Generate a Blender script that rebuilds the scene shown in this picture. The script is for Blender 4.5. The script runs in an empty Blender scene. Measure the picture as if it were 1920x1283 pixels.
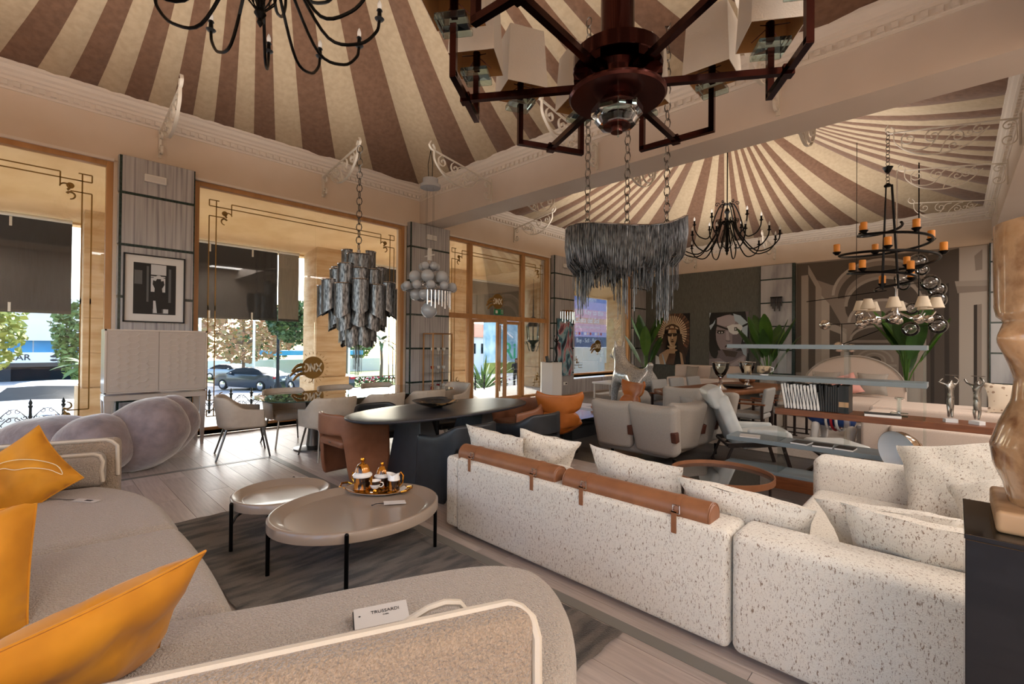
import bpy, math, random
from mathutils import Vector, Matrix, noise
random.seed(7)
sc = bpy.context.scene
col = sc.collection
R = math.radians
PI = math.pi
sin, cos = math.sin, math.cos

# ---------------------------------------------------------------- camera
def set_camera():
    yaw, pit, roll = R(43.79), R(.447), R(-.525)
    f = Vector((-sin(yaw)*cos(pit), cos(yaw)*cos(pit), sin(pit)))
    r0 = Vector((cos(yaw), sin(yaw), 0)); u0 = r0.cross(f)
    r = r0*cos(roll)-u0*sin(roll); u = u0*cos(roll)+r0*sin(roll)
    cd = bpy.data.cameras.new('camera'); co = bpy.data.objects.new('camera', cd); col.objects.link(co)
    m = Matrix((r, u, -f)).transposed().to_4x4(); m.translation = (0, 0, 1.5)
    co.matrix_world = m
    cd.sensor_width = 36; cd.lens = 867/1920*36; cd.shift_y = -3.2/1920
    cd.clip_start = .05; cd.clip_end = 400
    sc.camera = co
set_camera()

# ---------------------------------------------------------------- world, sun, exposure
def set_light():
    w = bpy.data.worlds.new('World'); sc.world = w; w.use_nodes = True
    nt = w.node_tree; nt.nodes.clear()
    out = nt.nodes.new('ShaderNodeOutputWorld'); bg = nt.nodes.new('ShaderNodeBackground')
    sky = nt.nodes.new('ShaderNodeTexSky'); sky.sky_type = 'NISHITA'
    sky.sun_disc = False; sky.sun_elevation = R(34); sky.sun_rotation = R(-59); sky.air_density = 1.0; sky.dust_density = 2.0
    bg.inputs['Strength'].default_value = .46
    nt.links.new(sky.outputs[0], bg.inputs[0]); nt.links.new(bg.outputs[0], out.inputs[0])
    sd = bpy.data.lights.new('sun', 'SUN'); sd.energy = 5.0; sd.angle = R(.6); sd.color = (1, .95, .88)
    so = bpy.data.objects.new('sun', sd); col.objects.link(so)
    d = Vector((-.75, .45, .60)).normalized()          # towards the sun
    so.rotation_euler = (-d).to_track_quat('-Z', 'Y').to_euler(); so.location = (-30, 40, 40)
    sc.view_settings.view_transform = 'Standard'; sc.view_settings.look = 'None'
    sc.view_settings.exposure = 1.0; sc.view_settings.gamma = 1.0; sc.view_settings.use_curve_mapping = False
set_light()
def area(name, loc, size, rot, energy, color=(1, .9, .78)):
    a = bpy.data.lights.new(name, 'AREA'); a.shape = 'RECTANGLE'; a.size, a.size_y = size; a.energy = energy; a.color = color
    o = bpy.data.objects.new(name, a); col.objects.link(o); o.location = loc; o.rotation_euler = rot; return o
# upward fill lights without fixtures, added in mid-air to brighten the tents
for cx, cy, e in ((-4.0, 1.3, 75), (-4.0, 11.4, 130)): area('tent_fill', (cx, cy, 4.25), (6.4, 6.4), (PI, 0, 0), e, (1, .92, .84))
# daylight through the tall windows behind the camera
for x in (-6.6, -2.9, .7, 3.5): area('window_daylight', (x, -3.3, 2.1), (2.8 if x < 3 else 1.4, 3.4), (R(90), 0, PI), 190, (.93, .96, 1))
# fill lights added under the unseen side aisle ceiling to brighten the room
for y in (-1.5, 2, 5.5, 9, 12.5): area('aisle_fill', (2.9, y, 4.48), (2.4, 1.2), (0, 0, 0), 85, (1, .95, .90))

# ---------------------------------------------------------------- materials
def C(h):
    if isinstance(h, str):
        h = h.lstrip('#'); v = [int(h[i:i+2], 16)/255 for i in (0, 2, 4)]
        v = [(x/12.92 if x <= .04045 else ((x+.055)/1.055)**2.4) for x in v]
        return (*v, 1)
    return (*h, 1) if len(h) == 3 else h
MT = {}
def mat(name, base, rough=.5, metal=0, c2=None, scale=8, detail=3, mix=(.35, .65), stretch=None, bump=0, bscale=60, bdist=.01,
        coat=0, sheen=0, trans=0, ior=1.45, emit=0, alpha=1, spec=.5, coord='Object', c3=None, tex='noise', wave=None):
    m = bpy.data.materials.new(name); m.use_nodes = True; nt = m.node_tree; b = nt.nodes['Principled BSDF']
    b.inputs['Base Color'].default_value = C(base); b.inputs['Roughness'].default_value = rough; b.inputs['Metallic'].default_value = metal
    b.inputs['Coat Weight'].default_value = coat; b.inputs['Coat Roughness'].default_value = .08
    b.inputs['Sheen Weight'].default_value = sheen; b.inputs['Transmission Weight'].default_value = trans; b.inputs['IOR'].default_value = ior
    b.inputs['Specular IOR Level'].default_value = spec
    if emit:
        b.inputs['Emission Color'].default_value = C(base); b.inputs['Emission Strength'].default_value = emit
    L = nt.links.new; N = nt.nodes.new
    if c2 or bump:
        tc = N('ShaderNodeTexCoord'); mp = N('ShaderNodeMapping'); L(tc.outputs[coord], mp.inputs[0])
        if stretch: mp.inputs['Scale'].default_value = stretch
    if c2:
        if tex == 'noise':
            n = N('ShaderNodeTexNoise'); n.inputs['Scale'].default_value = scale; n.inputs['Detail'].default_value = detail; src = n.outputs[0]
        elif tex == 'wave':
            n = N('ShaderNodeTexWave'); n.inputs['Scale'].default_value = scale; n.inputs['Distortion'].default_value = wave or 6; n.inputs['Detail'].default_value = detail; n.inputs['Detail Scale'].default_value = 1.5; src = n.outputs[1]
        else:
            n = N('ShaderNodeTexVoronoi'); n.inputs['Scale'].default_value = scale; src = n.outputs[0]
        L(mp.outputs[0], n.inputs['Vector'])
        cr = N('ShaderNodeValToRGB'); cr.color_ramp.elements[0].position = mix[0]; cr.color_ramp.elements[1].position = mix[1]
        cr.color_ramp.elements[0].color = C(base); cr.color_ramp.elements[1].color = C(c2)
        if c3:
            e = cr.color_ramp.elements.new((mix[0]+mix[1])/2); e.color = C(c3)
        L(src, cr.inputs[0]); L(cr.outputs[0], b.inputs['Base Color'])
    if bump:
        n2 = N('ShaderNodeTexNoise'); n2.inputs['Scale'].default_value = bscale; n2.inputs['Detail'].default_value = 2
        L(mp.outputs[0], n2.inputs['Vector']); bp = N('ShaderNodeBump'); bp.inputs['Strength'].default_value = bump; bp.inputs['Distance'].default_value = bdist
        L(n2.outputs[0], bp.inputs['Height']); L(bp.outputs[0], b.inputs['Normal'])
    MT[name] = m; return m
def pane_mat(name, tint=(1, 1, 1), rough=.0, refl=1.0, body=0, bodycol='#808080'):
    """clear sheet glass: transparent with a fresnel reflection"""
    m = bpy.data.materials.new(name); m.use_nodes = True; nt = m.node_tree; nt.nodes.clear(); N = nt.nodes.new; L = nt.links.new
    o = N('ShaderNodeOutputMaterial'); t = N('ShaderNodeBsdfTransparent'); t.inputs[0].default_value = C(tint)
    g = N('ShaderNodeBsdfGlossy'); g.inputs['Roughness'].default_value = rough
    lw = N('ShaderNodeFresnel'); lw.inputs[0].default_value = 1.45
    mu = N('ShaderNodeMath'); mu.operation = 'MULTIPLY'; mu.inputs[1].default_value = refl
    L(lw.outputs[0], mu.inputs[0]); mx = N('ShaderNodeMixShader'); L(mu.outputs[0], mx.inputs[0])
    if body:
        d = N('ShaderNodeBsdfDiffuse'); d.inputs[0].default_value = C(bodycol); m2 = N('ShaderNodeMixShader'); m2.inputs[0].default_value = body
        L(t.outputs[0], m2.inputs[1]); L(d.outputs[0], m2.inputs[2]); L(m2.outputs[0], mx.inputs[1])
    else: L(t.outputs[0], mx.inputs[1])
    L(g.outputs[0], mx.inputs[2]); L(mx.outputs[0], o.inputs[0])
    MT[name] = m; return m

# ---------------------------------------------------------------- mesh builder
class MB:
    def __init__(s): s.v = []; s.f = []; s.m = []; s.cur = 0
    def mi(s, i): s.cur = i; return s
    def add(s, vs, fs):
        o = len(s.v); s.v.extend([tuple(p) for p in vs]); s.f.extend([tuple(i+o for i in f) for f in fs]); s.m.extend([s.cur]*len(fs)); return s
    def box(s, c, sz, rz=0, M=None):
        x, y, z = [a/2 for a in sz]
        vs = [Vector(p) for p in ((-x,-y,-z),(x,-y,-z),(x,y,-z),(-x,y,-z),(-x,-y,z),(x,-y,z),(x,y,z),(-x,y,z))]
        if M is not None: vs = [M @ p for p in vs]
        elif rz: m = Matrix.Rotation(rz, 3, 'Z'); vs = [m @ p for p in vs]
        vs = [p+Vector(c) for p in vs]
        return s.add(vs, ((0,3,2,1),(4,5,6,7),(0,1,5,4),(1,2,6,5),(2,3,7,6),(3,0,4,7)))
    def b2(s, lo, hi):
        return s.box([(a+b)/2 for a, b in zip(lo, hi)], [abs(b-a) for a, b in zip(lo, hi)])
    def bar(s, a, b, w, h=None, up=(0, 0, 1)):
        a = Vector(a); b = Vector(b); d = (b-a); L = d.length; d.normalize(); h = h or w
        up = Vector(up)
        if abs(d.dot(up)) > .98: up = Vector((1, 0, 0))
        x = d.cross(up).normalized(); y = x.cross(d)
        vs = [p+x*(i*w/2)+y*(j*h/2) for p in (a, b) for i, j in ((-1,-1),(1,-1),(1,1),(-1,1))]
        return s.add(vs, ((0,1,2,3),(7,6,5,4),(0,4,5,1),(1,5,6,2),(2,6,7,3),(3,7,4,0)))
    def tube(s, path, r, n=8, cap=True, closed=False):
        P = [Vector(p) for p in path]; k = len(P); rs = r if isinstance(r, (list, tuple)) else [r]*k
        vs = []; prev = None
        for i, p in enumerate(P):
            if closed: t = P[(i+1) % k]-P[i-1]
            else: t = P[min(i+1, k-1)]-P[max(i-1, 0)]
            if t.length < 1e-9: t = Vector((0, 0, 1))
            t.normalize()
            if prev is None:
                a = Vector((0, 0, 1)) if abs(t.z) < .9 else Vector((1, 0, 0)); x = t.cross(a).normalized()
            else:
                x = prev-t*prev.dot(t)
                if x.length < 1e-6: x = t.orthogonal()
                x.normalize()
            prev = x; y = t.cross(x)
            for j in range(n): an = 2*PI*j/n; vs.append(p+x*(cos(an)*rs[i])+y*(sin(an)*rs[i]))
        fs = []
        for i in range(k if closed else k-1):
            i2 = (i+1) % k
            for j in range(n): j2 = (j+1) % n; fs.append((i*n+j, i*n+j2, i2*n+j2, i2*n+j))
        if cap and not closed: fs.append(tuple(range(n-1, -1, -1))); fs.append(tuple((k-1)*n+j for j in range(n)))
        return s.add(vs, fs)
    def cyl(s, a, b, r, r2=None, n=16): return s.tube([a, b], [r, r if r2 is None else r2], n)
    def lathe(s, prof, c=(0, 0, 0), n=24, sx=1, sy=1, M=None, a0=0, a1=2*PI, cap=True):
        k = len(prof); full = abs(a1-a0-2*PI) < 1e-6; nn = n if full else n+1; vs = []
        for r, z in prof:
            for j in range(nn): an = a0+(a1-a0)*j/n; vs.append(Vector((r*cos(an)*sx, r*sin(an)*sy, z)))
        if M is not None: vs = [M @ v for v in vs]
        vs = [v+Vector(c) for v in vs]; fs = []
        for i in range(k-1):
            for j in range(n): j2 = (j+1) % nn; fs.append((i*nn+j, i*nn+j2, (i+1)*nn+j2, (i+1)*nn+j))
        if full and cap:
            if prof[0][0] > 1e-5: fs.append(tuple(range(n-1, -1, -1)))
            if prof[-1][0] > 1e-5: fs.append(tuple((k-1)*nn+j for j in range(n)))
        return s.add(vs, fs)
    def sphere(s, c, r, n=14, m=8, sx=1, sy=1, sz=1, M=None):
        return s.lathe([(r*sin(PI*i/m)+1e-6*(i in (0, m)), -r*cos(PI*i/m)*sz) for i in range(m+1)], c, n, sx, sy, M)
    def prism(s, poly, z0, z1, M=None):
        n = len(poly); vs = [Vector((x, y, z0)) for x, y in poly]+[Vector((x, y, z1)) for x, y in poly]
        if M is not None: vs = [M @ v for v in vs]
        return s.add(vs, [tuple(range(n-1, -1, -1)), tuple(range(n, 2*n))]+[(i, (i+1) % n, n+(i+1) % n, n+i) for i in range(n)])
    def grid(s, fn, nu, nv, cu=False, cv=False):
        ku = nu if cu else nu+1; kv = nv if cv else nv+1
        vs = [fn(i/nu, j/nv) for i in range(ku) for j in range(kv)]
        fs = [(i*kv+j, ((i+1) % ku)*kv+j, ((i+1) % ku)*kv+(j+1) % kv, i*kv+(j+1) % kv) for i in range(nu) for j in range(nv)]
        return s.add(vs, fs)
    def soft(s, h, r, nr=3, nf=4, fn=None, M=None):
        """rounded box, half sizes h, corner radius r, fn deforms every point"""
        def ax(a):
            rr = min(r, a); q = a-rr; o = [rr*math.tan(PI/4*i/nr) for i in range(1, nr+1)]
            mid = [-q+2*q*i/nf for i in range(nf+1)] if q > 1e-6 else [0]
            return [-q-x for x in reversed(o)]+mid+[q+x for x in o]
        A = [ax(a) for a in h]; idx = {}; vs = []; fs = []
        def put(p):
            k = tuple(round(x, 5) for x in p)
            if k in idx: return idx[k]
            q = [max(-(a-min(r, a)), min(a-min(r, a), x)) for a, x in zip(h, p)]
            d = Vector([x-y for x, y in zip(p, q)]); d = d.normalized()*r if d.length > 1e-9 else d
            w = Vector(q)+Vector([min(r, a)/r*c for a, c in zip(h, d)])
            if fn: w = Vector(fn(w))
            if M is not None: w = M @ w
            vs.append(w); idx[k] = len(vs)-1; return idx[k]
        for a, b, c in ((0, 1, 2), (1, 2, 0), (2, 0, 1)):
            for sg in (-1, 1):
                for i in range(len(A[a])-1):
                    for j in range(len(A[b])-1):
                        quad = []
                        for di, dj in ((0, 0), (1, 0), (1, 1), (0, 1)):
                            p = [0, 0, 0]; p[a] = A[a][i+di]; p[b] = A[b][j+dj]; p[c] = sg*h[c]; quad.append(put(p))
                        fs.append(tuple(quad if sg > 0 else quad[::-1]))
        return s.add(vs, fs)
    def pad(s, outline, z0, z1, r, n=5, crown=0, rb=None, top=None):
        """closed 2-D outline (counter-clockwise) extruded with a rounded upper edge and a rounded lower edge"""
        k = len(outline); P = [Vector((x, y)) for x, y in outline]; nor = []
        for i in range(k):
            t = (P[(i+1) % k]-P[i-1]).normalized(); nor.append(Vector((t.y, -t.x)))
        rb = r if rb is None else rb; rings = []
        for i in range(n+1):
            a = PI/2*i/n; rings.append((rb*(1-sin(a)), z0+rb*(1-cos(a))))
        for i in range(n+1):
            a = PI/2*i/n; rings.append((r*(1-cos(a)), z1-r+r*sin(a)))
        cen = sum(P, Vector((0, 0)))/k
        vs = []
        for ins, z in rings:
            for p, q in zip(P, nor): w = p-q*ins; vs.append((w.x, w.y, z))
        nr = len(rings); fs = [(i*k+j, i*k+(j+1) % k, (i+1)*k+(j+1) % k, (i+1)*k+j) for i in range(nr-1) for j in range(k)]
        fs.append(tuple(range(k-1, -1, -1)))
        base = vs[-k:]; m = 5; last = (nr-1)*k
        for q in range(1, m):
            t = q/m; o = len(vs)
            for p in base: vs.append((p[0]+(cen.x-p[0])*t, p[1]+(cen.y-p[1])*t, z1+crown*(1-(1-t)**2)))
            fs += [(last+j, last+(j+1) % k, o+(j+1) % k, o+j) for j in range(k)]; last = o
        vs.append((cen.x, cen.y, z1+crown)); fs += [(last+j, last+(j+1) % k, len(vs)-1) for j in range(k)]
        return s.add(vs, fs)
    def pillow(s, w, h, t, n=12, pinch=.10, wr=.0, seed=0, M=None, ex=.45):
        """square scatter cushion lying in XY, pointed corners, thickness t"""
        vs = []; fs = []
        def P(u, v, sg):
            e = (1-u*u)*(1-v*v); x = w/2*u*(1-pinch*(1-v*v)); y = h/2*v*(1-pinch*(1-u*u))
            z = sg*t/2*(max(e, 0)**ex)
            if wr: q = noise.noise(Vector((u*2.2+seed, v*2.2-seed, sg*3+seed))); z += wr*q*(.25+e); x += .35*wr*noise.noise(Vector((v*3, seed, u))); y += .35*wr*noise.noise(Vector((u*3, v, seed)))
            return Vector((x, y, z))
        def sp(i): a = -1+2*i/n; return math.copysign(abs(a)**.8, a)
        for sg in (1, -1):
            o = len(vs)
            for i in range(n+1):
                for j in range(n+1): vs.append(P(sp(i), sp(j), sg))
            for i in range(n):
                for j in range(n):
                    q = (o+i*(n+1)+j, o+(i+1)*(n+1)+j, o+(i+1)*(n+1)+j+1, o+i*(n+1)+j+1); fs.append(q if sg > 0 else q[::-1])
        if M is not None: vs = [M @ v for v in vs]
        return s.add(vs, fs)
    def xf(s, M):
        s.v = [tuple(M @ Vector(p)) for p in s.v]; return s
    def build(s, name, mats, parent=None, smooth=True, ang=40, bevel=0, seg=2, sub=0, loc=None):
        me = bpy.data.meshes.new(name); me.from_pydata(s.v, [], s.f)
        for m in (mats if isinstance(mats, (list, tuple)) else [mats]): me.materials.append(MT[m] if isinstance(m, str) else m)
        if any(s.m): me.polygons.foreach_set('material_index', s.m)
        if smooth:
            me.polygons.foreach_set('use_smooth', [True]*len(me.polygons))
            if ang < 180: me.set_sharp_from_angle(angle=R(ang))
        me.update(); o = bpy.data.objects.new(name, me); col.objects.link(o)
        if parent: o.parent = parent
        if loc: o.location = loc
        if bevel:
            b = o.modifiers.new('bevel', 'BEVEL'); b.width = bevel; b.segments = seg; b.limit_method = 'ANGLE'; b.angle_limit = R(50)
        if sub:
            b = o.modifiers.new('sub', 'SUBSURF'); b.levels = sub; b.render_levels = sub
        return o
def weld(o, d=.0005):
    import bmesh
    bm = bmesh.new(); bm.from_mesh(o.data); bmesh.ops.remove_doubles(bm, verts=bm.verts, dist=d); bm.to_mesh(o.data); bm.free(); return o
def tag(o, label=None, cat=None, group=None, kind=None):
    if label: o['label'] = label
    if cat: o['category'] = cat
    if group: o['group'] = group
    if kind: o['kind'] = kind
    return o
def thing(name, label, cat, loc=(0, 0, 0), rz=0, group=None):
    o = bpy.data.objects.new(name, None); col.objects.link(o); o.empty_display_size = .1
    o.location = loc; o.rotation_euler = (0, 0, rz); return tag(o, label, cat, group)
def struct(o, label=None): o['kind'] = 'structure'; return tag(o, label)
def holder(name, label=None, loc=(0, 0, 0)):
    o = bpy.data.objects.new(name, None); col.objects.link(o); o.location = loc; o['kind'] = 'structure'; return tag(o, label)
def piece(me, name, parent, loc=(0, 0, 0), rot=(0, 0, 0), scale=(1, 1, 1)):
    o = bpy.data.objects.new(name, me); col.objects.link(o); o.parent = parent; o.location = loc; o.rotation_euler = rot; o.scale = scale; return o
def dup(root, loc=None, rz=None, label=None, group=None, parent=None):
    c = root.copy(); col.objects.link(c); c.parent = parent
    if loc is not None: c.location = loc
    if rz is not None: c.rotation_euler = (0, 0, rz)
    if label: c['label'] = label
    if group: c['group'] = group
    for ch in list(root.children): dup(ch, parent=c)
    return c
def spiral(cx, cz, r0, turns, a0, dirn=1, n=22, rend=.15):
    """flat scroll in a local 2-D plane, from radius r0 inward"""
    return [(cx+r0*(1-(1-rend)*i/n)*cos(a0+dirn*2*PI*turns*i/n), cz+r0*(1-(1-rend)*i/n)*sin(a0+dirn*2*PI*turns*i/n)) for i in range(n+1)]
def arc(cx, cy, r, a0, a1, n=12, ry=None): return [(cx+r*cos(R(a0+(a1-a0)*i/n)), cy+(ry or r)*sin(R(a0+(a1-a0)*i/n))) for i in range(n+1)]
def bez(p, n=20):
    """Catmull-Rom through points"""
    P = [Vector(q) for q in p]; P = [2*P[0]-P[1]]+P+[2*P[-1]-P[-2]]; out = []
    for i in range(1, len(P)-2):
        for k in range(n):
            t = k/n; a, b, c, d = P[i-1:i+3]
            out.append(.5*((2*b)+(c-a)*t+(2*a-5*b+4*c-d)*t*t+(3*b-a-3*c+d)*t**3))
    out.append(P[-2]); return out
def cbez(p, n=8):
    P = [Vector(q) for q in p]; k = len(P); out = []
    for i in range(k):
        for j in range(n):
            t = j/n; a, b, c, d = P[i-1], P[i], P[(i+1) % k], P[(i+2) % k]
            out.append(tuple(.5*((2*b)+(c-a)*t+(2*a-5*b+4*c-d)*t*t+(3*b-a-3*c+d)*t**3)))
    return out

# palette
mat('plaster', '#dccab7', .75, c2='#d5c2ad', scale=1.2, bump=.05, bscale=40)
mat('beam_plaster', '#d8cabd', .45, c2='#d1c2b4', scale=1.0, bump=.04, bscale=14)
mat('cornice_white', '#dfd3c6', .55)
mat('iron_white', '#dbd1c2', .4)
mat('fabric_brown', '#785843', .9, c2='#6a4c38', scale=14, sheen=.2, bump=.35, bscale=9, bdist=.03)
mat('fabric_cream', '#b8a488', .9, c2='#ae9a7e', scale=14, sheen=.2, bump=.35, bscale=9, bdist=.03)
mat('marble', '#bbb9b9', .22, c2='#77757a', scale=2.6, detail=5, mix=(.30, .72), stretch=(1, 9, .25), coord='Object', c3='#aba8a8')
mat('green_stripe', '#1b2724', .2, c2='#31423c', scale=30)
mat('bronze_wood', '#bd8b58', .38, c2='#aa7a4a', scale=6, stretch=(1, 1, .2))
mat('gold', '#8a6a35', .35, .6)
pane_mat('pane', (.97, .985, .98), refl=.75)
mat('plank_light', '#c2b4ab', .36, c2='#a99b93', scale=5, detail=8, stretch=(.6, 9, 1), mix=(.3, .7), bump=.12, bscale=26, bdist=.003)
mat('plank_mid', '#b6a89f', .38, c2='#9d9088', scale=5, detail=8, stretch=(.6, 9, 1), mix=(.3, .7), bump=.12, bscale=26, bdist=.003)
mat('plank_dark', '#55504c', .28, c2='#403b38', scale=5, detail=8, stretch=(.6, 9, 1), mix=(.3, .7), bump=.12, bscale=26, bdist=.003)
mat('inlay', '#77736c', .4)
mat('subfloor', '#4a423c', .7)
mat('wallpaper_dark', '#66665f', .8, c2='#565650', scale=60, stretch=(1, 1, .15), bump=.2, bscale=120)
mat('black_metal', '#0f0e0e', .35, .7)
mat('black_satin', '#141416', .45)
mat('chrome', '#d8d8da', .12, 1)
mat('white_plastic', '#d9d6d0', .4)
mat('dark_grey', '#3a3836', .6)
# ================================================================ the room
XL, XR, YN, YB = -8.64, .64, -3.4, 16.25
ZT = 4.98            # top of the walls, where the tents start
# ---- floor of planks
def build_floor():
    fl = MB().b2((XL-.02, YN, -.12), (4.62, YB, -.012)).build('floor', 'subfloor'); struct(fl, 'floor of long pale grey oak planks')
    W = .22; rows = []
    y = YN; r = 0; allp = []
    rng = random.Random(3)
    while y < YB-.01:
        x = XL-rng.uniform(0, 1.7); y2 = min(y+W, YB)
        while x < 4.6:
            L = 1.82; a, b = max(x, XL), min(x+L, 4.6)
            if b-a > .05: allp.append((a, b, y, y2, rng.random(), rng.random()))
            x += L
        y += W
    inv = lambda a: (a[0]+a[1])/2
    near = []; rest = []
    for p in allp:
        cx, cy = (p[0]+p[1])/2, (p[2]+p[3])/2
        d = -cx*.692+cy*.722; sx = cx*.722+cy*.692           # forward distance and sideways
        vis = d > .6 and abs(sx) < d*1.16+.9 and cx < .9
        (near if vis else rest).append((d if vis else 99, p))
    near.sort(key=lambda t: t[0]); rest += near[300:]; near = near[:300]
    mats = lambda p: ('plank_dark' if (p[2] > 4.9 and p[0] > -7.6) else ('plank_light' if p[4] > .35 else 'plank_mid'))
    cache = {}
    for d, p in near:
        key = (round(p[1]-p[0], 3), round(p[3]-p[2], 3), mats(p))
        if key not in cache:
            o = MB().box((0, 0, -.007), (key[0]-.003, key[1]-.003, .014)).build('plank', key[2], fl, smooth=False); cache[key] = o.data
            o.location = ((p[0]+p[1])/2, (p[2]+p[3])/2, 0)
        else: o = piece(cache[key], 'plank', fl, ((p[0]+p[1])/2, (p[2]+p[3])/2, 0))
    m = MB()
    names = ['plank_dark', 'plank_light', 'plank_mid']
    for d, p in rest: m.mi(names.index(mats(p))).b2((p[0]+.0015, p[2]+.0015, -.014), (p[1]-.0015, p[3]-.0015, 0))
    o = m.build('plank_field', names, fl, smooth=False); o['kind'] = 'stuff'
    m = MB().b2((-6.48, -1.2, -.01), (-6.41, 2.24, .003)); m.b2((-6.41, 2.16, -.01), (.6, 2.24, .003)); m.build('inlay_strip', 'inlay', fl, smooth=False)
build_floor()

# ---- left wall: frieze over the windows, marble piers
def cornice(name, axis, a, b, pos, sgn, parent, z0=4.66, dent=True):
    """moulding along an axis; sgn = direction it projects into the room"""
    prof = [(0, 0), (.015, 0), (.015, .03), (.028, .035), (.028, .10), (.045, .115), (.05, .15), (.075, .165), (.08, .20), (.11, .225), (.125, .27), (.15, .285), (.15, .32), (0, .32)]
    m = MB(); vs = []
    for e in (a, b):
        for d, z in prof:
            vs.append((pos+sgn*d, e, z0+z) if axis == 'y' else (e, pos+sgn*d, z0+z))
    n = len(prof); fs = [(i, (i+1) % n, n+(i+1) % n, n+i) for i in range(n)]; m.add(vs, fs)
    m.build(name, 'cornice_white', parent, smooth=False)
    if dent:
        d = MB(); t = a+.03
        while t < b-.06:
            if axis == 'y': d.b2((pos+sgn*.02, t, z0+.038), (pos+sgn*.062, t+.058, z0+.096))
            else: d.b2((t, pos+sgn*.02, z0+.038), (t+.058, pos+sgn*.062, z0+.096))
            t += .11
        o = d.build('dentil_band', 'cornice_white', parent, smooth=False); o['kind'] = 'stuff'
PIERS = [(-4.2, -3.05), (.80, 1.77), (5.63, 6.77), (10.60, 11.67), (15.32, 16.25)]
def wall_left():
    w = MB().b2((XL-.35, YN-.3, 4.06), (XL, YB+.3, 5.1)).build('wall_left', 'plaster', smooth=False); struct(w, 'cream plaster frieze above the shop windows')
    for a, b in PIERS: MB().b2((XL-.35, a, 0), (XL-.02, b, 4.06)).build('pier', 'plaster', w, smooth=False)
    cornice('cornice', 'y', YN, 6.0, XL, 1, w); cornice('cornice', 'y', 6.56, YB, XL, 1, w)
    MB().b2((XL-.02, -3.05, 4.04), (XL+.03, .80, 4.075)).b2((XL-.02, 1.77, 4.04), (XL+.03, 5.63, 4.075)).b2((XL-.02, 6.77, 4.04), (XL+.03, 10.6, 4.075)).b2((XL-.02, 11.67, 4.04), (XL+.03, 15.32, 4.075)).build('window_head_ledge', 'cornice_white', w, smooth=False)
    cache = {}
    H = [(0, .62), (.66, 1.36), (1.40, 2.10), (2.14, 2.84), (2.88, 3.58), (3.62, 4.13)]
    for a, b in PIERS[1:]:
        p = MB().b2((XL-.03, a+.05, 0), (XL+.13, b-.02, 4.13)).build('pier_core', 'green_stripe', w, smooth=False)
        for z0, z1 in H:
            k = (round(b-a, 2), round(z1-z0, 2))
            if k not in cache:
                o = MB().box((0, 0, 0), (.02, b-a-.12, z1-z0)).build('marble_panel', 'marble', w, smooth=False, bevel=.004); cache[k] = o.data
                q = MB().box((0, 0, 0), (.10, .015, z1-z0)).build('marble_return', 'marble', w, smooth=False); cache[k+(1,)] = q.data
            else:
                o = piece(cache[k], 'marble_panel', w); q = piece(cache[k+(1,)], 'marble_return', w)
            o.location = (XL+.135, (a+b)/2+.02, (z0+z1)/2); q.location = (XL+.065, a+.048, (z0+z1)/2)
    m = MB().b2((XL-.05, 11.67, 0), (XL+.10, 15.32, .42)).build('plinth_wall', 'marble', w, smooth=False)
    return w
WL = wall_left()

def corner_ornament(m, y, z, sy, sz, x, lv=2.0, lh=2.0, t=.016):
    """gold fret lines of a window corner, drawn from its corner square"""
    def b(y0, y1, z0, z1): m.b2((x-.002, min(y0, y1), min(z0, z1)), (x+.002, max(y0, y1), max(z0, z1)))
    def H(y0, y1, zz): b(y+sy*y0, y+sy*y1, z+sz*zz-t/2, z+sz*zz+t/2)
    def V(yy, z0, z1): b(y+sy*yy-t/2, y+sy*yy+t/2, z+sz*z0, z+sz*z1)
    H(0, .14, 0); H(0, .14, .10); V(0, 0, .10); V(.10, 0, lv); H(.10, lh, .10)
    V(.0, .26, lv); H(0, .22, .26); V(.32, .02, .20); H(.32, lh, .02)
    for cy, cz, r in ((.22, .19, .042),):
        m.lathe([(r, -.002), (r, .002)], (x, y+sy*cy, z+sz*cz), 14, M=Matrix.Rotation(PI/2, 3, 'Y'))
    for cy, cz, a0, dr in ((.27, .22, 0, -1), (.22, .32, 90, 1)):
        pts = [(x, y+sy*(cy+.055*cos(R(a0*1.0+k*15*dr))*(1-k*.02)), z+sz*(cz+.055*sin(R(a0+k*15*dr))*(1-k*.02))) for k in range(17)]
        for i in range(16): m.bar(pts[i], pts[i+1], .004, .014+.0012*i, up=(1, 0, 0)) if 0 else m.tube([pts[i], pts[i+1]], .008+.0006*i, 5)
def monogram(m, x, y, z, s):
    """round gold badge with flying tails; letters are cut as gaps by a pale second layer"""
    M = Matrix.Rotation(PI/2, 3, 'Y')
    m.lathe([(s, -.002), (s, .002)], (x, y, z), 28, M=M)
    for k, (dz, L) in enumerate(((.25, 1.1), (-.15, 1.25), (-.55, 1.0))):
        pts = [(x, y-s*(.75+L*i/6), z+s*(dz-.55*(i/6)+.25*sin(i/6*PI))) for i in range(7)]
        m.tube(pts, [s*.17*(1-.8*abs(i/6-.4)) for i in range(7)], 6)
    for k in range(24):
        a = 2*PI*k/24
        if cos(a) > -.55: m.bar((x, y+s*1.2*cos(a), z+s*1.2*sin(a)), (x, y+s*1.42*cos(a), z+s*1.42*sin(a)), .008, .004, up=(1, 0, 0))
    m.tube([(x, y, z-s), (x, y-s*.1, z-s*1.25), (x, y-.4*s, z-s*1.35)], [.012, .008, .004], 5)
mat('badge_letter', '#e6dcc6', .5)
def strokes(m, lines, x, y, z, s, w, th=.004):
    """letter strokes in the wall plane, u runs along +y"""
    for a, b in lines: m.bar((x, y+a[0]*s, z+a[1]*s), (x, y+b[0]*s, z+b[1]*s), w, th, up=(1, 0, 0))
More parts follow.
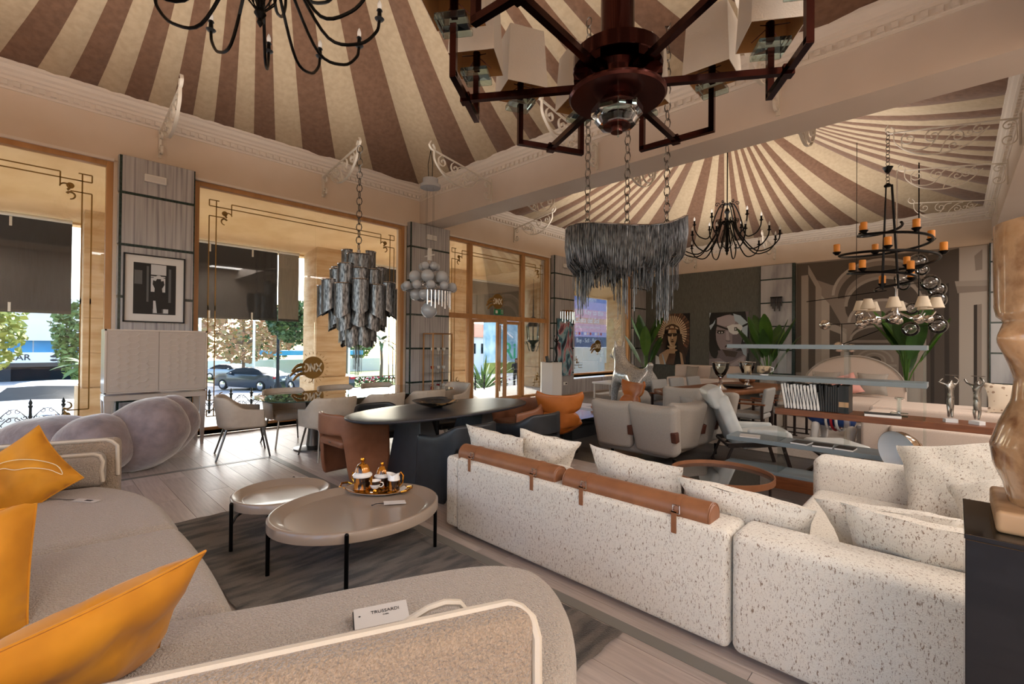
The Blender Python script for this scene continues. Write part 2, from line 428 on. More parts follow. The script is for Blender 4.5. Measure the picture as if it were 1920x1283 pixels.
def badge(win, x, y, z, s):
    m = MB(); monogram(m, x, y, z, s); m.build('gold_badge', 'gold', win)
    q = MB(); D = [((-.75, -.35), (-.75, .35)), ((-.75, .35), (-.5, .3)), ((-.5, .3), (-.38, 0)), ((-.38, 0), (-.5, -.3)), ((-.5, -.3), (-.75, -.35))]
    N = [((-.25, -.35), (-.25, .35)), ((-.25, .35), (.12, -.35)), ((.12, -.35), (.12, .35))]
    X = [((.25, -.38), (.75, .38)), ((.25, .38), (.75, -.38))]
    strokes(q, D+N+X, x+.006, y, z, s, s*.13); q.build('badge_letters', 'badge_letter', win, smooth=False)

def frame_rect(m, x0, x1, y0, y1, z0, z1, t):
    m.b2((x0, y0, z0), (x1, y0+t, z1)); m.b2((x0, y1-t, z0), (x1, y1, z1)); m.b2((x0, y0+t, z1-t), (x1, y1-t, z1)); m.b2((x0, y0+t, z0), (x1, y1-t, z0+t))
def windows():
    GX = XL-.10
    for n, (a, b, z0) in enumerate(((-3.05, .80, 0), (1.77, 5.63, 0), (6.77, 10.60, 0), (11.67, 15.32, .46))):
        win = holder('window_%d' % (n+1))
        m = MB(); frame_rect(m, XL-.16, XL-.03, a, b, z0, 4.05, .075)
        if n != 2: m.b2((XL-.16, a, z0), (XL-.03, b, z0+.12))
        m.build('window_frame', 'bronze_wood', win, smooth=False, bevel=.006)
        if n in (0, 1, 3):
            if n == 1:
                mid = 3.72
                MB().b2((GX-.004, a+.07, z0+.1), (GX+.004, mid, 3.99)).build('pane', 'pane', win, smooth=False)
                MB().b2((GX-.004, mid+.006, z0+.1), (GX+.004, b-.07, 3.99)).build('pane', 'pane', win, smooth=False)
            else: MB().b2((GX-.004, a+.07, z0+.1), (GX+.004, b-.07, 3.99)).build('pane', 'pane', win, smooth=False)
            g = MB(); x = GX+.009
            # frets in the corners, long double lines between
            for (yy, sy) in ((a+.22, 1), (b-.22, -1)):
                lh = (b-a)/2-.22
                corner_ornament(g, yy, 3.80, sy, -1, x, lv=(3.8-z0)*.5-.1, lh=lh); corner_ornament(g, yy, z0+.28, sy, 1, x, lv=(3.8-z0)*.5-.1, lh=lh*.32)
            g.build('gold_fret', 'gold', win, smooth=False)
            badge(win, x, {0: -1.3, 1: 3.70, 3: 13.3}[n], {0: 1.0, 1: 1.02, 3: 1.45}[n], .21)
        else:
            # entrance: side lights, transom, two glazed leaves
            f = MB()
            for yy in (7.56, 9.50): f.b2((XL-.16, yy-.05, 0), (XL-.03, yy+.05, 4.0))
            f.b2((XL-.17, a, 2.12), (XL-.02, b, 2.24)); f.build('mullion_frame', 'bronze_wood', win, smooth=False, bevel=.006)
            for (y0, y1, q0, q1) in ((a+.07, 7.51, .08, 2.12), (9.55, b-.07, .08, 2.12), (a+.07, 7.51, 2.24, 3.98), (7.61, 9.45, 2.24, 3.98), (9.55, b-.07, 2.24, 3.98)):
                MB().b2((GX-.004, y0, q0), (GX+.004, y1, q1)).build('pane', 'pane', win, smooth=False)
            g = MB(); x = GX+.009
            for (yy, sy) in ((a+.22, 1), (b-.22, -1)): corner_ornament(g, yy, 3.80, sy, -1, x, lv=3.3, lh=1.7); corner_ornament(g, yy, .3, sy, 1, x, lv=.5, lh=.4)
            g.build('gold_fret', 'gold', win, smooth=False); badge(win, x, 8.55, 2.62, .20)
            # exit sign
            e = MB().b2((GX+.01, 8.42, 2.27), (GX+.03, 8.74, 2.41)).build('exit_sign', mat('exit_green', '#0f7a4c', .4), win, smooth=False)
            s = MB(); s.b2((GX+.031, 8.45, 2.30), (GX+.034, 8.53, 2.38)); s.b2((GX+.031, 8.655, 2.29), (GX+.034, 8.665, 2.39)); s.b2((GX+.031, 8.71, 2.29), (GX+.034, 8.72, 2.39)); s.b2((GX+.031, 8.655, 2.38), (GX+.034, 8.72, 2.39)); s.build('pictogram', 'white_plastic', e, smooth=False)
    def leaf(name, label, hinge, ang, w):
        d = holder(name, label, (XL-.09, hinge, 0)); d.rotation_euler = (0, 0, R(ang))
        sg = 1
        m = MB(); frame_rect(m, -.03, .03, 0, w, .01, 2.11, .085); m.build('door_frame', 'bronze_wood', d, smooth=False, bevel=.005)
        MB().b2((-.004, .08, .09), (.004, w-.08, 2.03)).build('pane', 'pane', d, smooth=False)
        h = MB(); h.cyl((.08, w-.14, .35), (.08, w-.14, 1.95), .017, n=10)
        for zz in (.5, 1.8): h.cyl((0, w-.14, zz), (.08, w-.14, zz), .012, n=8)
        h.build('pull_handle', 'bronze_wood', d)
    leaf('door_1', 'bronze framed glass door leaf standing open inward', 7.61, -62, .94)
    leaf('door_2', 'bronze framed glass door leaf standing closed', 9.45, 180, .94)
windows()

# ---- beam between the bays
def beams():
    b = MB().b2((XL, 6.0, 4.14), (4.62, 6.56, 5.05)).build('ceiling_beam', 'beam_plaster', smooth=False); struct(b, 'deep plastered beam crossing the room'); b.name = 'trim_1'
    cornice('cornice', 'x', XL, XR, 6.0, -1, b); cornice('cornice', 'x', XL, XR, 6.56, 1, b)
    b = MB().b2((XR, YN, 4.14), (1.15, YB, 5.05)).build('trim_2', 'beam_plaster', smooth=False); struct(b, 'plastered beam along the right of the tents')
    cornice('cornice', 'y', YN, 6.0, XR, -1, b); cornice('cornice', 'y', 6.56, YB, XR, -1, b)
beams()

# ---- back wall
def wall_back():
    w = MB().b2((XL-.3, YB, 0), (4.9, YB+.3, 5.1)).build('wall_back', 'plaster', smooth=False); struct(w, 'back wall with a plaster frieze')
    cornice('cornice', 'x', XL, XR, YB, -1, w)
    MB().b2((XL+.13, YB-.04, 0), (-4.52, YB, 4.07)).build('wallpaper_panel', 'wallpaper_dark', w, smooth=False)
    cache = {}
    for a, b in ((-4.50, -3.53), (.60, 1.6)):
        MB().b2((a, YB-.12, 0), (b, YB, 4.06)).build('pier_core', 'green_stripe', w, smooth=False)
        for z0, z1 in ((0, .62), (.66, 1.36), (1.40, 2.10), (2.14, 2.84), (2.88, 3.58), (3.62, 4.05)):
            o = MB().box((0, 0, 0), (b-a-.10, .02, z1-z0)).build('marble_panel', 'marble', w, smooth=False, bevel=.004); o.location = ((a+b)/2-.03, YB-.125, (z0+z1)/2); o.data.transform(Matrix.Rotation(0, 4, 'Z'))
    # mural backing is built with the prints
    w = MB().b2((XL-.3, YN-.3, 0), (4.9, YN, .25)).b2((XL-.3, YN-.3, 3.9), (4.9, YN, 5.1)).build('wall_near', 'plaster', smooth=False); struct(w)
    for x in (XL-.3, -5.0, -1.4, 2.2, 4.3):
        MB().b2((x, YN-.3, .25), (x+.6, YN, 3.9)).build('pier', 'plaster', w, smooth=False)
    f = holder('window_5')
    for x0, x1 in ((-8.34, -5.0), (-4.4, -1.4), (-.8, 2.2), (2.8, 4.3)):
        m = MB()
        m.b2((x0, YN-.16, .25), (x0+.08, YN-.05, 3.9)); m.b2((x1-.08, YN-.16, .25), (x1, YN-.05, 3.9)); m.b2((x0, YN-.16, 3.82), (x1, YN-.05, 3.9)); m.b2((x0, YN-.16, .25), (x1, YN-.05, .35)); m.b2(((x0+x1)/2-.03, YN-.16, .25), ((x0+x1)/2+.03, YN-.05, 3.9)); m.b2((x0, YN-.16, 2.2), (x1, YN-.05, 2.28))
        m.build('window_frame', 'bronze_wood', f, smooth=False)
    w = MB().b2((4.62, YN-.3, 0), (4.92, YB+.3, 5.1)).build('wall_right', 'plaster', smooth=False); struct(w)
    c = MB().b2((1.15, YN, 4.5), (4.7, YB, 4.6)).build('ceiling', 'plaster', smooth=False); struct(c)
wall_back()

# ---- striped tents
ANG = [1.75, 5.1, 8.6, 12, 15.5, 19.4, 24.4, 30.4, 37.2, 45]
def tent(name, label, x0, x1, y0, y1, apex, za):
    root = holder(name, label, (0, 0, 0)); cx, cy = apex
    A = [-a for a in reversed(ANG)]+ANG
    sides = [((x0, y0), (x0, y1)), ((x0, y1), (x1, y1)), ((x1, y1), (x1, y0)), ((x1, y0), (x0, y0))]
    def zf(s): return ZT-.02+(za-ZT)*(.50*s+.50*s*s)
    for si, (p, q) in enumerate(sides):
        p = Vector(p); q = Vector(q); mid = (p+q)/2; half = (q-p)/2
        for i in range(19):
            t0, t1 = math.tan(R(A[i])), math.tan(R(A[i+1])); dark = (i+si) % 2 == 0
            def fn(u, v, t0=t0, t1=t1):
                s = u; rim = mid+half*(t0+(t1-t0)*v); P = rim+(Vector((cx, cy))-rim)*s
                bul = .035*sin(PI*v)*(1-s)*(1 if t1-t0 < .12 else 1.6)           # cloth bellies a little between its seams
                wr = .014*noise.noise(Vector((P.x*3.1, P.y*3.1, 5*s)))*(1-s)
                return (P.x, P.y, zf(s)-bul+wr)
            MB().grid(fn, 18, 4).build('fabric_strip', 'fabric_brown' if dark else 'fabric_cream', root, ang=180)
    return root
tent('ceiling_tent', 'brown and cream striped tent ceiling of the near bay', XL, XR, YN, 6.0, (-4.0, 1.22), 7.6).name = 'ceiling_1'
tent('ceiling_tent', 'brown and cream striped tent ceiling of the far bay', XL, XR, 6.56, YB, (-4.0, 11.4), 7.6).name = 'ceiling_2'
r = MB().b2((XL-.4, YN-.4, 7.7), (5, YB+.4, 7.8)); r.b2((XL-.4, YN-.4, 5.1), (XL-.3, YB+.4, 7.8)); r.b2((4.9, YN-.4, 5.1), (5, YB+.4, 7.8)); r.b2((XL-.4, YN-.4, 5.1), (5, YN-.3, 7.8)); r.b2((XL-.4, YB+.3, 5.1), (5, YB+.4, 7.8))
struct(r.build('roof', 'plaster', smooth=False))
# ================================================================ outside the shop windows
def text(s, size, m, parent, loc, face='x', align='CENTER', name='lettering', bold=0, ext=.002, sx=1):
    cu = bpy.data.curves.new('txt', 'FONT'); cu.body = s; cu.size = size; cu.align_x = align; cu.align_y = 'CENTER'; cu.extrude = ext; cu.offset = bold; cu.resolution_u = 3
    t = bpy.data.objects.new('txt', cu); me = bpy.data.meshes.new_from_object(t); bpy.data.objects.remove(t); bpy.data.curves.remove(cu)
    B = {'x': Matrix(((0, 0, 1, 0), (1, 0, 0, 0), (0, 1, 0, 0), (0, 0, 0, 1))), '-y': Matrix(((1, 0, 0, 0), (0, 0, -1, 0), (0, 1, 0, 0), (0, 0, 0, 1))), 'z': Matrix.Identity(4)}[face] if isinstance(face, str) else face
    me.transform(Matrix.Translation(loc) @ B @ Matrix.Diagonal((sx, 1, 1, 1))); me.materials.clear(); me.materials.append(MT[m]); me.name = name
    o = bpy.data.objects.new(name, me); col.objects.link(o); o.parent = parent; return o
mat('stone', '#d8bd97', .8, c2='#c5a177', scale=3, detail=6, stretch=(1, .5, 3), bump=.15, bscale=20)
mat('soffit', '#e8c79c', .85, c2='#dfba8c', scale=2)
mat('paving', '#b9b2a6', .7, c2='#a8a095', scale=3)
mat('asphalt', '#8f9092', .85, c2='#848587', scale=2)
mat('grass', '#8f9a4e', .9, c2='#6f8240', scale=6)
mat('blind_dark', '#2c2d2f', .85, c2='#35363a', scale=90, stretch=(1, 1, .05))
mat('blind_grey', '#8b857c', .85, c2='#7f7a72', scale=60, stretch=(1, 1, .05))
mat('iron_black', '#1a1f22', .5, .5)
mat('car_white', '#e6eaec', .25, coat=.6)
mat('car_dark', '#20303f', .22, .3, coat=.8)
mat('car_silver', '#8f979d', .25, .4, coat=.6)
mat('car_glass', '#0d1a20', .5, spec=.1)
mat('tyre', '#151515', .8)
mat('tail_red', '#b01828', .3)
mat('leaf_green', '#4f6b35', .6, c2='#6d8747', scale=3)
mat('leaf_yellow', '#a7a748', .6, c2='#7f9140', scale=2)
mat('leaf_rust', '#b98a6c', .7, c2='#8f8a58', scale=2)
mat('leaf_dark', '#33502f', .6, c2='#54713f', scale=3)
mat('bark', '#6a5b4c', .9)
mat('wall_white', '#e2e0db', .8)
mat('glass_blue', '#2a7fae', .15, c2='#3e9fc4', scale=.4)
mat('roof_tile', '#a5664a', .8)
mat('sign_ink', '#2a2e33', .6)
mat('sign_white', '#f1f1ee', .6)
mat('ad_blue', '#8492c8', .6); mat('ad_pink', '#efbccb', .6); mat('ad_orange', '#f4bfa4', .6); mat('ad_dusk', '#5f6986', .6); mat('ad_lilac', '#bdb2dc', .6)
mat('green_print', '#2aa876', .6)
mat('red_flower', '#b23a45', .7)

def ground():
    g = MB().b2((-12.3, -12, -.4), (XL-.3, 24, -.1)).build('ground_porch', 'paving', smooth=False); struct(g, 'pale paved porch outside the windows')
    z = lambda x: -.9-(-13-x)*.031
    v = [(-12.3, -60, -.9), (-12.3, 90, -.9), (-90, 90, z(-90)), (-90, -60, z(-90))]
    g = MB().add(v, [(0, 1, 2, 3)]).build('ground_street', 'asphalt', smooth=False); struct(g, 'pale asphalt street sloping away')
    g = MB()
    for a, b, y0, y1 in ((-12.3, -13.4, -20, 40), (-36, -39.5, -20, 3), (-27, -33, 9.5, 24), (-40, -80, 10, 80), (-17.5, -23, 14.5, 19.5)):
        g.add([(a, y0, z(a)+.06), (a, y1, z(a)+.06), (b, y1, z(b)+.06), (b, y0, z(b)+.06)], [(0, 1, 2, 3)])
    struct(g.build('ground_grass', 'grass', smooth=False), 'strips of yellowish grass beside the street')
    m = MB(); m.add([(XL-.3, -12, 4.12), (XL-.3, 26, 4.12), (-11.9, 26, 3.70), (-11.9, -12, 3.70)], [(0, 1, 2, 3)]); m.b2((-12.2, -12, 3.66), (-11.9, 26, 4.6)); m.b2((-12.2, -12, 4.55), (XL-.3, 26, 4.65))
    struct(m.build('ceiling_porch', 'soffit', smooth=False), 'sloping ochre plaster soffit of the porch')
ground()
def zs(x): return -.9-(-13-x)*.031
def columns():
    proto = None
    for i, (y, lab) in enumerate(((.65, 'sandstone block column outside the leftmost window'), (4.78, 'sandstone block column behind the glass dining table'), (8.92, 'sandstone block column beside the entrance door'), (13.05, 'sandstone block column right of the entrance lantern'), (18.85, 'sandstone block column beside the advertising hoarding'), (-3.5, None))):
        if lab is None: continue
        if proto is None:
            t = thing('stone_column', lab, 'column', (-11.5, y+.38, -.1), group='sandstone porch columns'); zz = 0; proto = t
            MB().b2((-.375, -.375, 0), (.375, .375, 4.0)).build('core', 'stone', t, smooth=False)
            for k, h in enumerate((.75, .62, .62, .62, .62, .62)):
                w = .44 if k == 0 else .385
                MB().box((0, 0, 0), (2*w, 2*w, h-.008)).build('stone_block', 'stone', t, smooth=False, bevel=.008, loc=(0, 0, zz+h/2)); zz += h
        else: dup(proto, (-11.5, y+.38, -.1), 0, lab)
columns()
def blinds():
    for (y0, y1, zb, m, lab) in ((-4.0, .52, 2.0, 'blind_dark', 'black roller blind hanging outside the leftmost window'), (1.50, 4.10, 2.03, 'blind_dark', 'wide black roller blind with pale weights above the parked cars'), (4.12, 4.60, 2.03, 'blind_grey', 'narrow grey blind panel beside the sandstone column'), (5.62, 8.75, 2.35, 'blind_dark', 'dark roller blind behind the fringed tiered chandelier'), (9.75, 12.9, 2.42, 'blind_grey', 'grey roller blind above the entrance door')):
        t = thing('roller_blind', lab, 'blind', (-11.75, (y0+y1)/2, zb), group='roller blinds of the porch'); w = y1-y0; h = 3.66-zb
        MB().b2((-.006, -w/2, 0), (.006, w/2, h)).build('cloth', m, t, smooth=False)
        MB().cyl((0, -w/2, h), (0, w/2, h), .035, n=10).build('roller', 'white_plastic', t); MB().b2((-.015, -w/2, -.03), (.015, w/2, .02)).build('bottom_bar', 'dark_grey', t, smooth=False)
        if m == 'blind_dark':
            for k in range(max(1, int(w/.85))):
                yy = -w/2+.35+k*.85
                for zz in (h-.12, .06): MB().box((.012, yy, zz), (.012, .035, .16)).build('clip', 'white_plastic', t, smooth=False)
blinds()
def fence(n, y0, y1, lab):
    t = thing('iron_fence', lab, 'fence', (-11.95, y0, -.1)); y = 0; s = .425; k = int((y1-y0)/s)
    pm = None; sm = None
    for i in range(k+1):
        if pm is None:
            m = MB().b2((-.02, -.02, 0), (.02, .02, .40)); m.b2((-.03, -.03, .38), (.03, .03, .42)); m.b2((-.028, -.028, .2), (.028, .028, .23)); m.lathe([(.0, .54), (.018, .50), (.03, .46), (.015, .42)], n=8)
            o = m.build('post', 'iron_black', t); pm = o.data
        else: o = piece(pm, 'post', t)
        o.location = (0, i*s, 0)
    for i in range(k):
        if sm is None:
            m = MB()
            for sg in (-1, 1):
                for zb, top in ((.02, .22), (.16, .36)):
                    pts = [(0, s/2+sg*(s/2-.02)*(1-u), zb+(top-zb)*sin(u*PI/2)) for u in [j/8 for j in range(9)]]
                    m.tube(pts, .007, 5)
                    for (c, a0, d) in (((s/2+sg*.06, top-.045), 90, sg), ((s/2+sg*(s/2-.07), zb+.05), 180 if sg > 0 else 0, sg)):
                        sp = spiral(c[0], c[1], .045, 1.1, R(a0), d, 12); m.tube([(0, a, b) for a, b in sp], .006, 5)
            o = m.build('scroll', 'iron_black', t); sm = o.data
        else: o = piece(sm, 'scroll', t)
        o.location = (0, i*s, 0)
fence(0, -3.8, .5, 'black wrought iron scroll fence in front of the white car')
fence(1, 1.5, 4.6, 'black wrought iron scroll fence behind the cream armchair')
fence(2, 9.8, 11.3, 'black wrought iron scroll fence outside the entrance door')

def car(name, lab, loc, rz, paint, L=4.6, W=1.82, H=1.42):
    t = thing(name, lab, 'car', loc, rz)
    top = [(-.5, .42), (-.485, .66), (-.40, .72), (-.33, .74), (-.22, .93), (-.12, .995), (.04, 1.0), (.15, .95), (.265, .74), (.38, .69), (.475, .58), (.5, .40)]
    bot = .14
    m = MB(); n = len(top); prof = []
    for (x, z) in top: prof.append((x*L, z*H))
    secs = []
    for x, z in prof:
        zb = bot*H; beltz = min(z, .70*H); w = W/2*(1-.16*(abs(x)/(L/2))**4); wt = w*(1-.30*max(0, (z-.70*H))/(.3*H))
        secs.append([(x, -w*.96, zb), (x, -w, .45*H if z > .5*H else z*.9), (x, -w*.97, beltz), (x, -wt*.94, z*.985), (x, 0, z*1.0+.01), (x, wt*.94, z*.985), (x, w*.97, beltz), (x, w, .45*H if z > .5*H else z*.9), (x, w*.96, zb)])
    k = 9; vs = [p for s in secs for p in s]; fs = []; mi = []
    for i in range(n-1):
        for j in range(k-1):
            fs.append((i*k+j, i*k+j+1, (i+1)*k+j+1, (i+1)*k+j))
            gl = (i in (3, 7) and j in (3, 4)) or (i in (3, 4, 5, 6, 7) and j in (2, 5)); mi.append(1 if gl else 0)
    fs += [tuple(range(k)), tuple((n-1)*k+j for j in reversed(range(k)))]; mi += [0, 0]
    m.v = vs; m.f = fs; m.m = mi; m.build('body', [paint, 'car_glass'], t, ang=35)
    wm = None
    for sx in (-.30, .31):
        for sy in (-1, 1):
            if wm is None:
                q = MB(); q.lathe([(.0, -.10), (.2, -.1), (.31, -.10), (.325, -.07), (.325, .07), (.31, .1), (.2, .1), (0, .1)], n=18, M=Matrix.Rotation(PI/2, 3, 'X'))
                q.mi(1).lathe([(.0, -.115), (.2, -.105), (.21, -.1), (.21, .1), (.2, .105), (0, .115)], n=18, M=Matrix.Rotation(PI/2, 3, 'X')); o = q.build('wheel', ['tyre', 'chrome'], t); wm = o.data
            else: o = piece(wm, 'wheel', t)
            o.location = (sx*L, sy*(W/2-.1), .325)
    for sy in (-1, 1):
        MB().soft((.05, .16, .07), .04).build('tail_light', 'tail_red', t, loc=(-.485*L, sy*W*.36, .60*H)); MB().soft((.08, .17, .06), .04).build('head_light', 'chrome', t, loc=(.475*L, sy*W*.34, .52*H))
        MB().soft((.07, .1, .06), .05).build('mirror', paint, t, loc=(.17*L, sy*(W/2+.05), .72*H))
    MB().b2((-.515*L, -.26, .47*H), (-.49*L, .26, .54*H)).build('number_plate', 'sign_white', t, smooth=False); MB().b2((.48*L, -.45, .24*H), (.508*L, .45, .36*H)).build('grille', 'tyre', t, smooth=False)
    return t
car('sedan', 'white saloon car seen head on beyond the fence', (-17.6, .45, zs(-17.6)), R(-18), 'car_white')
car('coupe', 'dark blue coupe with red tail lights parked in the street', (-31.5, 9.7, zs(-31.5)), R(205), 'car_dark', 4.9, 1.87, 1.40)
car('hatchback', 'dark car half hidden behind the sandstone column', (-25.6, 11.2, zs(-25.6)), R(190), 'car_dark', 4.2)
car('estate_car', 'small silver car parked far behind the rusty tree', (-47, 12.5, zs(-47)), R(30), 'car_silver', 4.3)
car('van', 'small white car parked far left of the poles', (-50, 6.2, zs(-50)), R(15), 'car_white', 4.3)

def foliage(m, c, r, n, leaf, rng, flat=.9):
    for _ in range(n):
        while 1:
            p = Vector((rng.uniform(-1, 1), rng.uniform(-1, 1), rng.uniform(-1, 1)))
            if p.length < 1: break
        p = p.normalized()*(p.length**.45)
        q = Vector(c)+Vector((p.x*r[0], p.y*r[1], p.z*r[2])); a = Vector((rng.uniform(-1, 1), rng.uniform(-1, 1), rng.uniform(-.6, .6))).normalized(); b = a.orthogonal(); b.rotate(Matrix.Rotation(rng.uniform(0, 6.28), 3, a)); s = leaf*rng.uniform(.6, 1.3)
        m.add([q-a*s, q+b*s*.5, q+a*s, q-b*s*.5], [(0, 1, 2, 3)])
def tree(name, lab, loc, h, crown, lm, seed, n=1300, leaf=.16, branches=6, tr=.14, grp='street trees'):
    rng = random.Random(seed); t = thing(name, lab, 'tree', loc, group=grp); m = MB()
    cz = h-crown[2]; m.tube([(0, 0, 0), (.05, .03, cz*.4), (0, 0, cz*.8)], [tr, tr*.8, tr*.65], 8)
    tips = []
    for k in range(branches):
        a = 2*PI*k/branches+rng.uniform(-.3, .3); e = rng.uniform(.45, .85)
        tip = (crown[0]*e*cos(a), crown[1]*e*sin(a), cz+crown[2]*rng.uniform(-.2, .6)); m.tube([(0, 0, cz*.7), (tip[0]*.4, tip[1]*.4, cz*.7+(tip[2]-cz*.7)*.55), tip], [tr*.5, tr*.35, tr*.1], 6); tips.append(tip)
        for q in range(2):
            b = a+rng.uniform(-.8, .8); m.tube([(tip[0]*.45, tip[1]*.45, cz*.7+(tip[2]-cz*.7)*.6), (crown[0]*.8*cos(b), crown[1]*.8*sin(b), cz+crown[2]*rng.uniform(-.3, .7))], [tr*.25, tr*.08], 5)
    m.build('trunk', 'bark', t)
    f = MB(); foliage(f, (0, 0, cz), crown, n, leaf, rng)
    for tp in tips: foliage(f, tp, [c*.35 for c in crown], n//14, leaf, rng)
    o = f.build('foliage', lm, t, smooth=False); o['kind'] = 'stuff'; return t
tree('rust_tree', 'leafy tree with rusty pink foliage behind the dark coupe', (-38.6, 11.1, zs(-38.6)), 6.6, (3.5, 3.9, 2.5), 'leaf_rust', 1, 1500, .22)
tree('pine_tree', 'yellow green bushy tree in front of the bar sign', (-34, -2.8, zs(-34)), 5.4, (2.7, 2.7, 2.2), 'leaf_yellow', 2, 2600, .18)
tree('street_tree', 'dark green tree left of the stone column in the leftmost window', (-30, 1.9, zs(-30)), 4.9, (1.0, 1.2, 2.0), 'leaf_green', 3, 1300, .15)
tree('ficus_tree', 'round clipped dark green tree above the lamp post', (-19.5, 8.0, zs(-19.5)), 4.35, (1.5, 1.5, .95), 'leaf_dark', 4, 2200, .11)
for k, (x, y, h, r, lm, lab) in enumerate(((-71, 12, 7, 4.3, 'leaf_green', 'broad green tree far left behind the rusty tree'), (-66, 21, 6.5, 4.3, 'leaf_dark', 'dark broad tree far behind the dark coupe'), (-62, 30, 6.0, 4.3, 'leaf_green', 'broad green tree far behind the blue canopy'), (-50, 37, 7.5, 3.8, 'leaf_dark', 'tall dark tree behind the palm clump'), (-46, 46.5, 6.5, 4.2, 'leaf_green', 'green tree behind the entrance door'), (-36, 51, 6.0, 3.4, 'leaf_dark', 'dark green tree beside the white house'))):
    tree('broad_tree', lab, (x, y, zs(x)), h, (r, r, h*.42), lm, 20+k, 900, .38, 4)
def palm(name, lab, loc, h, seed, nf=16, fl=1.3, lm='leaf_green', trunk=True, w=.10, droop=1.0):
    rng = random.Random(seed); t = thing(name, lab, 'palm', loc); z0 = h
    if trunk: MB().tube([(0, 0, 0), (.08, .04, h*.5), (0, 0, h)], [.13, .10, .09], 8).build('trunk', 'bark', t)
    for k in range(nf):
        a = 2*PI*k/nf+rng.uniform(-.2, .2); e = rng.uniform(.1, 1.25); L = fl*rng.uniform(.75, 1.1); m = MB()
        def fn(u, v, a=a, e=e, L=L):
            rr = L*u*cos(e*(1-.35*u)); zz = z0+L*(u*sin(e)-droop*.55*u*u); ww = w*sin(PI*min(.98, u*.85+.12))*(v-.5)*2
            return (rr*cos(a)-ww*sin(a), rr*sin(a)+ww*cos(a), zz-.25*abs(ww))
        m.grid(fn, 6, 2).build('frond', lm, t)
    return t
palm('palm_tree', 'tall shaggy palm behind the roundabout flower bed', (-31, 15.4, zs(-31)), 4.1, 5, 26, 1.5, 'leaf_green', w=.16)
palm('palm_tree', 'shorter leaning palm of the roundabout clump', (-30, 17.6, zs(-30)), 3.0, 6, 22, 1.5, 'leaf_dark', w=.16)
palm('banana_palm', 'young palm with light fronds at the roundabout right', (-30.6, 20.2, zs(-30.6)), 2.2, 7, 20, 1.5, 'leaf_yellow', w=.17)
palm('yucca', 'spiky yucca in the bed outside the entrance door', (-17.0, 15.7, zs(-17)+.06), .1, 8, 40, 2.1, 'leaf_green', False, .07, .15)
palm('palm_tree', 'palm with yellow fronds beside the advertising hoarding', (-13.9, 25.4, zs(-13.9)), 4.7, 9, 18, 1.6, 'leaf_yellow', w=.15)
palm('fan_palm', 'pale fan palm below the dark tree in the leftmost window', (-26.2, 1.62, zs(-26.2)), 1.7, 11, 24, 1.1, 'leaf_green', w=.15)
def bed(lab, x, y0, y1, seed):
    rng = random.Random(seed); t = thing('flower_bed', lab, 'flower bed', (x, y0, zs(x)+.05)); g = MB(); f = MB()
    for _ in range(420): p = (rng.uniform(-.5, .5), rng.uniform(0, y1-y0), rng.uniform(0, .45)); foliage(g, p, (.1, .1, .1), 1, .12, rng)
    for _ in range(160): p = (rng.uniform(-.5, .5), rng.uniform(0, y1-y0), rng.uniform(.25, .5)); foliage(f, p, (.1, .1, .06), 1, .09, rng)
    g.build('foliage', 'leaf_dark', t, smooth=False)['kind'] = 'stuff'; f.build('blossom', 'red_flower', t, smooth=False)['kind'] = 'stuff'
bed('low red flowered bed on the roundabout lawn', -28.5, 12.8, 19.0, 1)
bed('low red flowered bed outside the entrance door', -19.8, 15.5, 20.0, 2)

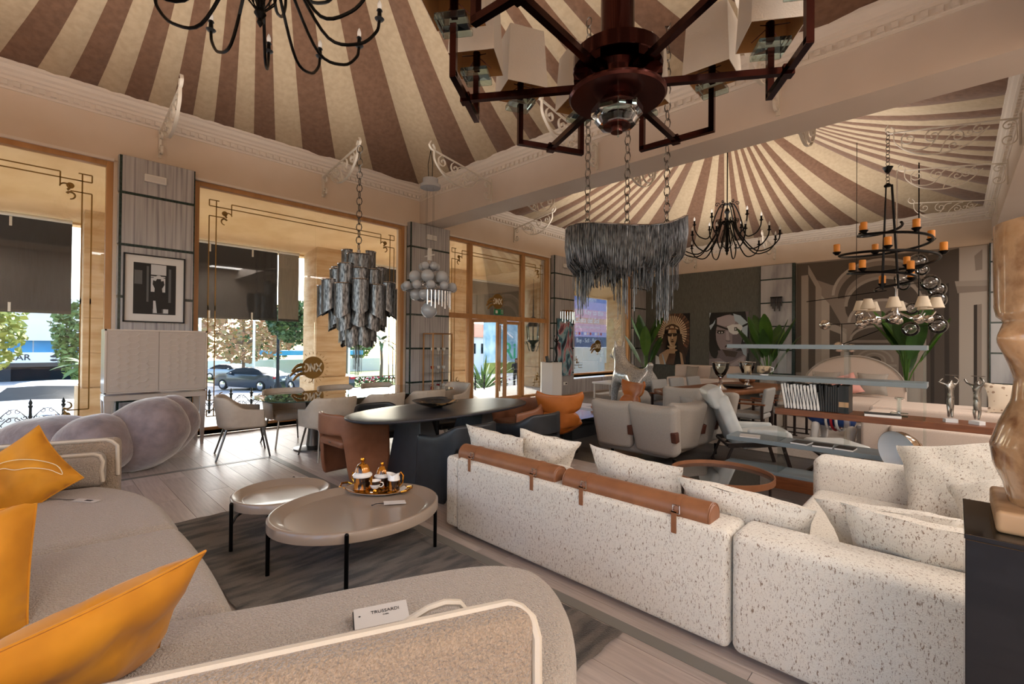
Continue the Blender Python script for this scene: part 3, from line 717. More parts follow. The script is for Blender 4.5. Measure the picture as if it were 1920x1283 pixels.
def buildings():
    x = -65
    t = thing('shop_building', 'white corner building with a blue glass storey and bar sign', 'building', (x, 0, -2.5))
    MB().b2((-8, -14, 0), (0, 7, 8.2)).build('wall', 'wall_white', t, smooth=False)
    MB().b2((0, -14, 3.9), (.5, 7, 5.3)).build('parapet', 'wall_white', t, smooth=False)
    for k in range(6): MB().b2((.02, -6.0+k*2.1, 2.75), (.10, -4.0+k*2.1, 4.9)).build('window', 'glass_blue', t, smooth=False)
    MB().b2((.1, -14, 1.75), (.5, 3.1, 2.75)).build('shop_sign', 'sign_white', t, smooth=False); text('R  BAR', .8, 'sign_ink', t, (.53, -1.1, 2.25), bold=.01)
    for sy in (1.7,): MB().sphere((.52, sy, 2.35), .3, sx=.1, sz=.4).sphere((.52, sy, 1.98), .3, sx=.1, sz=.4).build('sign_emblem', 'sign_ink', t)
    MB().b2((.05, -14, .0), (.2, 3.0, 1.5)).build('shop_front', 'car_glass', t, smooth=False); MB().b2((.1, -14, 1.35), (.6, 3.0, 1.75)).build('awning', 'dark_grey', t, smooth=False)
    MB().b2((.2, -2.0, 0), (.3, -1.2, 1.6)).build('pillar', 'sign_ink', t, smooth=False)
    for y in (-3.2, 1.6): o = MB().b2((0, y, 6.2), (.08, y+.9, 7.2)).build('window', 'car_glass', t, smooth=False)
    t = thing('white_house', 'white house with a tiled roof behind the yucca', 'building', (-38, 36, -1.8), R(10))
    MB().b2((-4, -5, 0), (0, 5, 4.2)).b2((0, -1, 0), (1.6, 4, 2.9)).build('wall', 'wall_white', t, smooth=False)
    MB().add([(-4.5, -5.4, 4.0), (.5, -5.4, 4.0), (.5, 5.4, 4.0), (-4.5, 5.4, 4.0), (-2, -5.4, 5.6), (-2, 5.4, 5.6)], [(0, 1, 4), (1, 2, 5, 4), (2, 3, 5), (3, 0, 4, 5), (0, 3, 2, 1)]).build('roof', 'roof_tile', t, smooth=False)
    for y in (-3.2, -1.6): MB().b2((0, y, 2.2), (.06, y+.6, 3.3)).build('window', 'car_glass', t, smooth=False)
    t = thing('canopy', 'blue canopy roof far across the roundabout', 'canopy', (-52, 22, zs(-52)))
    MB().b2((-2, -5, 2.2), (2, 5, 2.7)).build('roof', 'glass_blue', t, smooth=False)
    for y in (-4, 0, 4): MB().cyl((0, y, 0), (0, y, 2.2), .1, n=8).build('post', 'wall_white', t)
    t = thing('garden_wall', 'long pale wall far behind the dark coupe', 'wall', (-55, 22, zs(-55))); MB().b2((0, -12, 0), (.3, 10, 1.7)).build('wall', 'wall_white', t, smooth=False)
buildings()
def street_bits():
    t = thing('lamp_post', 'dark iron street lamp post beside the coupe', 'lamp post', (-24.3, 8.55, zs(-24.3))); m = MB().lathe([(.28, 0), (.28, .1), (.2, .25), (.2, .55), (.1, .75), (.075, 1.2), (.06, 4.2), (0, 4.3)], n=12); m.build('pole', 'iron_black', t); MB().lathe([(.1, 4.0), (.2, 4.1), (.1, 4.25), (.02, 4.4)], n=10).build('lamp_head', 'iron_black', t)
    for x, y, lab in ((-34.5, 7.45, 'tall white flagpole left of the rusty tree'), (-34.4, 10.55, 'tall white flagpole right of the rusty tree'), (-36, 18.2, 'tall white pole left of the palm clump')):
        t = thing('flagpole', lab, 'pole', (x, y, zs(x))); MB().lathe([(.09, 0), (.06, 9), (0, 9.05)], n=8).build('pole', 'sign_white', t); MB().lathe([(.2, 0), (.2, .1), (.09, .12)], n=8).build('foot', 'dark_grey', t)
    for x, y, r, m_, lab in ((-33, 16.35, .42, 'sign_white', 'round pale traffic sign on the roundabout'), (-36, 14.9, .42, 'tail_red', 'red traffic sign far left of the palms')):
        t = thing('traffic_sign', lab, 'sign', (x, y, zs(x))); MB().cyl((0, 0, 0), (0, 0, 2.2), .035, n=8).build('pole', 'chrome', t); MB().lathe([(r, -.01), (r, .01)], (0.05, 0, 1.9), 20, M=Matrix.Rotation(PI/2, 3, 'Y')).build('sign_disc', m_, t)
    # white box van
    t = thing('box_van', 'white box van parked below the advertising hoarding', 'van', (-14.6, 22, -1.0))
    MB().b2((-2, -3.4, .35), (0, 4.2, 2.36)).build('cargo_box', 'car_white', t, smooth=False, bevel=.04); m = MB()
    for y in (.9, 1.0): m.b2((0, y, .4), (.015, y+.02, 2.3))
    m.b2((0, -3.4, 1.15), (.012, 4.2, 1.17)); m.b2((0, -3.4, .98), (.02, 4.2, 1.0)); m.build('panel_seams', 'white_plastic', t, smooth=False)
    for y in (-2.2, 2.9): MB().lathe([(0, -.12), (.34, -.12), (.36, 0), (.34, .12), (0, .12)], (-.15, y, .36), 16, M=Matrix.Rotation(PI/2, 3, 'Y')).build('wheel', 'tyre', t)
    MB().b2((0, 3.0, 1.3), (.02, 3.5, 1.7)).build('fuel_flap', 'white_plastic', t, smooth=False)
    # advertising hoarding
    t = thing('advertising_hoarding', 'sunset coloured property advertisement seen through the far window', 'billboard', (-17.0, 22.75, 1.0)); t.scale = (1, 1.05, 1.05)
    m = MB()
    bands = [(0, .95, 'ad_dusk'), (.95, 1.25, 'ad_lilac'), (1.25, 1.75, 'ad_pink'), (1.75, 2.1, 'ad_orange'), (2.1, 2.6, 'ad_pink'), (2.6, 3.1, 'ad_lilac'), (3.1, 3.75, 'ad_blue')]
    for i, (a, b, n) in enumerate(bands): m.mi(i).b2((-.05, 0, a), (.0, 4.0, b))
    m.build('panel', [b[2] for b in bands], t, smooth=False)
    text('PROPERTY', .30, 'sign_white', t, (.01, 2.1, 3.2)); text('Your Key to the', .48, 'sign_white', t, (.01, 2.0, 2.45), bold=.006); text('Costa del Sol', .48, 'sign_white', t, (.01, 1.85, 1.95), bold=.006); text('INTERNATIONAL REAL ESTATE', .19, 'sign_white', t, (.01, 1.9, 1.52)); text('Buy - Sell - Rent', .36, 'sign_white', t, (.01, 1.9, .72)); text('+34 630 10 02 70 - +34 608 70 73 30', .15, 'sign_white', t, (.01, 1.9, .16))
    for i in range(11): MB().lathe([(.09, 0), (.09, .015)], (.0, .45+i*.29, 1.14), 10, M=Matrix.Rotation(PI/2, 3, 'Y')).build('flag_icon', ('sign_white', 'ad_orange', 'tail_red', 'ad_blue')[i % 4], t)
    for y in (.3, 3.7): MB().b2((-.2, y-.06, -2), (-.08, y+.06, 3.6)).build('post', 'dark_grey', t, smooth=False)
    t = thing('blank_hoarding', 'plain pale blue board right of the property advertisement', 'billboard', (-17.0, 27.4, 1.3)); MB().b2((-.05, 0, 0), (0, 1.9, 2.1)).build('panel', mat('pale_blue', '#c9d7e2', .6), t, smooth=False); MB().b2((-.15, .8, -2.4), (-.06, 1.0, 0)).build('post', 'dark_grey', t, smooth=False)
    # green lettered board
    t = thing('banner_board', 'pale blue printed board with green letters behind the door', 'billboard', (-21, 20.6, -1.0)); MB().b2((-.05, -1.2, .6), (0, 3.2, 4.3)).build('panel', mat('pale_aqua', '#b5d3dd', .6, c2='#6d9fb5', scale=1.2), t, smooth=False)
    MB().b2((0, -1.2, .6), (.02, 3.2, 1.3)).build('lower_band', 'grass', t, smooth=False)
    text('Ri', 1.5, 'green_print', t, (.01, 1.1, 2.0), bold=.02); text('S', .9, 'car_glass', t, (.01, 2.0, 3.5)); MB().bar((.01, .2, 3.6), (.01, 1.4, 4.2), .1, .01, up=(1, 0, 0)).bar((.01, .2, 3.6), (.01, 1.4, 2.9), .1, .01, up=(1, 0, 0)).build('chevron', 'sign_white', t, smooth=False)
    # entrance lantern
    t = thing('porch_lantern', 'black iron lantern with glass panes hanging outside the entrance', 'lantern', (-10.8, 12.35, 1.2))
    MB().lathe([(.02, 1.9), (.03, 1.28), (.10, 1.22), (.16, 1.05), (.25, .95), (.25, .92)], n=8).build('cap', 'dark_grey', t); m = MB()
    for k in range(8): a = 2*PI*k/8; m.cyl((.2*cos(a), .2*sin(a), .42), (.24*cos(a), .24*sin(a), .95), .012, n=5)
    m.lathe([(.21, .40), (.23, .42), (.21, .44)], n=16); m.build('cage', 'iron_black', t)
    m = MB()
    for k in range(4):
        a = 2*PI*k/4+.4; m.tube([((.24-.03*q)*cos(a), (.24-.03*q)*sin(a), .38-.09*q+.03*sin(q*2)) for q in range(5)], .015, 5); m.tube([(c*cos(a)+.0, c*sin(a), z) for c, z in spiral(.28, .33, .06, 1.2, 0, 1, 10)], .01, 5)
    m.lathe([(.0, 0), (.03, .06), (.02, .12), (.10, .22), (.06, .30), (.2, .40)], n=8); m.build('finial', 'iron_black', t); MB().lathe([(.19, .44), (.22, .93)], n=8, cap=False).build('panes', 'pane', t); MB().cyl((0, 0, 1.85), (0, 0, 2.62), .008, n=6).build('chain', 'iron_black', t)
    t = thing('iron_medallion', 'round black iron medallion on the sandstone column', 'ornament', (-11.0, 13.43, 2.9)); M = Matrix.Rotation(PI/2, 3, 'Y'); m = MB().tube([(0, .3*cos(a), .3*sin(a)) for a in [2*PI*i/24 for i in range(24)]], .025, 6, closed=True); m.build('ring', 'iron_black', t); m = MB()
    for k in range(5): a = k*1.3; m.sphere((0, .14*cos(a), .14*sin(a)), .055, 8, 6)
    m.build('leaves', 'iron_black', t)
street_bits()
# ================================================================ near seating group
mat('boucle', '#b1a496', .95, c2='#a09284', scale=180, detail=2, bump=1.0, bscale=120, bdist=.014, sheen=.3)
mat('boucle_back', '#a8947f', .95, c2='#93806c', scale=150, detail=2, bump=1.0, bscale=95, bdist=.018, sheen=.3)
mat('piping', '#c9bdac', .8, bump=.3, bscale=200, bdist=.002)
mat('velvet', '#cf8a14', .75, c2='#b87608', scale=5, sheen=.12, bump=.15, bscale=9, bdist=.02)
mat('thread', '#e3cfa8', .6)
def speckle():
    m = mat('speckle', '#d3cbbe', .95, bump=.5, bscale=220, bdist=.004, sheen=.2); nt = m.node_tree; b = nt.nodes['Principled BSDF']; N = nt.nodes.new; L = nt.links.new
    tc = N('ShaderNodeTexCoord'); mix = None; src = None
    for st, sc_, lo in (((1, 1, .36), 85, .575), ((1.4, 1.4, .5), 150, .585)):
        mp = N('ShaderNodeMapping'); mp.inputs['Scale'].default_value = st; L(tc.outputs['Object'], mp.inputs[0])
        n = N('ShaderNodeTexNoise'); n.inputs['Scale'].default_value = sc_; n.inputs['Detail'].default_value = 4; n.inputs['Roughness'].default_value = .7; L(mp.outputs[0], n.inputs['Vector'])
        mr = N('ShaderNodeMapRange'); mr.inputs['From Min'].default_value = lo; mr.inputs['From Max'].default_value = lo+.06; L(n.outputs[0], mr.inputs[0])
        if src is None: src = mr.outputs[0]
        else: mx = N('ShaderNodeMath'); mx.operation = 'MAXIMUM'; L(src, mx.inputs[0]); L(mr.outputs[0], mx.inputs[1]); src = mx.outputs[0]
    c = N('ShaderNodeMix'); c.data_type = 'RGBA'; c.inputs[6].default_value = C('#d3cbbe'); c.inputs[7].default_value = C('#85705f'); L(src, c.inputs[0]); L(c.outputs[2], b.inputs['Base Color'])
speckle()
mat('leather_tan', '#8a5a3b', .42, c2='#7f5135', scale=9, bump=.08, bscale=160, bdist=.002)
mat('lacquer_taupe', '#8f7f70', .28, coat=.3)
mat('rug', '#776b60', .95, c2='#2f2822', scale=2.2, detail=9, mix=(.42, .60), stretch=(5, 1.3, 1), bump=1.0, bscale=90, bdist=.012, sheen=.3)
mat('porcelain', '#e9e6e0', .12, coat=.5)
mat('gilt', '#c98a2c', .18, 1)
mat('gilt_stripe', '#b4701c', .2, .35, c2='#2a1608', scale=26, detail=3, stretch=(1, 1, .35), mix=(.46, .54), coat=.5)
mat('card', '#c9c4bf', .6); mat('ink', '#26252a', .6)
mat('plush', '#8a7a78', .9, c2='#6f6060', scale=7, detail=5, sheen=1.0, bump=.35, bscale=16, bdist=.02)
mat('cab_lacquer', '#b5aaa0', .3, coat=.3); mat('cab_edge', '#c4bbb2', .3, .2)
mat('granite', '#040405', .05, c2='#0b0b0d', scale=220)
mat('onyx', '#a57a52', .16, c2='#74492a', scale=13, detail=8, mix=(.3, .72), coat=.6, c3='#b8926c')
mat('pale_wood', '#b08f6c', .5, c2='#9d7a56', scale=8, stretch=(1, 6, 1))

def beige_sofa():
    t = thing('boucle_sofa', 'beige boucle corner sofa with pale piped edges in the foreground', 'sofa')
    def quad(bl, br, fr, fl, rnd):
        h = (.7, .55, .1625); bl, br, fr, fl = map(Vector, (bl, br, fr, fl))
        def fn(p):
            s = (p[0]/h[0]+1)/2; q = (p[1]/h[1]+1)/2; e = (bl+(br-bl)*s)*(1-q)+(fl+(fr-fl)*s)*q
            bulge = .02*sin(PI*max(0, min(1, s)))*sin(PI*max(0, min(1, q)))
            return (e.x, e.y-rnd*(1-s)**4*q*q+.02*sin(PI*s)*q, p[2]+.2625+(bulge if p[2] > 0 else 0))
        MB().soft(h, .085, 5, 10, fn).build('seat', 'boucle', t, ang=180)
    quad((-4.78, -.5), (-3.375, -.5), (-3.305, .635), (-4.60, .60), .26); quad((-3.37, -.5), (-2.62, -.5), (-2.12, .60), (-3.300, .635), 0)
    o = Vector((-1.42, .17)); d = Vector((.41, .912)); n = Vector((-.912, .41))
    W = lambda a, b: tuple(o+d*a+n*b)
    P = cbez([W(-1.25, -.14), W(-.4, -.17), W(.5, -.18), W(1.05, -.14), W(1.27, .08), W(1.40, .42), W(1.37, .70), W(1.10, .84), W(.5, .84), W(.25, .83), W(-.5, .84), W(-1.25, .82)], 6)
    MB().pad(P if sum((P[i][0]-P[i-1][0])*(P[i][1]+P[i-1][1]) for i in range(len(P))) < 0 else P[::-1], .10, .425, .085, 5, 0).build('seat', 'boucle', t, ang=180)
    # near backrest: soft panel along d, its outer face towards the camera
    M = Matrix(((d.x, n.x, 0, o.x), (d.y, n.y, 0, o.y), (0, 0, 1, 0), (0, 0, 0, 1)))
    def panel(a0, a1, b0, b1, z0, z1, r, mats, nm, bow=0):
        h = ((a1-a0)/2, (b1-b0)/2, (z1-z0)/2); cx, cy, cz = (a0+a1)/2, (b0+b1)/2, (z0+z1)/2
        return MB().soft(h, r, 4, 6, lambda p: (p[0]+cx, p[1]+cy+bow*(p[0]/h[0])**2, p[2]+cz), M=M).build(nm, mats, t, ang=180)
    panel(-1.2, 1.0, -.17, -.035, .12, .725, .045, 'boucle_back', 'backrest')
    panel(-1.1, .84, -.03, .09, .40, .665, .05, 'boucle', 'back_cushion')
    def pipe(pts, r=.014): MB().tube([M @ Vector(p) for p in pts], r, 6).build('piping', 'piping', t)
    top = [(a, -.075, .722) for a in [-1.1+2.04*i/14 for i in range(15)]]+[(.95, -.08, .722), (.975, -.10, .716), (.995, -.135, .70), (1.0, -.160, .66), (1.0, -.165, .5), (1.0, -.165, .2)]
    pipe(top)
    pipe([(.62, .0, .67), (.67, .0, .695), (.72, .0, .715), (.77, .0, .722), (.815, .0, .712), (.84, .0, .68), (.845, .0, .60)], .010)
    # far arm and rear backrest of the other wing
    o2 = Vector((-4.70, .49)); d2 = Vector((-.30, -.954)); n2 = Vector((.954, -.30)); M = Matrix(((d2.x, n2.x, 0, o2.x), (d2.y, n2.y, 0, o2.y), (0, 0, 1, 0), (0, 0, 0, 1)))
    panel(0, 1.15, -.14, -.01, .12, .735, .05, 'boucle_back', 'armrest'); panel(.06, 1.05, 0, .13, .40, .655, .06, 'boucle', 'arm_cushion')
    pipe([(a, -.02, .73) for a in [1.1-1.02*i/10 for i in range(11)]]+[(.045, -.02, .715), (.012, -.02, .68), (.006, -.02, .45)]); pipe([(a, .115, .65) for a in [1.0-.88*i/10 for i in range(11)]]+[(.085, .115, .635), (.066, .115, .59), (.075, .115, .52), (.066, .115, .44)])
    M = Matrix.Identity(4); panel(-5.05, -1.7, -.80, -.56, .12, .72, .06, 'boucle', 'backrest'); panel(-4.75, -2.6, -.56, -.36, .42, .68, .08, 'boucle', 'back_cushion')
    for x, y in ((-4.55, .2), (-2.6, .3), (-3.4, -.35), (-1.25, 1.2), (-1.75, 1.1)): MB().cyl((x, y, 0), (x, y, .11), .025, n=10).build('foot', 'black_metal', t)
    return t
beige_sofa()

def cushion(name, lab, c, w, h, th, yaw, tilt, spin, m, group=None, cat='cushion', wr=.02, seed=0, pinch=.1, n=14, ex=.42, seam=None):
    t = thing(name, lab, cat, c, 0, group)
    M = Matrix.Rotation(R(yaw), 4, 'Z') @ Matrix.Rotation(R(90-tilt), 4, 'X') @ Matrix.Rotation(R(spin), 4, 'Z')
    mb = MB().pillow(w, h, th, n, pinch, wr, seed, M=M, ex=ex); o = mb.build('cover', m, t, ang=180); weld(o)
    if seam:
        pts = []
        for k in range(4):
            for i in range(10):
                u = -1+2*i/10; q = [(u, -1), (1, u), (-u, 1), (-1, -u)][k]; pts.append(M @ Vector((w/2*q[0]*(1-pinch*(1-q[1]**2)), h/2*q[1]*(1-pinch*(1-q[0]**2)), 0)))
        MB().tube(pts, .005, 5, closed=True).build('seam', seam, t)
    return t, M
t, M = cushion('velvet_cushion', 'mustard velvet cushion with an embroidered hound against the far arm', (-4.40, -.03, .60), .48, .48, .2, 62, 20, 40, 'velvet', 'mustard velvet cushions', seed=3, wr=.03, seam='velvet')
def hound(M):
    P = [(-.17, .0), (-.06, .07), (.0, .06), (.04, .01), (.10, -.03), (.16, -.10), (.19, -.17), (.20, -.10), (.15, -.01), (.08, .06), (.0, .10), (-.08, .09), (-.17, .0)]
    q = []
    for p in bez([(a, b, 0) for a, b in P], 4):
        u, v = p.x/.27, p.y/.27; e = max(0, (1-u*u)*(1-v*v)); q.append(M @ Vector((p.x, p.y, .1*e**.42+.020)))
    return q
MB().tube(hound(M), .0025, 4).build('embroidery', 'thread', t)
cushion('velvet_cushion', 'plump mustard velvet cushion at the left edge of the sofa', (-2.64, -.25, .61), .56, .48, .34, 72, 14, 2, 'velvet', 'mustard velvet cushions', seed=8, wr=.05, ex=.32, pinch=.03, seam='velvet')
cushion('velvet_cushion', 'large mustard velvet cushion leaning on the nearest backrest', (-1.78, .09, .605), .60, .46, .17, 114.2+180, 33, -3, 'velvet', 'mustard velvet cushions', seed=5, wr=.035, ex=.4, seam='velvet')
def tags():
    o = Vector((-1.42, .17)); d = Vector((.41, .912)); n = Vector((-.912, .41)); a = math.atan2(d.y, d.x)
    p = o+d*.64+n*.47; t = thing('swatch_card', 'grey printed sample card lying on the near sofa seat', 'card', (p.x, p.y, .455), a)
    M = Matrix.Rotation(R(14), 4, 'X')
    MB().box((0, 0, 0), (.20, .105, .004), M=M.to_3x3()).build('card', 'card', t, smooth=False); MB().box((-.004, -.004, -.006), (.20, .105, .004), M=M.to_3x3()).build('card', 'dark_grey', t, smooth=False)
    text('TRUSSARDI', .021, 'ink', t, (0, 0, 0), face=Matrix.Rotation(R(14), 4, 'X') @ Matrix.Translation((.015, .018, .003)), ext=.0004); text('CASA', .009, 'ink', t, (0, 0, 0), face=Matrix.Rotation(R(14), 4, 'X') @ Matrix.Translation((.015, .0, .003)), ext=.0004)
    MB().lathe([(.004, 0), (.004, .001)], (-.08, .01, .005), 8).build('punch_hole', 'ink', t)
    t = thing('price_tag', 'small grey paper tag on a cord on the far seat', 'tag', (-4.12, .27, .445), R(35)); MB().box((0, 0, 0), (.17, .05, .003)).build('card', 'card', t, smooth=False); MB().box((.02, 0, .002), (.05, .02, .001)).build('print', 'ink', t, smooth=False); MB().tube([(-.08, 0, 0), (-.13, -.02, .004), (-.2, -.01, .0), (-.26, -.05, .01)], .002, 4).build('cord', 'ink', t)
    t = thing('price_tag', 'grey folded paper tag on the larger coffee table', 'tag', (-2.86, 1.80, .372), R(64)); MB().box((0, 0, 0), (.15, .065, .004), M=Matrix.Rotation(R(3), 3, 'Y')).build('card', 'card', t, smooth=False); MB().tube([(-.075, 0, .002), (-.10, -.015, .008), (-.13, .0, .003), (-.15, -.02, .003)], .003, 5).build('cord', 'ink', t); MB().sphere((-.155, -.022, .004), .005, 6, 4).build('bead', 'ink', t)
tags()
def rug():
    t = thing('rug', 'dark brown silky rug with worn paler streaks under the coffee tables', 'rug', (-2.9, 1.47, 0), 0)
    pts = [(-1.70, -.66), (1.65, -.66), (1.66, .665), (-1.68, .67)]
    m = MB().grid(lambda u, v: (-1.68+3.34*u+.006*sin(v*40), -.66+1.325*v+.004*sin(u*90), .016+.003*noise.noise(Vector((u*25, v*10, 0)))), 60, 26)
    m.b2((-1.66, -.64, .001), (1.64, .645, .014)); m.build('pile', 'rug', t)
rug()
def coffee_table(lab, c, ax, ay, z, legs, rz=0):
    t = thing('coffee_table', lab, 'table', (c[0], c[1], .0), rz, 'round taupe coffee tables'); r = ax; s = ay/ax
    prof = [(.001, z-.075), (r-.02, z-.075), (r, z-.065), (r, z-.008), (r-.008, z), (r-.018, z), (r-.075, z-.038), (r-.085, z-.040), (.001, z-.040)]
    MB().lathe(prof, n=64, sy=s).build('top', 'lacquer_taupe', t, ang=50)
    for (x, y) in legs:
        a = math.atan2(y, x); ex, ey = cos(a), sin(a); L = MB().cyl((x, y, .018), (x, y, z-.012), .013, n=10); L.sphere((x, y, z-.012), .013, 8, 5)
        L.tube([(x, y, z-.16), (x-ex*.03, y-ey*.03, z-.11), (x-ex*.09, y-ey*.09, z-.08), (x-ex*.16, y-ey*.16, z-.078)], .009, 6); L.build('leg', 'black_metal', t)
    return t
coffee_table('larger oval taupe lacquer coffee table carrying the tea tray', (-2.93, 1.56), .462, .560, .40, [(.43, -.24), (-.16, -.52), (.14, .52), (-.43, .22)], R(-6))
coffee_table('smaller round taupe lacquer coffee table tucked behind the larger one', (-3.74, 1.36), .345, .345, .36, [(.05, -.36), (-.30, .2), (.28, .2)])
def tea_set():
    zt = .362; rz = R(35); o = Vector((-3.20, 1.85))
    t = thing('serving_tray', 'oval porcelain tray with gilt rim and wood grain centre', 'tray', (o.x, o.y, zt), rz)
    MB().lathe([(.001, .002), (.17, .002), (.20, .012), (.235, .022), (.238, .026), (.232, .028), (.185, .012), (.001, .010)], n=40, sy=.66).build('dish', 'porcelain', t); MB().lathe([(.001, .0145), (.182, .0145), (.184, .013)], n=40, sy=.66).build('centre_print', 'gilt_stripe', t); MB().tube([(.237*cos(a), .237*.66*sin(a), .028) for a in [2*PI*i/48 for i in range(48)]], .003, 5, closed=True).build('gilt_rim', 'gilt', t)
    for s in (-1, 1): MB().tube([(s*.225, -.06, .026), (s*.265, -.06, .036), (s*.285, 0, .045), (s*.265, .06, .036), (s*.225, .06, .026)], .008, 6).build('handle', 'gilt', t)
    def at(x, y): v = Matrix.Rotation(rz, 2) @ Vector((x, y)); return (o.x+v.x, o.y+v.y, zt+.0155)
    def pot(nm, lab, p, s, spout, cat):
        k = thing(nm, lab, cat, p, rz); S = lambda pr: [(a*s, b*s) for a, b in pr]
        MB().lathe(S([(.001, 0), (.062, 0), (.066, .008), (.062, .014), (.064, .095), (.072, .10)]), n=28).build('body', 'gilt_stripe', k); MB().lathe(S([(.072, .10), (.074, .112), (.066, .122), (.052, .13), (.052, .14)]), n=28).build('shoulder', 'porcelain', k); MB().lathe(S([(.058, .136), (.056, .142), (.05, .165), (.036, .188), (.018, .20), (.001, .202)]), n=24).build('lid', 'gilt_stripe', k); MB().lathe(S([(.007, .2), (.007, .208), (.016, .216), (.018, .226), (.012, .238), (.001, .241)]), n=14).build('knob', 'gilt', k); MB().tube([(.065*s*cos(a), .065*s*sin(a), .009*s) for a in [2*PI*i/28 for i in range(28)]], .003*s, 5, closed=True).build('gilt_foot', 'gilt', k)
        if spout:
            MB().tube([Vector(q)*s for q in [(.055, -.03, .02), (.085, -.05, .03), (.095, -.055, .06), (.098, -.057, .10), (.105, -.062, .118)]], [.012*s, .013*s, .011*s, .009*s, .008*s], 8).build('spout', 'gilt', k)
            MB().tube([Vector(q)*s for q in [(-.06, .02, .10), (-.10, .04, .11), (-.11, .045, .07), (-.07, .025, .03)]], .007*s, 6).build('handle', 'gilt', k)
        else:
            for q in (-1, 1): MB().tube([Vector((q*.066, 0, .085))*s, Vector((q*.09, 0, .08))*s, Vector((q*.085, 0, .05))*s, Vector((q*.066, 0, .045))*s], .005*s, 6).build('handle', 'gilt', k)
    pot('teapot', 'lidded teapot with gilt wood grain stripes and golden spout', at(-.105, -.015), 1.0, True, 'teapot'); pot('sugar_bowl', 'lidded striped sugar bowl behind the teacup', at(.02, .062), .80, False, 'bowl')
    p = at(.135, .02); k = thing('creamer', 'striped cream jug with pouring lip at the right of the tray', 'jug', p, rz)
    MB().lathe([(.001, 0), (.042, 0), (.045, .006), (.043, .012), (.046, .075)], n=24).build('body', 'gilt_stripe', k); MB().grid(lambda u, v: ((.046-.012*v+.012*v*v)*cos(2*PI*u)-(.018*v*max(0, cos(2*PI*u+PI))**3), (.046-.010*v)*sin(2*PI*u), .075+.035*v+.02*v*abs(cos(2*PI*u))), 28, 5, cu=True).build('neck', 'porcelain', k); MB().tube([(.036, 0, .10), (.055, 0, .135), (.075, 0, .11), (.07, 0, .06), (.045, 0, .03)], .006, 6).build('handle', 'gilt', k)
    p = at(.02, -.062); k = thing('saucer', 'gilt edged wood grain saucer under the teacup', 'saucer', p, rz); MB().lathe([(.001, 0), (.035, 0), (.07, .01), (.072, .012), (.035, .005), (.001, .005)], n=28).build('dish', 'gilt_stripe', k); MB().tube([(.071*cos(a), .071*sin(a), .011) for a in [2*PI*i/28 for i in range(28)]], .002, 5, closed=True).build('gilt_rim', 'gilt', k)
    k = thing('teacup', 'white porcelain teacup with striped gilt band', 'cup', (p[0], p[1], p[2]+.006), rz); MB().lathe([(.001, .018), (.02, .02), (.034, .035), (.041, .055)], n=24, cap=False).build('bowl', 'porcelain', k); MB().lathe([(.041, .055), (.046, .08), (.0445, .08), (.039, .055)], n=24, cap=False).build('striped_band', 'gilt_stripe', k); MB().lathe([(.001, 0), (.02, 0), (.014, .008), (.013, .02)], n=16).build('foot', 'gilt', k); MB().tube([(.04, 0, .07), (.062, 0, .068), (.066, 0, .05), (.05, 0, .036), (.036, 0, .035)], .004, 6).build('handle', 'porcelain', k); MB().lathe([(.0435, .079), (.036, .05), (.02, .028), (.001, .026)], n=24, cap=False).build('lining', 'porcelain', k)
tea_set()

def speckled_sofa():
    t = thing('speckled_sofa', 'long cream sofa speckled with brown flecks seen from behind', 'sofa')
    def sb(nm, lo, hi, r, m='speckle'):
        h = [(b-a)/2 for a, b in zip(lo, hi)]; c = [(b+a)/2 for a, b in zip(lo, hi)]
        MB().soft(h, r, 4, 6, lambda p: (p[0]+c[0], p[1]+c[1], p[2]+c[2])).build(nm, m, t, ang=180)
    sb('backrest', (-2.83, 2.33, .035), (-.785, 2.60, .605), .035); sb('end_panel', (-2.975, 2.34, .04), (-2.835, 2.62, .595), .035); sb('backrest', (-.775, 2.33, .035), (1.25, 2.60, .612), .045)
    sb('seat', (-2.96, 2.58, .10), (-.80, 3.12, .40), .06); sb('seat', (-.78, 2.58, .10), (1.25, 4.22, .42), .07); sb('armrest', (-.80, 4.20, .10), (1.25, 4.46, .645), .06)
    for x, y in ((-2.85, 2.46), (-.90, 2.46), (-.66, 2.46), (-2.9, 3.0), (-.72, 4.35), (1.0, 2.42), (1.0, 4.35)): MB().cyl((x, y, 0), (x, y, .07), .028, n=10).build('foot', 'black_satin', t)
    for x0, x1, lab in ((-2.84, -1.87, 'tan leather bolster with buckled straps on the sofa end'), (-1.81, -.885, 'tan leather bolster with buckled straps near the sofa middle')):
        b = thing('bolster', lab, 'bolster', (x0, 2.43, .625), 0, 'leather bolsters on the sofa back'); L = x1-x0; r = .072
        mb = MB(); mb.lathe([(.001, 0), (r-.012, 0), (r, .012), (r, L-.012), (r-.012, L), (.001, L)], n=28, M=Matrix.Rotation(PI/2, 3, 'Y')); mb.build('roll', 'leather_tan', b)
        for e in (0.004, L-.004): MB().tube([(e, (r-.004)*cos(a), (r-.004)*sin(a)) for a in [2*PI*i/28 for i in range(28)]], .004, 5, closed=True).build('piping', 'leather_tan', b)
        for e in (.17, L-.17):
            s = MB(); s.lathe([(r, -.014), (r+.004, -.014), (r+.004, .014), (r, .014)], (e, 0, 0), 28, M=Matrix.Rotation(PI/2, 3, 'Y')); s.b2((e-.014, -.105, -.10), (e+.014, -.101, .012)); s.b2((e-.014, -.105, .006), (e+.014, -.06, .012)); q = s.build('strap', 'leather_tan', b)
            k = MB()
            for u, v in (((-.018, -.03), (.018, -.03)), ((.018, -.03), (.018, .012)), ((.018, .012), (-.018, .012)), ((-.018, .012), (-.018, -.03)), ((0, -.012), (0, -.03))): k.cyl((e+u[0], -.075+.0, .025+u[1]), (e+v[0], -.075, .025+v[1]), .0035, n=6)
            k.build('buckle', 'chrome', q)
speckled_sofa()
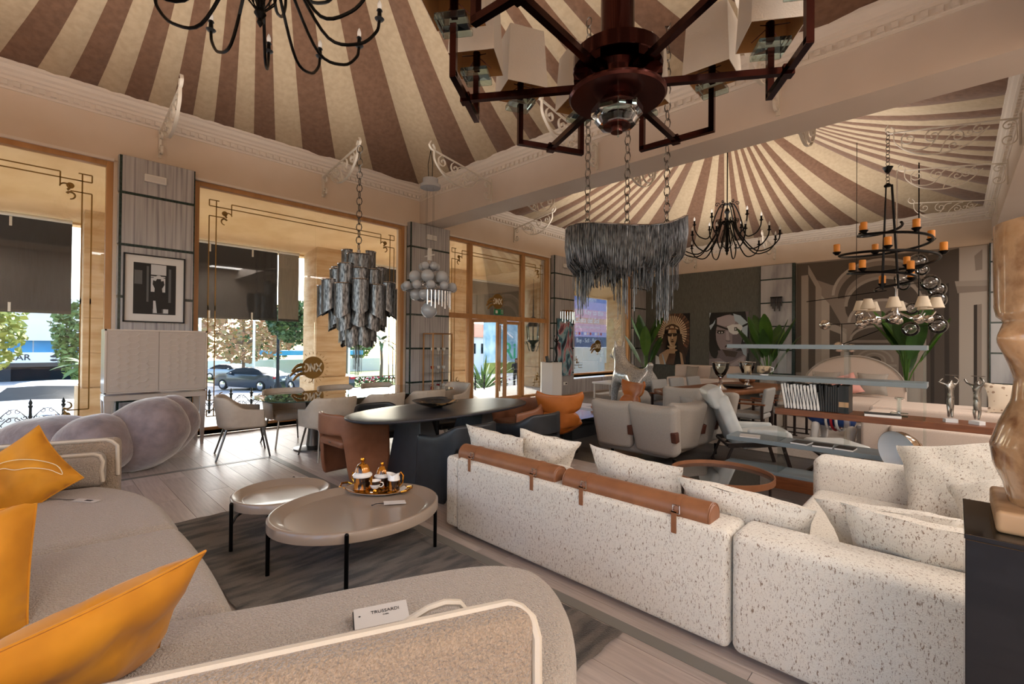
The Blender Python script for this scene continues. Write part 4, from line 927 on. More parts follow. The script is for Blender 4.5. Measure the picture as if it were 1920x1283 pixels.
CS = 'speckled scatter cushions'
for c, w, h, th, yaw, tilt, spin, lab, sd in (
    ((-2.74, 2.70, .60), .60, .42, .17, 186, 22, 4, 'speckled cushion behind the end bolster at the sofa corner', 1),
    ((-2.42, 2.93, .60), .50, .42, .14, 215, 30, 14, 'greyer speckled cushion tucked behind the corner cushion', 2),
    ((-2.08, 2.70, .52), .62, .40, .16, 180, 55, -2, 'low lying speckled cushion behind the gap between bolsters', 3),
    ((-1.48, 2.72, .60), .66, .44, .17, 178, 20, 3, 'upright speckled cushion behind the middle bolster', 4),
    ((-.83, 2.71, .56), .68, .42, .20, 180, 34, 4, 'speckled cushion leaning right of the middle bolster', 5),
    ((-.20, 2.97, .54), .60, .48, .20, 176, 36, -8, 'speckled cushion half hidden in the sofa corner', 6),
    ((-.02, 2.71, .57), .74, .46, .21, 178, 30, 2, 'speckled cushion beside the black plinth', 7),
    ((.05, 4.05, .66), .66, .58, .20, -18, 34, 18, 'large speckled cushion leaning on the far armrest', 8),
    ((.28, 3.62, .62), .62, .52, .20, -30, 38, 30, 'bluish lit speckled cushion in front of the far armrest', 9)):
    cushion('speckled_cushion', lab, c, w, h, th, yaw, tilt, spin, 'speckle', CS, seed=sd*3, wr=.03)

def plinth():
    t = thing('granite_plinth', 'tall polished black granite plinth at the right edge', 'plinth', (.02, 1.755, 0)); MB().b2((0, 0, 0), (.42, .40, .985)).build('shaft', 'granite', t, smooth=False, bevel=.002); MB().b2((-.002, -.002, .985), (.422, .402, 1.0)).build('top_slab', 'granite', t, smooth=False, bevel=.002)
    s = thing('torso_sculpture', 'polished brown onyx female torso on the black plinth', 'sculpture', (.245, 1.985, 1.0), 0)
    MB().soft((.165, .165, .03), .012, fn=lambda p: (p[0]+.0, p[1], p[2]+.03+.0)).build('base', 'pale_wood', s)
    face = R(247)
    K = [(0, .135), (.05, .145), (.10, .165), (.16, .172), (.22, .155), (.29, .128), (.35, .122), (.41, .136), (.46, .142), (.52, .140), (.53, .156), (.56, .163), (.70, .165), (.83, .163), (.845, .158)]
    def rad(z):
        for (a, p), (b, q) in zip(K, K[1:]):
            if z <= b: u = (z-a)/(b-a); return p+(q-p)*u
        return K[-1][1]
    def fn(u, v):
        z = .06+.80*v; a = 2*PI*u; r = rad(z-.06)
        for da, zc, am, wa, wz in ((.62, .465, .036, .40, .060), (-.62, .465, .036, .40, .060), (.62, .475, .007, .10, .016), (-.62, .475, .007, .10, .016), (0, .24, .018, .7, .09), (PI-.5, .14, .03, .5, .07), (PI+.5, .14, .03, .5, .07)):
            dd = (a-face-da+PI) % (2*PI)-PI; r += am*math.exp(-(dd/wa)**2-((z-.06-zc)/wz)**2)
        dd = (a-face+PI) % (2*PI)-PI; r -= .012*math.exp(-(dd/.08)**2-((z-.06-.27)/.02)**2)
        return (r*cos(a), r*sin(a), z)
    mb = MB().grid(fn, 72, 84, cu=True); mb.lathe([(.158, .86), (.14, .862), (.001, .858)], n=36); mb.build('torso', 'onyx', s, ang=60)
plinth()

def plush_chair():
    t = thing('plush_armchair', 'mauve grey plush armchair of bulging rounded lobes', 'armchair', (-6.85, .85, 0), 0); rr = Vector((.722, .692, 0)); ff = Vector((-.692, .722, 0)); up = Vector((0, 0, 1))
    def lobe(nm, c, a, b, th, rot, sd, ex=1.0):
        e1 = (rr*cos(R(rot))+up*sin(R(rot))); e2 = (-rr*sin(R(rot))+up*cos(R(rot))); mb = MB(); c = Vector(c)-Vector((-6.85, .85, 0))
        def fn(u, v):
            A = 2*PI*u; B = PI*(v-.5); x = cos(A)*cos(B); y = sin(A)*cos(B); z = sin(B)
            s = lambda q: math.copysign(abs(q)**.85, q)
            w = 1+.03*noise.noise(Vector((x*2+sd, y*2, z*2)))
            p = c+(e1*(a*s(x))+e2*(b*s(y))+ff*(th*s(z)))*w; p.z = max(p.z, .0+.004*(1-abs(x))); return p
        mb.grid(fn, 40, 20, cu=True).build(nm, 'plush', t, ang=180)
    lobe('backrest', (-6.86, .92, .385), .53, .385, .30, 33, 1); lobe('side_lobe', (-6.93, 1.16, .455), .40, .32, .24, 48, 2); lobe('seat_lobe', (-6.74, .50, .345), .34, .34, .30, 25, 3); lobe('foot_lobe', (-7.35, .16, .34), .50, .30, .36, 5, 4)
    k = Vector((-6.85, .85, 0)); MB().tube([Vector((-6.53, 1.00, .55))+(rr*cos(a)+up*sin(a))*.035-k for a in [2*PI*i/14 for i in range(14)]], .012, 6, closed=True).build('button', 'plush', t)
plush_chair()

def bar_cabinet():
    t = thing('bar_cabinet', 'taupe lacquer bar cabinet with raised hexagon pattern doors', 'cabinet', (-8.13, 1.235, 0)); w = 1.13; d = .44
    MB().b2((-d/2, -w/2, .80), (d/2-.02, w/2, 1.645)).build('body', 'cab_lacquer', t, smooth=False, bevel=.004); m = MB(); x = d/2
    m.b2((x-.02, -w/2, .80), (x, -w/2+.02, 1.645)); m.b2((x-.02, w/2-.02, .80), (x, w/2, 1.645)); m.b2((x-.02, -w/2, 1.625), (x, w/2, 1.645)); m.b2((x-.02, -w/2, .80), (x, w/2, .815)); m.build('edge_frame', 'cab_edge', t, smooth=False)
    for k, (a, b) in enumerate(((-w/2+.022, -.003), (.003, w/2-.022))):
        dr = MB().b2((x-.018, a, .818), (x-.006, b, 1.622)).build('door', 'cab_lacquer', t, smooth=False); q = MB(); R0 = .075; j = 0; zz = .86; hx = MB()
        while zz < 1.60:
            yy = a+(.07 if j % 2 == 0 else .07+R0*1.32)
            while yy < b-.02:
                for i in range(6):
                    a0, a1 = R(60*i), R(60*i+60); p = [(x-.005, yy+R0*cos(v)*.95, zz+R0*.62*sin(v)) for v in (a0, a1)]
                    if all(a+.006 < s[1] < b-.006 and .825 < s[2] < 1.615 for s in p) and i in (0, 1, 2, 5): hx.bar(p[0], p[1], .004, .010, up=(1, 0, 0))
                yy += R0*2.64
            zz += R0*.545; j += 1
        hx.build('hexagon_relief', 'cab_edge', dr, smooth=False)
    MB().b2((-d/2, -w/2+.01, .775), (d/2-.004, w/2-.01, .80)).build('plinth_trim', 'chrome', t, smooth=False); m = MB(); m.b2((-d/2, -w/2, .70), (d/2-.02, w/2, .775)); m.build('apron', 'cab_lacquer', t, smooth=False, bevel=.003)
    for sx in (-1, 1):
        for sy in (-1, 1):
            X0, Y0 = sx*(d/2-.045), sy*(w/2-.04); a = .038; b = .018; m = MB(); vs = [(X0+i*b, Y0+j*b, .03) for i, j in ((-1, -1), (1, -1), (1, 1), (-1, 1))]+[(X0+i*a, Y0+j*a, .70) for i, j in ((-1, -1), (1, -1), (1, 1), (-1, 1))]
            m.add(vs, [(3, 2, 1, 0), (4, 5, 6, 7), (0, 1, 5, 4), (1, 2, 6, 5), (2, 3, 7, 6), (3, 0, 4, 7)]); L = m.build('leg', 'cab_lacquer', t, smooth=False); MB().b2((X0-b, Y0-b, 0), (X0+b, Y0+b, .035)).build('ferrule', 'chrome', L, smooth=False)
bar_cabinet()
mat('mat_board', '#d9d6d1', .8); mat('bw_dark', '#161616', .5); mat('bw_mid', '#5a5a5a', .5); mat('bw_light', '#c4c4c4', .5)
def photo_frame():
    t = thing('framed_photograph', 'framed black and white photo of a hatted figure at a window', 'picture', (-8.478, 1.265, 1.765)); w, h = .725, .98
    MB().b2((-.012, -w/2, 0), (0, w/2, h)).build('mat_board', 'mat_board', t, smooth=False); m = MB()
    for lo, hi in (((-.012, -w/2, 0), (.022, -w/2+.018, h)), ((-.012, w/2-.018, 0), (.022, w/2, h)), ((-.012, -w/2, 0), (.022, w/2, .018)), ((-.012, -w/2, h-.018), (.022, w/2, h))): m.b2(lo, hi)
    m.build('frame', 'black_satin', t, smooth=False)
    L = MB()
    def r(i, y0, y1, z0, z1, k): L.mi(i).b2((.0, y0, z0), (.002+.0006*k, y1, z1))
    r(0, -.25, .25, .12, .86, 0); r(1, -.24, -.15, .55, .75, 1); r(2, -.05, .12, .45, .68, 2); r(0, .03, .036, .45, .68, 3); r(0, -.05, .12, .655, .665, 3); r(2, -.05, .13, .70, .85, 2); r(1, -.03, .16, .13, .2, 1); r(2, -.02, .07, .14, .32, 2); r(1, .16, .19, .3, .8, 1); r(1, -.10, -.075, .3, .82, 1); r(2, .1, .16, .14, .20, 2)
    L.mi(0)
    fig = [(.00, .14), (.06, .14), (.05, .34), (.065, .42), (.055, .5), (.085, .56), (.075, .62), (.045, .61), (.04, .65), (.0, .65), (-.02, .61), (-.05, .62), (-.055, .56), (-.03, .5), (-.035, .42), (-.02, .33)]
    B = Matrix(((0, 0, 1), (1, 0, 0), (0, 1, 0))); L.prism([(y+.025, z) for y, z in fig], .003, .006, M=B)
    L.mi(2).prism([(y+.04, z+.66) for y, z in arc(0, 0, .06, 0, 360, 16, .018)[:-1]], .004, .007, M=B); L.mi(2).prism([(y+.04, z+.675) for y, z in arc(0, 0, .03, 0, 360, 12, .02)[:-1]], .004, .008, M=B)
    L.build('print', ['bw_dark', 'bw_mid', 'bw_light'], t, smooth=False)
photo_frame()
# ================================================================ dining groups
mat('leather_brown', '#86573d', .42, c2='#7b4e35', scale=8, bump=.06, bscale=140, bdist=.002)
mat('leather_black', '#1c1e21', .42, c2='#24262a', scale=8, bump=.06, bscale=140, bdist=.002)
mat('leather_cream', '#b3a696', .45, c2='#a99c8c', scale=8, bump=.06, bscale=140, bdist=.002)
mat('leather_orange', '#a85f26', .35, c2='#98531d', scale=6, bump=.06, bscale=120, bdist=.002)
mat('leather_white', '#c3c4c0', .42, c2='#b5b6b2', scale=6, bump=.06, bscale=120, bdist=.003)
mat('steel_dark', '#6f6a64', .3, .9)
mat('table_black', '#26262a', .34, c2='#303036', scale=5, spec=.35)
pane_mat('table_glass', (.80, .82, .82), refl=1.6, body=.25, bodycol='#6d6a66')
mat('glass_edge', '#2e4a48', .1)
mat('petrified', '#14110f', .2, c2='#b58c58', scale=5, mix=(.60, .66), detail=5, coat=.4)

def shell(t, nm, m, w, d, top, bot, arm_front, th=.05, n=28, cut=None, flare=0, sub=1, lean=0):
    """upholstered wrap: U plan open to +Y; top(u), bot(u) give heights, u from -1 (right front) over 0 (back) to 1"""
    def plan(u, zz=.5):
        a = abs(u); s = 1 if u >= 0 else -1; k = .55
        if a < k: an = a/k*PI/2; x, y = s*w/2*sin(an)**.8 if an > 0 else 0, -d/2*cos(an)**.8
        else: x, y = s*w/2, (a-k)/(1-k)*arm_front
        g = 1+flare*(1-zz/.75); return x*g, y*g-lean*zz
    us = [-1+2*i/n for i in range(n+1)]; mb = MB(); nv = 8; segs = []
    cols = []
    for u in us: cols.append([(*plan(u, bot(u)+(top(u)-bot(u))*j/nv), bot(u)+(top(u)-bot(u))*j/nv) for j in range(nv+1)])
    vs = [p for c in cols for p in c]; fs = [(i*(nv+1)+j, (i+1)*(nv+1)+j, (i+1)*(nv+1)+j+1, i*(nv+1)+j+1) for i in range(n) for j in range(nv)]
    mb.add(vs, fs); o = mb.build(nm, m, t, ang=180)
    so = o.modifiers.new('solid', 'SOLIDIFY'); so.thickness = th; so.offset = 1; so.use_even_offset = False
    if sub: s = o.modifiers.new('sub', 'SUBSURF'); s.levels = s.render_levels = sub
    return o
def ss(a, b, x): t = max(0, min(1, (x-a)/(b-a))); return t*t*(3-2*t)
def tub_chair(lab, m, loc, rz, grp):
    t = thing('tub_chair', lab, 'chair', loc, rz, grp)
    top = lambda u: .745-.115*ss(.22, .62, abs(u))-.02*ss(.6, 1, abs(u))
    cutw = .30
    shell(t, 'backrest', m, .56, .52, top, lambda u: .52-.0*abs(u) if abs(u) < cutw else .52-.505*ss(cutw, cutw+.07, abs(u)), .30, .045, 40, flare=.05)
    MB().soft((.245, .25, .045), .04, fn=lambda p: (p[0], p[1]+.02, p[2]+.425)).build('seat', m, t, ang=180)
    MB().b2((-.02, -.232, .42), (.02, -.228, .435)).build('metal_label', 'steel_dark', t, smooth=False)
    return t
G1 = 'leather tub chairs around the black table'
b0 = tub_chair('brown leather tub chair at the near end of the black table', 'leather_brown', (-4.85, 2.47, 0), R(2), G1)
dup(b0, (-4.32, 4.66, 0), R(172), 'brown leather tub chair at the far end of the black table')
k0 = tub_chair('black leather tub chair on the near side, closest to the sofa', 'leather_black', (-3.50, 2.95, 0), R(88), G1)
for loc, rz, lab in (((-3.48, 3.95, 0), 92, 'black leather tub chair on the near side, closest to the orange chairs'), ((-5.02, 2.98, 0), -92, 'black leather tub chair on the window side, left one'), ((-5.02, 3.88, 0), -88, 'black leather tub chair on the window side, behind the bowl')): dup(k0, loc, R(rz), lab)
def black_table():
    t = thing('oval_dining_table', 'long oval black dining table with slab legs', 'table', (-4.26, 3.36, 0), R(3)); P = [(.56*math.copysign(abs(cos(a))**.85, cos(a)), 1.22*math.copysign(abs(sin(a))**.85, sin(a))) for a in [2*PI*i/64 for i in range(64)]]
    MB().pad(P, .728, .755, .008, 3, rb=.012).build('top', 'table_black', t, ang=60)
    for s in (-1, 1):
        q = MB(); w0, w1 = .24, .30; vs = []
        for z, w, y0, y1 in ((0, .30, .20, .62), (.73, .20, .40, .54)):
            vs += [(-w, s*y0, z), (w, s*y0, z), (w, s*y1, z), (-w, s*y1, z)]
        q.add(vs, [(3, 2, 1, 0), (4, 5, 6, 7), (0, 1, 5, 4), (1, 2, 6, 5), (2, 3, 7, 6), (3, 0, 4, 7)]); q.build('leg', 'leather_black', t, smooth=False, bevel=.01)
black_table()
b = thing('wood_bowl', 'wide shallow dark bowl with a golden streak on the black table', 'bowl', (-4.38, 3.28, .756)); MB().lathe([(.001, .004), (.07, 0), (.08, .004), (.2, .035), (.28, .07), (.285, .075), (.27, .074), (.19, .045), (.07, .016), (.001, .014)], n=40, sy=.9).build('dish', 'petrified', b)

def bucket_chair(lab, loc, rz, grp):
    t = thing('bucket_armchair', lab, 'chair', loc, rz, grp)
    top = lambda u: .80-.16*ss(.34, .62, abs(u))-.015*ss(.6, 1, abs(u)); bot = lambda u: .40
    shell(t, 'backrest', 'leather_cream', .58, .50, top, bot, .27, .04, 32, flare=-.16, lean=.08)
    MB().soft((.245, .245, .05), .045, fn=lambda p: (p[0], p[1]+.0, p[2]+.425)).build('seat', 'leather_cream', t, ang=180)
    for x in (-.12, -.04, .04, .12): MB().tube([(x, -.27+.02*abs(x), .55), (x*.98, -.315, .68), (x*.96, -.345, .785)], .006, 5).build('pleat', 'leather_cream', t)
    m = MB()
    for s in (-1, 1):
        for y, sp in ((.20, .08), (-.20, -.12)): MB().cyl((s*.27, y+sp, 0), (s*.20, y, .40), .011, .015, 8).build('leg', 'steel_dark', t)
    for a, c in (((-.2, .2), (.2, .2)), ((.2, .2), (.2, -.2)), ((.2, -.2), (-.2, -.2)), ((-.2, -.2), (-.2, .2))): m.cyl((*a, .385), (*c, .385), .011, n=6)
    m.build('seat_frame', 'steel_dark', t); return t
G2 = 'cream leather armchairs around the glass table'
c0 = bucket_chair('cream leather armchair at the left end of the glass table', (-6.80, 1.98, 0), R(-12), G2)
for loc, rz, lab in (((-6.02, 2.76, 0), 90, 'cream armchair on the near side of the glass table, leftmost'), ((-6.00, 3.50, 0), 90, 'cream armchair on the near side of the glass table, middle one'), ((-5.98, 4.22, 0), 88, 'cream armchair on the near side of the glass table, rightmost'), ((-6.45, 5.15, 0), 185, 'cream armchair at the right end of the glass table by the showcase'), ((-7.12, 2.66, 0), -90, 'cream armchair on the window side of the glass table, leftmost'), ((-7.14, 3.48, 0), -90, 'cream armchair on the window side of the glass table, middle one'), ((-7.12, 4.22, 0), -90, 'cream armchair on the window side of the glass table, rightmost')): dup(c0, loc, R(rz), lab)
def glass_table():
    t = thing('glass_dining_table', 'long dining table with a reflective glass top near the windows', 'table', (-6.56, 3.55, 0), 0); P = [(.66*math.copysign(abs(cos(a))**.5, cos(a)), 1.50*math.copysign(abs(sin(a))**.5, sin(a))) for a in [2*PI*i/64 for i in range(64)]]
    MB().prism(P, .735, .745).build('top', 'table_glass', t, ang=30); MB().tube([(x, y, .74) for x, y in P], .006, 4, closed=True).build('glass_rim', 'glass_edge', t)
    for s in (-1, 1): MB().lathe([(.26, 0), (.26, .02), (.10, .05), (.07, .3), (.12, .70), (.2, .733)], (0, s*.75, 0), 24).build('leg', 'steel_dark', t)
glass_table()
def showcase():
    t = thing('glass_showcase', 'slim glass display cabinet against the second marble pier', 'showcase', (-8.26, 6.25, 0)); w, d, h = .52, .34, 1.72; m = MB()
    for x in (-d/2, d/2):
        for y in (-w/2, w/2): m.box((x, y, h/2), (.025, .025, h))
    for z in (.03, h-.012): m.b2((-d/2, -w/2, z-.012), (d/2, -w/2+.02, z+.012)); m.b2((-d/2, w/2-.02, z-.012), (d/2, w/2, z+.012)); m.b2((-d/2, -w/2, z-.012), (-d/2+.02, w/2, z+.012)); m.b2((d/2-.02, -w/2, z-.012), (d/2, w/2, z+.012))
    m.build('frame', 'bronze_wood', t, smooth=False); MB().b2((-d/2, -w/2, 0), (d/2, w/2, .06)).build('base', 'bronze_wood', t, smooth=False)
    for z in (.45, .85, 1.25): MB().b2((-d/2+.01, -w/2+.01, z), (d/2-.01, w/2-.01, z+.008)).build('shelf', 'pane', t, smooth=False)
    MB().b2((d/2-.004, -w/2, .05), (d/2, w/2, h)).build('door_pane', 'pane', t, smooth=False)
    mat('red_glass', '#a01c26', .1, trans=.3); k = 0
    for z in (.46, .86, 1.26):
        for y in (-.16, 0, .15):
            g = thing('wine_glass' if k % 2 else 'glass_cup', ('red glass cup on the %s shelf of the showcase' if (k in (0, 1, 3)) else 'clear glass on the %s shelf of the showcase') % {.46: 'lower', .86: 'middle', 1.26: 'upper'}[z]+{-.16: ', left one', 0: ', middle one', .15: ', right one'}[y], 'glass', (-8.24, 6.25+y, z), group='glassware in the showcase'); MB().lathe([(.03, 0), (.006, .008), (.006, .06), (.035, .085), (.04, .14), (.037, .14), (.03, .09), (.001, .075)], n=14).build('glass', 'red_glass' if k in (0, 1, 3) else 'porcelain', g); k += 1
showcase()
def pedestal():
    t = thing('display_pedestal', 'glossy white faceted display pedestal by the entrance', 'pedestal', (-7.55, 9.35, 0), R(15)); P = [(.30*cos(a), .30*sin(a)) for a in [2*PI*i/6 for i in range(6)]]; MB().prism(P, 0, 1.02).build('shaft', 'white_plastic', t, smooth=False, bevel=.004); MB().prism([(x*1.01, y*1.01) for x, y in P], 1.02, 1.035).build('cap', 'white_plastic', t, smooth=False)
    t = thing('catalogue_box', 'black display box standing on the white pedestal', 'box', (-7.60, 9.25, 1.035), R(30)); MB().box((0, 0, .08), (.04, .30, .16), M=Matrix.Rotation(R(-12), 3, 'Y')).build('screen', 'black_satin', t, smooth=False); MB().b2((-.02, -.16, 0), (.12, .16, .02)).build('base', 'black_satin', t, smooth=False)
    s = thing('bronze_figure', 'slender dark bronze figure with raised arms on the pedestal', 'statue', (-7.52, 9.50, 1.035)); MB().lathe([(.06, 0), (.06, .03), (.04, .04)], n=12).build('base', 'black_satin', s); MB().tube([(0, 0, .03), (.02, .01, .2), (-.01, 0, .36), (.02, .01, .48), (.0, .01, .56)], [.03, .025, .035, .04, .022], 8).tube([(.0, .01, .5), (.05, .06, .58), (.02, .10, .66)], [.016, .014, .01], 6).tube([(.0, .01, .5), (-.03, -.06, .6), (.0, -.05, .70)], [.016, .014, .01], 6).sphere((0, .01, .59), .03, 8, 6).build('figure', 'black_metal', s)
pedestal()
# ================================================================ far bay
mat('linen', '#9c9288', .95, c2='#8f867c', scale=160, bump=.4, bscale=220, bdist=.004)
mat('linen_grey', '#8f8c88', .95, c2='#85827e', scale=160, bump=.3, bscale=220, bdist=.004)
mat('oak_warm', '#7a4728', .35, c2='#5f3319', scale=6, detail=6, stretch=(1.2, 8, 8), mix=(.3, .7))
mat('walnut_slab', '#7b4c2c', .4, c2='#57321b', scale=4, detail=8, stretch=(4, .7, 1), mix=(.3, .7))
mat('dark_wood', '#2a1d17', .4)
mat('shelf_grey', '#727c80', .35)
mat('strap', '#4a2618', .5); mat('pewter', '#8d8983', .25, .9)
mat('silver_mosaic', '#b4b0aa', .22, .3, c2='#8d8984', scale=60, detail=4, mix=(.42, .56), coat=.5)
mat('plant_leaf', '#2d4a22', .35, c2='#3d5f2a', scale=3); mat('plant_leaf_light', '#55792f', .35, c2='#466a2a', scale=3); mat('pot', '#8f877d', .6)
mat('cream_sofa', '#cbb9ab', .9, c2='#c1ae9f', scale=100); mat('pink', '#c99085', .9); mat('fur', '#7a4326', .95, c2='#5a2d17', scale=12, detail=6, bump=.8, bscale=60, bdist=.01)
mat('white_gloss', '#d5d0ca', .25); mat('flag_blue', '#23437f', .4); mat('flag_red', '#a5202c', .4)
mat('lamp_gold', '#6b4a1d', .2, .6, coat=.5); mat('lamp_white', '#cfd4d8', .35)
pane_mat('clear_glass', (.93, .97, .96), refl=1.2); pane_mat('shelf_glass', (.95, .98, .97), refl=.35)

def skin(nm, m, parent, V, E, sub=2):
    me = bpy.data.meshes.new(nm); me.from_pydata([v[:3] for v in V], E, []); o = bpy.data.objects.new(nm, me); col.objects.link(o); o.parent = parent; me.materials.append(MT[m])
    o.modifiers.new('skin', 'SKIN').use_smooth_shade = True
    for i, v in enumerate(V): r = v[3]; me.skin_vertices[0].data[i].radius = (r, r) if not isinstance(r, tuple) else r
    me.skin_vertices[0].data[0].use_root = True
    s = o.modifiers.new('sub', 'SUBSURF'); s.levels = s.render_levels = sub; return o
def dog():
    t = thing('dog_statue', 'large silver mosaic hound statue seen from behind', 'statue', (-4.74, 8.52, 0), R(150)); t.scale = (1.08, 1.25, 1.06); V = []; E = []
    def add(p, r, fr=None):
        V.append((*p, r))
        if fr is not None: E.append((fr, len(V)-1))
        return len(V)-1
    hip = add((-.38, 0, .84), .17); mid = add((-.08, 0, .80), .17, hip); ch = add((.28, 0, .84), .22, mid); sh = add((.40, 0, .98), .16, ch); nk = add((.50, 0, 1.14), .105, sh); hd = add((.58, 0, 1.27), .105, nk); mz = add((.76, 0, 1.20), .062, hd); add((.86, 0, 1.17), .045, mz)
    for s in (-1, 1):
        e = add((.52, s*.07, 1.37), .035, hd); add((.51, s*.085, 1.50), .012, e)
        f = add((.34, s*.15, .70), .095, ch); f2 = add((.36, s*.17, .42), .062, f); f3 = add((.35, s*.18, .12), .048, f2); add((.41, s*.18, .03), .05, f3)
        h = add((-.42, s*.16, .66), .13, hip); h2 = add((-.34, s*.22, .46), .085, h); h3 = add((-.52, s*.28, .28), .052, h2); h4 = add((-.48, s*.30, .08), .048, h3); add((-.40, s*.30, .03), .05, h4)
    tl = add((-.52, 0, .96), .06, hip); add((-.60, 0, 1.10), .05, tl)
    skin('body', 'silver_mosaic', t, V, E); MB().b2((-.62, -.36, -.0), (.5, .36, .004)).build('base', 'black_satin', t, smooth=False)
dog()
def plant(lab, loc, h, seed, pot_h=.5, n=12, pr=.22):
    rng = random.Random(seed); t = thing('potted_plant', lab, 'plant', loc, group='broad leaved potted plants'); MB().lathe([(.001, 0), (pr*.9, 0), (pr, .02), (pr, pot_h), (pr-.02, pot_h), (pr-.03, pot_h-.06), (.001, pot_h-.06)], n=28).build('pot', 'pot', t)
    for k in range(n):
        a = 2*PI*k/n*2.4+rng.uniform(-.3, .3); L = h*rng.uniform(.35, .48); base = pot_h-.08; st = (h-pot_h)*rng.uniform(.15, .62); out = rng.uniform(.05, .16)+(.10 if st < .3*h else 0); w = L*.16; dr = rng.uniform(.1, .5)
        m = MB().tube([(0, 0, base), (out*.5*cos(a), out*.5*sin(a), base+st*.6), (out*cos(a), out*sin(a), base+st)], [.016, .013, .010], 6); m.build('stem', 'plant_leaf_light', t)
        def fn(u, v, a=a, L=L, st=st, out=out, w=w, dr=dr):
            rr = out+L*(u*.35+dr*u*u*.5); zz = base+st+L*(u-.35*dr*u*u); ww = w*(sin(PI*min(1, u*.93+.05))**.7)*(v-.5)*2; fold = abs(ww)*.35
            return (rr*cos(a)-ww*sin(a)+fold*cos(a), rr*sin(a)+ww*cos(a)+fold*sin(a), zz)
        MB().grid(fn, 8, 4).build('leaf', 'plant_leaf' if k % 3 else 'plant_leaf_light', t)
    return t
plant('tall potted plant in the far corner beside the headdress portrait', (-7.95, 15.2, 0), 2.45, 1, .55, 12)
plant('tall potted plant in front of the far marble pier', (-3.98, 15.05, 0), 2.5, 2, .55, 12)
plant('tall potted plant with a ribbed grey pot before the mural', (-.85, 14.6, 0), 2.45, 3, .62, 14, .26)

def shell_lounge(lab, loc, rz, grp):
    t = thing('swivel_lounge_chair', lab, 'armchair', loc, rz, grp); MB().lathe([(.001, 0), (.26, 0), (.26, .012), (.05, .03), (.04, .30), (.001, .30)], n=28).build('base', 'black_metal', t)
    m = MB()
    prof = bez([(0, .38, .40), (0, .15, .335), (0, -.12, .34), (0, -.27, .45), (0, -.33, .62), (0, -.37, .80), (0, -.38, .98)], 8); k = len(prof)-1
    def fn(u, v):
        p = prof[min(k, int(round(u*k)))]; x = (v-.5)*2; s = u
        w = .26+.04*math.exp(-((s-.15)/.2)**2)-.07*math.exp(-((s-.74)/.045)**2)+.06*math.exp(-((s-.93)/.10)**2)-.06*math.exp(-((s-.40)/.10)**2)
        cv = x*x*(.10+.12*math.exp(-((s-.35)/.2)**2)); return (x*w, p.y+cv*(.9 if s > .4 else .1), p.z+cv*(.05 if s > .5 else .9)+(.06*x**4 if s > .85 else 0))
    o = m.grid(fn, k, 10).build('shell', 'leather_orange', t, ang=180); s = o.modifiers.new('solid', 'SOLIDIFY'); s.thickness = .045; s.offset = -1; s2 = o.modifiers.new('sub', 'SUBSURF'); s2.levels = s2.render_levels = 1
    MB().tube([(0, p.y-.035, p.z-.02) for p in prof[19:]], .006, 5).build('seam', 'leather_orange', t); return t
G3 = 'orange leather swivel chairs'
o1 = shell_lounge('orange leather swivel chair seen from behind, beside the brown chair', (-4.03, 5.20, 0), R(36), G3); o1.scale = (1, 1, .84)
dup(o1, (-4.30, 7.22, 0), R(158), 'orange leather swivel chair turned to the left in front of the dog')
def platform():
    t = thing('low_platform', 'low glossy black table reflecting the advertisement', 'table', (-4.3, 6.28, 0), 0); MB().b2((-.95, -.52, .26), (.12, .52, .34)).build('top', mat('black_mirror', '#07080a', .03, coat=1.0), t, smooth=False, bevel=.004)
    for x in (-.7, -.1): MB().b2((x-.08, -.4, 0), (x+.08, .4, .26)).build('leg', 'black_satin', t, smooth=False)
    t = thing('long_bench', 'long white topped bench with slim metal legs behind the dog', 'bench', (-6.2, 11.3, 0), R(0)); MB().b2((-1.1, -.45, .42), (1.5, .45, .47)).build('top', 'white_gloss', t, smooth=False, bevel=.004)
    for x in (-1.05, 1.45):
        for y in (-.4, .4): MB().box((x, y, .21), (.035, .035, .42)).build('leg', 'white_gloss', t, smooth=False)
platform()

